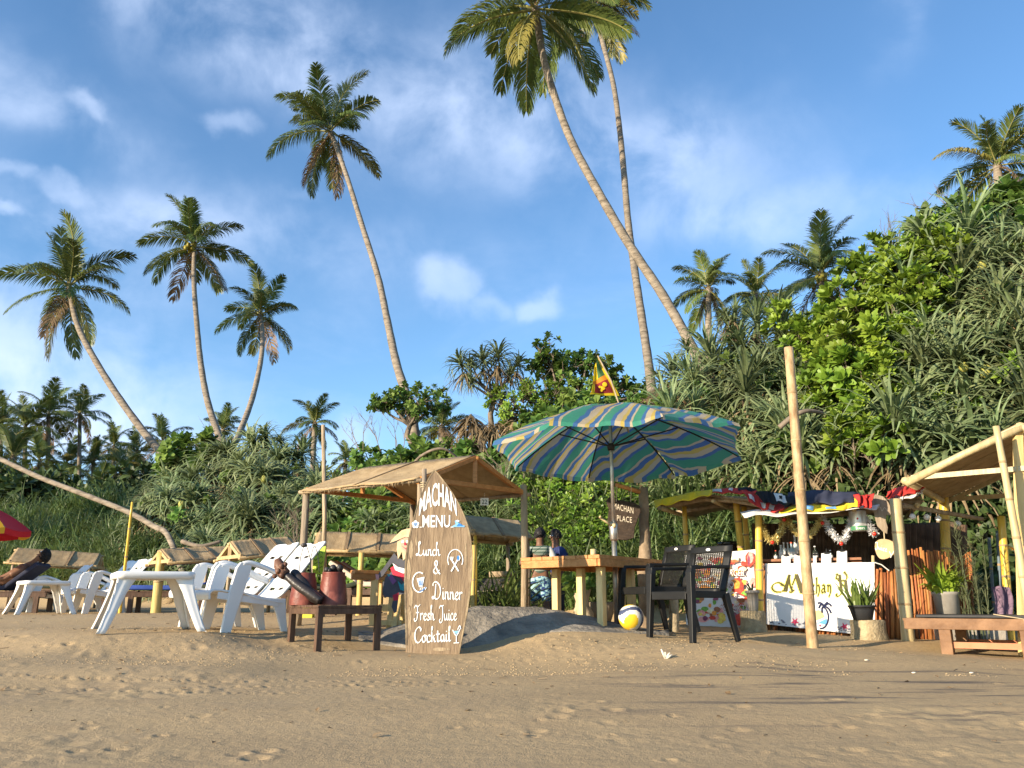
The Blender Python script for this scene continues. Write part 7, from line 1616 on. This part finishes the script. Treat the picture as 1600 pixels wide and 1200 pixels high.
# ------------------------------------------------------------------ right hut, bench and pots
def right_side():
    ax, ay = 4.97, 7.6; A = P(1594, 664, 7.65); E = P(1416, 752, 8.3); H = Vector((E.x - A.x, E.y - A.y, 0)); rd = Vector((-H.y, H.x, 0)).normalized()
    if rd.y < 0: rd = -rd
    r = canopy('mat roofed hut at the right edge over the low bench', A, A + rd * 2.2, -H, A.z - E.z, [(1, 1, .05, 'bamboo_yellow', 0)], panels=3, sag=.04, pr=.04, beam='bamboo_pale', king=False, seed=9, over=.05, name='mat_hut', cat='hut', group=None)
    o = r.location
    for s in (-1, 1):
        mb = MB(); a = A - o + Vector((0, -.03, -.03)); b = A + (-H) * s * 1.02 - o + Vector((0, -.03, -.03 - (A.z - E.z))); mb.tube([a, (a + b) / 2 + Vector((0, 0, .015)), b], [.035, .037, .04], 9); mb.build('rake_cane', MATS['bamboo_pale'], r, True)
    q = P(1590, 672, 7.7); f = on(1600, 7.75); mb = MB(); mb.bar(f - o, q - o, .07, .06, (0, 1, 0)); mb.build('post', MATS['new_pine'], r)
    bamboo('bamboo_cane', 'pale bamboo cane slanting across the front of the right hut', 'cane', on(1620, 7.55), P(1556, 664, 7.5), .04, .03, 'bamboo_pale', bow=.03)
    # bench
    n1, n2 = on(1470, 7.85), on(1582, 7.5); n = n1; r = thing('bench', 'low broad wooden bench with a black mat on top at the right edge', 'bench', n); zt = P(1430, 965.5, 8.05).z - n.z
    d = Vector((n2.x - n1.x, n2.y - n1.y, 0)).normalized(); q = Vector((-d.y, d.x, 0)); a = Vector((0, 0, zt)) - d * .27; L = 1.75; Dp = .85
    for (o1, o2, w) in ((a, a + d * L, .03), (a + q * Dp, a + q * Dp + d * L, .03)): mb = MB(); mb.bar(o1 + Vector((0, 0, -.05)), o2 + Vector((0, 0, -.05)), w + .015, .1); mb.build('rail', MATS['bench_wood'], r, bevel=.004)
    for o1 in (a, a + d * L): mb = MB(); mb.bar(o1 + q * .025 + Vector((0, 0, -.05)), o1 + q * (Dp - .025) + Vector((0, 0, -.05)), .045, .098); mb.build('rail', MATS['bench_wood'], r, bevel=.004)
    for k in range(8): mb = MB(); o1 = a + d * (.06 + k * .21) + Vector((0, 0, -.012)); mb.bar(o1 + q * .03, o1 + q * (Dp - .03), .18, .02); mb.build('slat', MATS['bench_wood'], r)
    mb = MB(); m = a + d * (L / 2 + .03) + q * (Dp / 2 + .04) + Vector((0, 0, .018)); mb.box(m, (L - .1, Dp - .1, .028), Matrix((d, q, Vector((0, 0, 1)))).transposed()); mb.build('mat', M('black_mat', (.015, .015, .016), (.03, .03, .032), scale=8, rough=.55), r, bevel=.006)
    for (x, y) in ((.33, .03), (.98, .03), (1.6, .03), (.33, Dp - .03), (.98, Dp - .03), (1.6, Dp - .03)): p = a + d * x + q * y; mb = MB(); mb.box((p.x, p.y, (zt - .1) / 2 - .06), (.1, .1, zt + .02), Matrix((d, q, Vector((0, 0, 1)))).transposed()); mb.build('leg', MATS['bench_wood'], r, bevel=.004)
    for y in (.03, Dp - .03): p1, p2 = a + d * .33 + q * y, a + d * 1.6 + q * y; mb = MB(); mb.bar(Vector((p1.x, p1.y, .08)), Vector((p2.x, p2.y, .08)), .03, .055); mb.build('stretcher', M('red_brown', (.4, .14, .06), (.5, .2, .1), scale=5, rough=.6), r)
    mb = MB(); mb.tube([a + d * .75 - q * .03 + Vector((0, 0, .04)), a + d * .98 - q * .03 + Vector((0, 0, .0)), a + d * 1.0 - q * .03 + Vector((0, 0, -.12))], .004, 5); mb.build('cord', MATS['rope'], r)
    # pots and plants
    def pot_plant(name, label, u, Y, z, prof, mat, plant, n=16):
        g = on(u, Y); g.z = z if z is not None else g.z; r = thing(name, label, 'potted plant', g); mb = MB(); mb.lathe(prof, n); mb.build('pot', MATS[mat], r, True); plant(r, prof[-1][1]); return r
    def stump(label, u, Y, rad, h, seed):
        g = on(u, Y); r = thing('stump', label, 'stump', g); rr = random.Random(seed); mb = MB(); n = 16; vs = []; fs = []
        prof = [(1.12, -.06), (1.1, .0), (1.0, h * .5), (1.02, h * .9), (.96, h)]; k = [rr.uniform(.9, 1.1) for _ in range(n)]
        for s, z in prof:
            for j in range(n): t = 6.283 * j / n; vs.append((rad * s * k[j] * math.cos(t), rad * s * k[j] * math.sin(t), z))
        for i in range(len(prof) - 1):
            for j in range(n): fs.append((i * n + j, i * n + (j + 1) % n, (i + 1) * n + (j + 1) % n, (i + 1) * n + j))
        fs.append(tuple((len(prof) - 1) * n + j for j in range(n))); mb.add(vs, fs); mb.build('wood', MATS['palm_stump'], r, True); return g.z + h
    M('palm_stump', (.28, .22, .13), (.42, .34, .21), scale=12, rough=.95, bump=.9, bscale=40); M('grey_pot', (.26, .24, .21), (.36, .34, .3), scale=6, rough=.8); M('dark_pot', (.02, .022, .024), (.035, .036, .04), scale=5, rough=.6); M('pot_leaf', (.26, .38, .04), (.38, .5, .08), scale=4, rough=.45, trans=.3, rvar=.2); M('sword_leaf', (.1, .16, .035), (.2, .25, .07), scale=4, rough=.4, trans=.2); M('wispy_leaf', (.1, .12, .06), (.17, .19, .1), scale=4, rough=.6, trans=.2); M('concrete', (.3, .27, .22), (.4, .36, .3), scale=9, rough=.95, bump=.4)
    rr = random.Random(9)
    zt2 = stump('squat palm stump under the dark flower pot before the white banner', 1359, 8.85, .165, .2, 1)
    def sword(r, z):
        mb = MB()
        for k in range(44): strap(mb, rr.uniform(0, 6.28), rr.uniform(50, 88), rr.uniform(0, 40), rr.uniform(.22, .42), .02, rr, o=(rr.uniform(-.09, .09), rr.uniform(-.06, .06), z - .04), stations=4)
        strap(mb, math.pi, 20, 10, .32, .014, rr, o=(-.05, -.05, z)); mb.build('leaves', MATS['sword_leaf'], r)
    pot_plant('potted_plant', 'spiky green plant in a dark pot on the stump before the white banner', 1352, 8.8, zt2, [(.095, 0), (.12, .1), (.132, .13), (.14, .13), (.14, .15), (.12, .15), (.11, .12)], 'dark_pot', sword)
    zt3 = stump('rough palm stump between the food banner and the white banner', 1177, 9.3, .13, .22, 2)
    def small(r, z):
        mb = MB()
        for k in range(9): strap(mb, rr.uniform(0, 6.28), rr.uniform(30, 80), rr.uniform(10, 60), rr.uniform(.1, .2), .014, rr, o=(0, 0, z - .02), stations=3)
        mb.build('leaves', MATS['wispy_leaf'], r)
    pot_plant('potted_plant', 'small withered plant in a grey clay pot on the stump by the food banner', 1180, 9.3, zt3 - .01, [(.05, 0), (.06, .1), (.065, .2), (.08, .2), (.08, .23), (.06, .23)], 'grey_pot', small)
    g = on(1490, 9.2); o = thing('concrete_block', 'grey concrete block carrying the leafy pot behind the bench', 'block', g); mb = MB(); mb.box((0, 0, .12), (.42, .26, .3)); mb.build('body', MATS['concrete'], o, bevel=.01)
    g2 = on(1545, 9.3); o = thing('concrete_block', 'second pale block lying right of the one under the leafy pot', 'block', g2); mb = MB(); mb.box((0, 0, .08), (.3, .24, .24)); mb.build('body', MATS['concrete'], o, bevel=.01)
    def lettuce(r, z):
        mb = MB()
        for k in range(130):
            az = rr.uniform(0, 6.28); strap(mb, az, rr.uniform(62, 89), rr.uniform(30, 150), rr.uniform(.28, .5), .024 if k % 2 else .045, rr, o=(rr.uniform(-.09, .09), rr.uniform(-.07, .07), z - .04), stations=5)
        mb.build('leaves', MATS['pot_leaf'], r); mb = MB(); strap(mb, R(-30), -70, 5, .3, .03, rr, o=(.13, -.1, z + .12)); mb.build('hanging_leaf', MATS['pot_leaf'], r)
    pot_plant('potted_plant', 'lush bright green plant in a grey bucket behind the bench', 1487, 9.15, g.z + .27, [(.12, 0), (.135, .2), (.145, .21), (.145, .24), (.13, .24), (.12, .2)], 'grey_pot', lettuce)
    g = on(1528, 9.0); o = thing('wispy_plant', 'tall thin wispy plant right of the bright green pot plant', 'plant', g); top = P(1535, 818, 9.0).z - g.z
    mb = MB(); st = MB()
    for k in range(7):
        a = Vector((rr.uniform(-.1, .1), rr.uniform(-.06, .06), 0)); b = Vector((a.x * 1.6 + rr.uniform(-.1, .08), a.y, top * rr.uniform(.62, 1.0))); st.tube([a, a.lerp(b, .5) + Vector((.02, 0, 0)), b], [.008, .006, .003], 4)
        for i in range(60): t = rr.uniform(.25, 1); p = a.lerp(b, t); strap(mb, rr.uniform(0, 6.28), rr.uniform(10, 70), rr.uniform(0, 40), rr.uniform(.06, .17), .005, rr, o=p, stations=2)
    mb.build('leaves', MATS['wispy_leaf'], o); st.build('stems', MATS['wispy_leaf'], o)
    p = P(1565, 935, 9.2); o = thing('purple_cloth', 'faded purple cloth hanging on the blue poles behind the bench', 'cloth', p); mb = MB(); mb.grid(lambda s, t: Vector((-.09 + .18 * s + .02 * math.sin(5 * t), .03 * math.sin(11 * s), .14 - .36 * t - .05 * abs(s - .5))), 10, 8); mb.build('sheet', M('purple', (.13, .08, .13), (.22, .15, .2), scale=8, rough=.9), o, True, solid=.01)
    b = P(1140, 866, 10.9); o = thing('black_bucket', 'glossy black bucket behind the food banner', 'bucket', b); mb = MB(); mb.lathe([(.13, -.12), (.15, .12), (.165, .12), (.165, .15), (.15, .16), (.06, .17)], 18); mb.build('body', M('gloss_black', (.012, .012, .013), rough=.15, spec=.6), o, True)
    q = Vector((0, .1, -.12)); mb = MB(); mb.box((0, 0, -.14 - .3), (.5, .4, .6)); mb.build('crate', MATS['stick_dark'], o)
    lf = thing('orange_plant', 'spray of orange leaves at the right edge beside the leaning bamboo post', 'plant', P(1596, 858, 9.0)); mb = MB()
    for k in range(26): strap(mb, math.pi + rr.uniform(-.6, .6), rr.uniform(-10, 30), rr.uniform(0, 30), rr.uniform(.08, .16), .012, rr, o=(rr.uniform(-.1, .2), 0, rr.uniform(-.04, .04)), stations=3)
    mb.tube([(.6, 0, .05), (.2, 0, .0), (-.1, 0, 0)], .008, 5); mb.build('leaves', M('orange_leaf', (.7, .3, .02), rough=.5, trans=.3), lf)
M('bench_wood', (.15, .075, .034), (.25, .135, .066), scale=3, rough=.6, bump=.25, stretch=(2, 2, 2))
right_side()
# bits of white shell and coral on the sand
rr = random.Random(77)
for i, (u, Y, s, lab) in enumerate(((1040, 6.35, .022, 'branched white coral bit on the sand below the ball'), (1354, 6.5, .013, 'small white shell on the sand below the stump'), (1428, 5.75, .012, 'tiny white shell on the damp sand, left one of two'), (1518, 5.8, .012, 'tiny white shell on the damp sand, right one of two'))):
    g = on(u, Y); o = thing('shell', lab, 'shell', g, 0, 'white shells'); mb = MB()
    if i == 0:
        for (dx, dz) in ((-.03, .07), (0, .05), (.035, .045), (.05, .03)): mb.tube([(0, 0, 0), (dx * .6, 0, dz * .6), (dx, 0, dz)], [.01, .009, .005], 6)
    else: mb.sphere((0, 0, .006), s, 8, 5, (1.4, .9, .45)); mb.sphere((s, .01, .006), s * .5, 7, 5, (1, 1, .5))
    mb.build('shell_body', M('shell', (.6, .54, .42), (.7, .66, .56), scale=20, rough=.7), o, True)

# leaf litter, twigs and husk scraps strewn over the dry sand
def litter():
    rr = random.Random(91); lf = MB(); tw = MB()
    for k in range(420):
        u = rr.uniform(-100, 1700); Y = rr.uniform(5.4, 12.5) if rr.random() < .8 else rr.uniform(3.2, 5.4)
        p = on(u, Y); z = float(relief(np.array([p.x]), np.array([p.y]))[0]); p.z += z + .004; a = rr.uniform(0, 6.28); d = Vector((math.cos(a), math.sin(a), rr.uniform(-.1, .35))); s = Vector((-math.sin(a), math.cos(a), rr.uniform(-.3, .3)))
        if rr.random() < .55:
            L = rr.uniform(.015, .05); w = L * rr.uniform(.2, .4); lf.add([p, p + d * L * .5 + s * w, p + d * L, p + d * L * .5 - s * w + Vector((0, 0, .006))], [(0, 1, 2), (0, 2, 3)])
        else:
            L = rr.uniform(.02, .07) if Y > 5 else rr.uniform(.01, .03); tw.tube([p, p + Vector((d.x, d.y, rr.uniform(-.02, .12))) * L], rr.uniform(.0015, .004), 4)
    o = lf.build('leaf_litter', M('dry_leaf', (.12, .075, .035), (.3, .2, .1), scale=3, rough=.9)); tag(o, 'dry leaf scraps strewn over the beach sand', None, None, 'stuff')
    o = tw.build('twig_litter', M('litter_twig', (.08, .055, .035), (.2, .15, .09), scale=2, rough=.9)); tag(o, 'thin dry twigs strewn over the beach sand', None, None, 'stuff')
litter()

def clods():
    """small clods of dry sand kicked up by feet"""
    r = np.random.RandomState(8); n = 15000; u = r.uniform(-120, 1720, n); Y = 5.6 + 6.9 * r.rand(n) ** 1.5; x = (u - 800) / FPX * (Y * math.cos(PITCH) - .05)
    keep = fbm(x * 1.3 + 4, Y * 1.3, 3) + .12 * r.rand(n) - .06 - .06 * np.clip(x - 1.5, 0, 2) > .47; x, Y = x[keep], Y[keep]; n = len(x)
    z = height(x, Y, False) + relief(x, Y); s = .003 + .0085 * r.rand(n) ** 3
    base = np.array([(1, 0, 0), (0, 1, 0), (-1, 0, 0), (0, -1, 0), (0, 0, .8), (0, 0, -.5)]); fc = np.array([(0, 1, 4), (1, 2, 4), (2, 3, 4), (3, 0, 4), (1, 0, 5), (2, 1, 5), (3, 2, 5), (0, 3, 5)])
    v = base[None] * s[:, None, None] * r.uniform(.6, 1.3, (n, 6, 3)) + np.stack([x, Y, z + s * -.05], -1)[:, None, :]
    f = (fc[None] + (np.arange(n) * 6)[:, None, None]).reshape(-1, 3)
    me = D.meshes.new('sand_clods'); me.from_pydata(v.reshape(-1, 3).tolist(), [], f.tolist()); me.materials.append(D.objects['sand_ground'].data.materials[0]); me.polygons.foreach_set('use_smooth', [True] * len(f)); o = D.objects.new('sand_clods', me); COL.objects.link(o)
    tag(o, 'small clods of dry sand kicked up over the beach', None, None, 'stuff')
clods()
# ------------------------------------------------------------------ people
M('skin_brown', (.16, .08, .045), (.2, .1, .06), scale=8, rough=.55); M('hair_black', (.012, .01, .01), rough=.6); M('shirt_white', (.42, .42, .4), rough=.85); M('shirt_navy', (.02, .03, .1), (.035, .05, .15), scale=7, rough=.85); M('trousers_dark', (.025, .025, .032), rough=.85)
def band_mat(name, cols, freq):
    m = D.materials.new(name); m.use_nodes = True; N = m.node_tree.nodes; L = m.node_tree.links; tc = N.new('ShaderNodeTexCoord'); sp = N.new('ShaderNodeSeparateXYZ'); L.new(tc.outputs['Object'], sp.inputs[0])
    a = N.new('ShaderNodeMath'); a.operation = 'MULTIPLY'; a.inputs[1].default_value = freq; L.new(sp.outputs[2], a.inputs[0]); f = N.new('ShaderNodeMath'); f.operation = 'FRACT'; L.new(a.outputs[0], f.inputs[0])
    rp = N.new('ShaderNodeValToRGB'); rp.color_ramp.interpolation = 'CONSTANT'; L.new(f.outputs[0], rp.inputs[0]); rp.color_ramp.elements[0].color = cols[0] + (1,); rp.color_ramp.elements[1].position = .72; rp.color_ramp.elements[1].color = cols[1] + (1,)
    L.new(rp.outputs[0], N['Principled BSDF'].inputs['Base Color']); N['Principled BSDF'].inputs['Roughness'].default_value = .85; MATS[name] = m; return m
band_mat('shirt_green', ((.07, .11, .085), (.3, .34, .28)), 18)
M('shorts_print', (.02, .035, .13), (.32, .5, .5), scale=17, rough=.85, ramp=(.46, .54), c3=(.06, .2, .32), detail=5)
def skin(name, verts, edges, rad, mat, parent, sub=2, root=0):
    me = D.meshes.new(name); me.from_pydata([tuple(v) for v in verts], edges, []); me.materials.append(MATS[mat]); o = D.objects.new(name, me); COL.objects.link(o)
    md = o.modifiers.new('skin', 'SKIN'); md.use_smooth_shade = True; sv = me.skin_vertices[0].data
    for i, r in enumerate(rad): sv[i].radius = r if hasattr(r, '__len__') else (r, r); sv[i].use_root = (i == root)
    s = o.modifiers.new('sub', 'SUBSURF'); s.levels = s.render_levels = sub
    if parent: o.parent = parent
    return o
def chain(mb_v, mb_e, mb_r, pts, rad, start=None):
    prev = start
    for p, r in zip(pts, rad):
        mb_v.append(Vector(p)); mb_r.append(r); i = len(mb_v) - 1
        if prev is not None: mb_e.append((prev, i))
        prev = i
    return prev
def person(label, loc, rz, J, top_mat, sleeve_mat, low_mat, low_to='knee', scale=1.0, tilt=None):
    """J: joints, facing -y"""
    root = thing('person', label, 'person', loc, rz); root.scale = (scale,) * 3
    if tilt: root.rotation_euler = (tilt[0], tilt[1], rz)
    v, e, r = [], [], []
    chain(v, e, r, [J['pelvis']], [(.125, .1)]); ch = chain(v, e, r, [J['spine'], J['chest']], [(.125, .095), (.15, .105)], 0)
    nk = chain(v, e, r, [J['neck']], [.058], ch); hd = (J['head'] - J['neck']); chain(v, e, r, [J['neck'] + hd * .42, J['neck'] + hd * .72, J['head']], [(.07, .08), (.088, .1), (.07, .082)], nk)
    for s in ('l', 'r'):
        w = J['wrist_' + s]; el = J['elbow_' + s]; d = (w - el).normalized()
        chain(v, e, r, [J['shoulder_' + s], (J['shoulder_' + s] + el) / 2, el, (el + w) / 2, w, w + d * .07], [.062, .05, .042, .04, .03, (.022, .036)], ch)
        k = J['knee_' + s]; a = J['ankle_' + s]
        chain(v, e, r, [J['hip_' + s], (J['hip_' + s] + k) / 2, k, k.lerp(a, .35), a, J['toe_' + s]], [.095, .08, .06, .06, .038, (.045, .028)], 0)
    skin('body', v, e, r, 'skin_brown', root)
    for s in ('l', 'r'):
        w = J['wrist_' + s]; d = (w - J['elbow_' + s]).normalized(); side = d.cross(Vector((0, 1, 0))).normalized() if abs(d.y) < .9 else Vector((1, 0, 0)); mb = MB()
        for k, (o, ln) in enumerate(((-.03, .06), (-.01, .078), (.012, .075), (.032, .06))): q = w + d * .085 + side * o; mb.tube([q - d * .03, q + d * ln * .5, q + d * ln + Vector((0, -.015, 0))], [.0105, .0095, .007], 6)
        q = w + d * .03 - side * .03; mb.tube([q, q - side * .03 + d * .03, q - side * .035 + d * .06], [.012, .01, .008], 6); mb.build('fingers', MATS['skin_brown'], root, True)
    v, e, r = [], [], []
    chain(v, e, r, [J['pelvis'] + Vector((0, 0, .0))], [(.15, .12)]); ch = chain(v, e, r, [J['spine'], J['chest'], J['chest'].lerp(J['neck'], .62)], [(.155, .125), (.185, .14), (.105, .095)], 0)
    for s in ('l', 'r'): chain(v, e, r, [J['chest'].lerp(J['shoulder_' + s], .6), J['shoulder_' + s].lerp(J['elbow_' + s], .12)], [(.11, .105), .088], ch)
    skin('shirt', v, e, r, top_mat, root)
    for s in ('l', 'r'):
        v, e, r = [], [], []; sh, el = J['shoulder_' + s], J['elbow_' + s]; chain(v, e, r, [sh.lerp(J['chest'], .3), sh, sh.lerp(el, .5), sh.lerp(el, .72)], [.085, .082, .068, .066]); skin('sleeve', v, e, r, sleeve_mat, root)
    v, e, r = [], [], []; chain(v, e, r, [J['pelvis'] + (J['spine'] - J['pelvis']) * .25], [(.145, .118)]); b = chain(v, e, r, [J['pelvis'] - (J['spine'] - J['pelvis']) * .12], [(.15, .13)], 0)
    for s in ('l', 'r'):
        k = J['knee_' + s]; h = J['hip_' + s]; pts = [h.lerp(k, .2), h.lerp(k, .6), h.lerp(k, .97)] + ([k.lerp(J['ankle_' + s], .5), k.lerp(J['ankle_' + s], .92)] if low_to == 'ankle' else []); chain(v, e, r, pts, [.12, .112, .105, .085, .07], b)
    skin('shorts' if low_to == 'knee' else 'trousers', v, e, r, low_mat, root)
    c = J['neck'] + hd * .76; f = J.get('face', Vector((0, -1, 0))); mb = MB(); rr = random.Random(3)
    up = hd.normalized(); q = Vector((0, -1, 0)).rotation_difference(f)
    for k in range(150):
        d = Vector((rr.gauss(0, 1), rr.gauss(0, 1), rr.gauss(0, 1))).normalized()
        if d.dot(f) > .25 and d.dot(up) < .62 or d.dot(up) < -.45: continue
        mb.sphere(c + Vector((d.x * .093, d.y * .105, d.z * .125)), .02, 5, 4)
    mb.sphere(c - f * .012 + up * .022, 1, 12, 9, (.091, .102, .115)); mb.build('hair', MATS['hair_black'], root, True)
    mb = MB(); sd = f.cross(up).normalized(); fc = J['neck'] + hd * .66
    mb.sphere(fc + f * .1, 1, 7, 5, (.016, .02, .024))
    for s in (-1, 1): mb.sphere(fc + sd * .088 * s - f * .005, 1, 7, 5, (.014, .024, .034))
    mb.build('nose_and_ears', MATS['skin_brown'], root, True)
    ew = MB(); eb = MB(); mo = MB()
    for s in (-1, 1): ew.sphere(fc + f * .085 + sd * .034 * s + up * .024, .012, 7, 5); eb.sphere(fc + f * .094 + sd * .034 * s + up * .024, .0065, 6, 4)
    mo.sphere(fc + f * .088 - up * .05, 1, 7, 5, (.026, .014, .008)); ew.build('eyes', MATS['white_paint'], root, True); eb.build('pupils', MATS['hair_black'], root, True); mo.build('mouth', M('lips', (.2, .07, .05), rough=.6), root, True)
    return root
def stand():
    V = Vector
    return {'pelvis': V((0, 0, .94)), 'spine': V((0, .01, 1.13)), 'chest': V((0, .0, 1.34)), 'neck': V((0, 0, 1.49)), 'head': V((0, -.02, 1.72)), 'shoulder_l': V((.19, 0, 1.41)), 'shoulder_r': V((-.19, 0, 1.41)), 'elbow_l': V((.29, .06, 1.14)), 'elbow_r': V((-.27, .05, 1.13)),
            'wrist_l': V((.22, -.12, .98)), 'wrist_r': V((-.22, -.14, 1.0)), 'hip_l': V((.09, 0, .9)), 'hip_r': V((-.09, 0, .9)), 'knee_l': V((.1, -.02, .49)), 'knee_r': V((-.1, .0, .49)), 'ankle_l': V((.1, .03, .08)), 'ankle_r': V((-.1, .04, .08)), 'toe_l': V((.12, -.12, .03)), 'toe_r': V((-.12, -.11, .03))}
def people():
    def fit(u, vtop, Y):
        p = on(u, Y); return p, (P(u, vtop, Y).z - p.z) / 1.765
    p, s = fit(845, 827, 12.5); J = stand(); J['elbow_r'] = Vector((-.27, .1, 1.14)); J['elbow_l'] = Vector((.33, .12, 1.16)); J['face'] = Vector((-.2, -1, 0)).normalized()
    person('person seen from behind in green striped t-shirt and blue patterned shorts beyond the rock', p, R(176), J, 'shirt_green', 'shirt_white', 'shorts_print', scale=s)
    p, s = fit(871, 829, 13.0); J = stand()
    person('person in dark navy shirt facing the one in patterned shorts', p, R(-62), J, 'shirt_navy', 'shirt_navy', 'trousers_dark', 'ankle', scale=s)
    V = Vector; b = on(-10, 13.2); z = .38
    J = {'pelvis': V((-.05, 0, z + .1)), 'spine': V((.15, 0, z + .16)), 'chest': V((.38, 0, z + .33)), 'neck': V((.54, 0, z + .47)), 'head': V((.72, 0, z + .62)), 'shoulder_l': V((.45, .19, z + .36)), 'shoulder_r': V((.45, -.19, z + .36)), 'elbow_l': V((.2, .29, z + .17)), 'elbow_r': V((.2, -.28, z + .17)),
         'wrist_l': V((-.05, .2, z + .2)), 'wrist_r': V((-.05, -.2, z + .2)), 'hip_l': V((-.1, .09, z + .09)), 'hip_r': V((-.1, -.09, z + .09)), 'knee_l': V((-.48, .1, z + .2)), 'knee_r': V((-.48, -.1, z + .16)), 'ankle_l': V((-.86, .1, z + .06)), 'ankle_r': V((-.88, -.1, z + .06)), 'toe_l': V((-.92, .12, z + .17)), 'toe_r': V((-.94, -.12, z + .17)), 'face': V((-.6, 0, .8)).normalized()}
    person('person lying back on the navy striped sunbed, cut by the left edge', b, R(8), J, 'skin_brown', 'skin_brown', 'trousers_dark', scale=.92)
people()

# ------------------------------------------------------------------ what each plant stands beside, said in its label
LM = [(330, 785, 'the foot of the bowed left palm'), (358, 715, 'the foot of the slim left palm'), (640, 640, 'the small almond tree'), (765, 600, 'the pandanus tree on the skyline'), (940, 590, 'the flag'), (770, 690, "the parasol's left tip"), (1158, 690, "the parasol's right tip"), (965, 640, "the parasol's top"),
      (1020, 620, 'the thin upright palm'), (1088, 560, 'the foot of the slanting palm'), (1235, 545, 'the top of the tall bamboo pole'), (1250, 770, 'the middle of the tall bamboo pole'), (1282, 460, 'the coconut bearing palm'), (1107, 500, 'the leftmost palm on the right bank'), (1420, 750, 'the left eave of the right hut'),
      (1594, 665, 'the peak of the right hut'), (1556, 300, 'the palm at top right'), (505, 670, 'the thin pole by the big canopy'), (741, 712, 'the peak of the big canopy'), (472, 775, 'the left corner of the big canopy'), (822, 775, 'the right corner of the big canopy'), (680, 738, 'the tip of the menu board'), (90, 870, 'the far left mat canopy'),
      (300, 865, 'the canopy with the thick bamboo post'), (400, 855, 'the open gabled low canopy'), (560, 850, 'the low canopy left of the menu board'), (790, 830, 'the low canopy right of the menu board'), (850, 850, 'the two standing people'), (975, 815, 'the MACHAN PLACE board'), (1007, 880, 'the log post'), (1040, 785, 'the yellow cloth on the bar roof'),
      (1155, 830, 'the leaning yellow bamboo post'), (1290, 785, 'the navy tarpaulin'), (1378, 810, 'the fish shaped board'), (1478, 800, 'the thick yellow bamboo post'), (1562, 870, 'the blue poles'), (207, 785, 'the thin yellow stick'), (130, 770, 'the low leaning trunk'), (25, 815, 'the red and yellow parasol'), (490, 700, 'the palm behind the thin pole'),
      (348, 680, 'the small palm between crossing trunks'), (125, 660, 'the tall slim far palm'), (935, 880, 'the bar table'), (1095, 880, 'the black armchairs'), (768, 910, 'the log framed lounger'), (1345, 560, 'the heart of the bright green bush'), (1183, 500, 'the palm half hidden on the bank'), (470, 870, 'the white backrests')]
def proj(p):
    c, s = math.cos(PITCH), math.sin(PITCH); y = p.y; z = p.z - CZ; f = y * c + z * s; return 800 + FPX * p.x / f, 600 - FPX * (z * c - y * s) / f
def place_labels():
    used = set()
    for o, base, cat in PLANTS:
        cs = [o.location + c.location for c in o.children if c.location.length > 1e-6] or [o.location]
        if cat == 'palm tree': cs = [o.location + c.location for c in o.children if c.name.startswith('crown_base')]
        u, v = proj(sum(cs, Vector()) / len(cs)); u0, v0 = u, v
        for (d2, lu, lv, nm) in sorted(((u - a) ** 2 + (v - b) ** 2, a, b, n) for a, b, n in LM):
            du, dv = u - lu, v - lv
            if d2 < 30 ** 2: rel = ['behind']
            elif abs(du) > 2.2 * abs(dv): rel = ['right of' if du > 0 else 'left of']
            elif abs(dv) > 2.2 * abs(du): rel = ['below' if dv > 0 else 'above']
            else: rel = [('below' if dv > 0 else 'above') + ' and ' + ('right of' if du > 0 else 'left of')]
            if d2 < 70 ** 2 and rel[0] != 'behind': rel = ['close ' + rel[0], rel[0]]
            elif d2 > 150 ** 2: rel = ['well ' + rel[0]]
            hit_ = None
            for q in rel:
                L = '%s %s %s' % (base, q, nm)
                if L not in used and len(L.split()) <= 16: hit_ = L; break
            if hit_: used.add(hit_); o['label'] = hit_; break
place_labels()
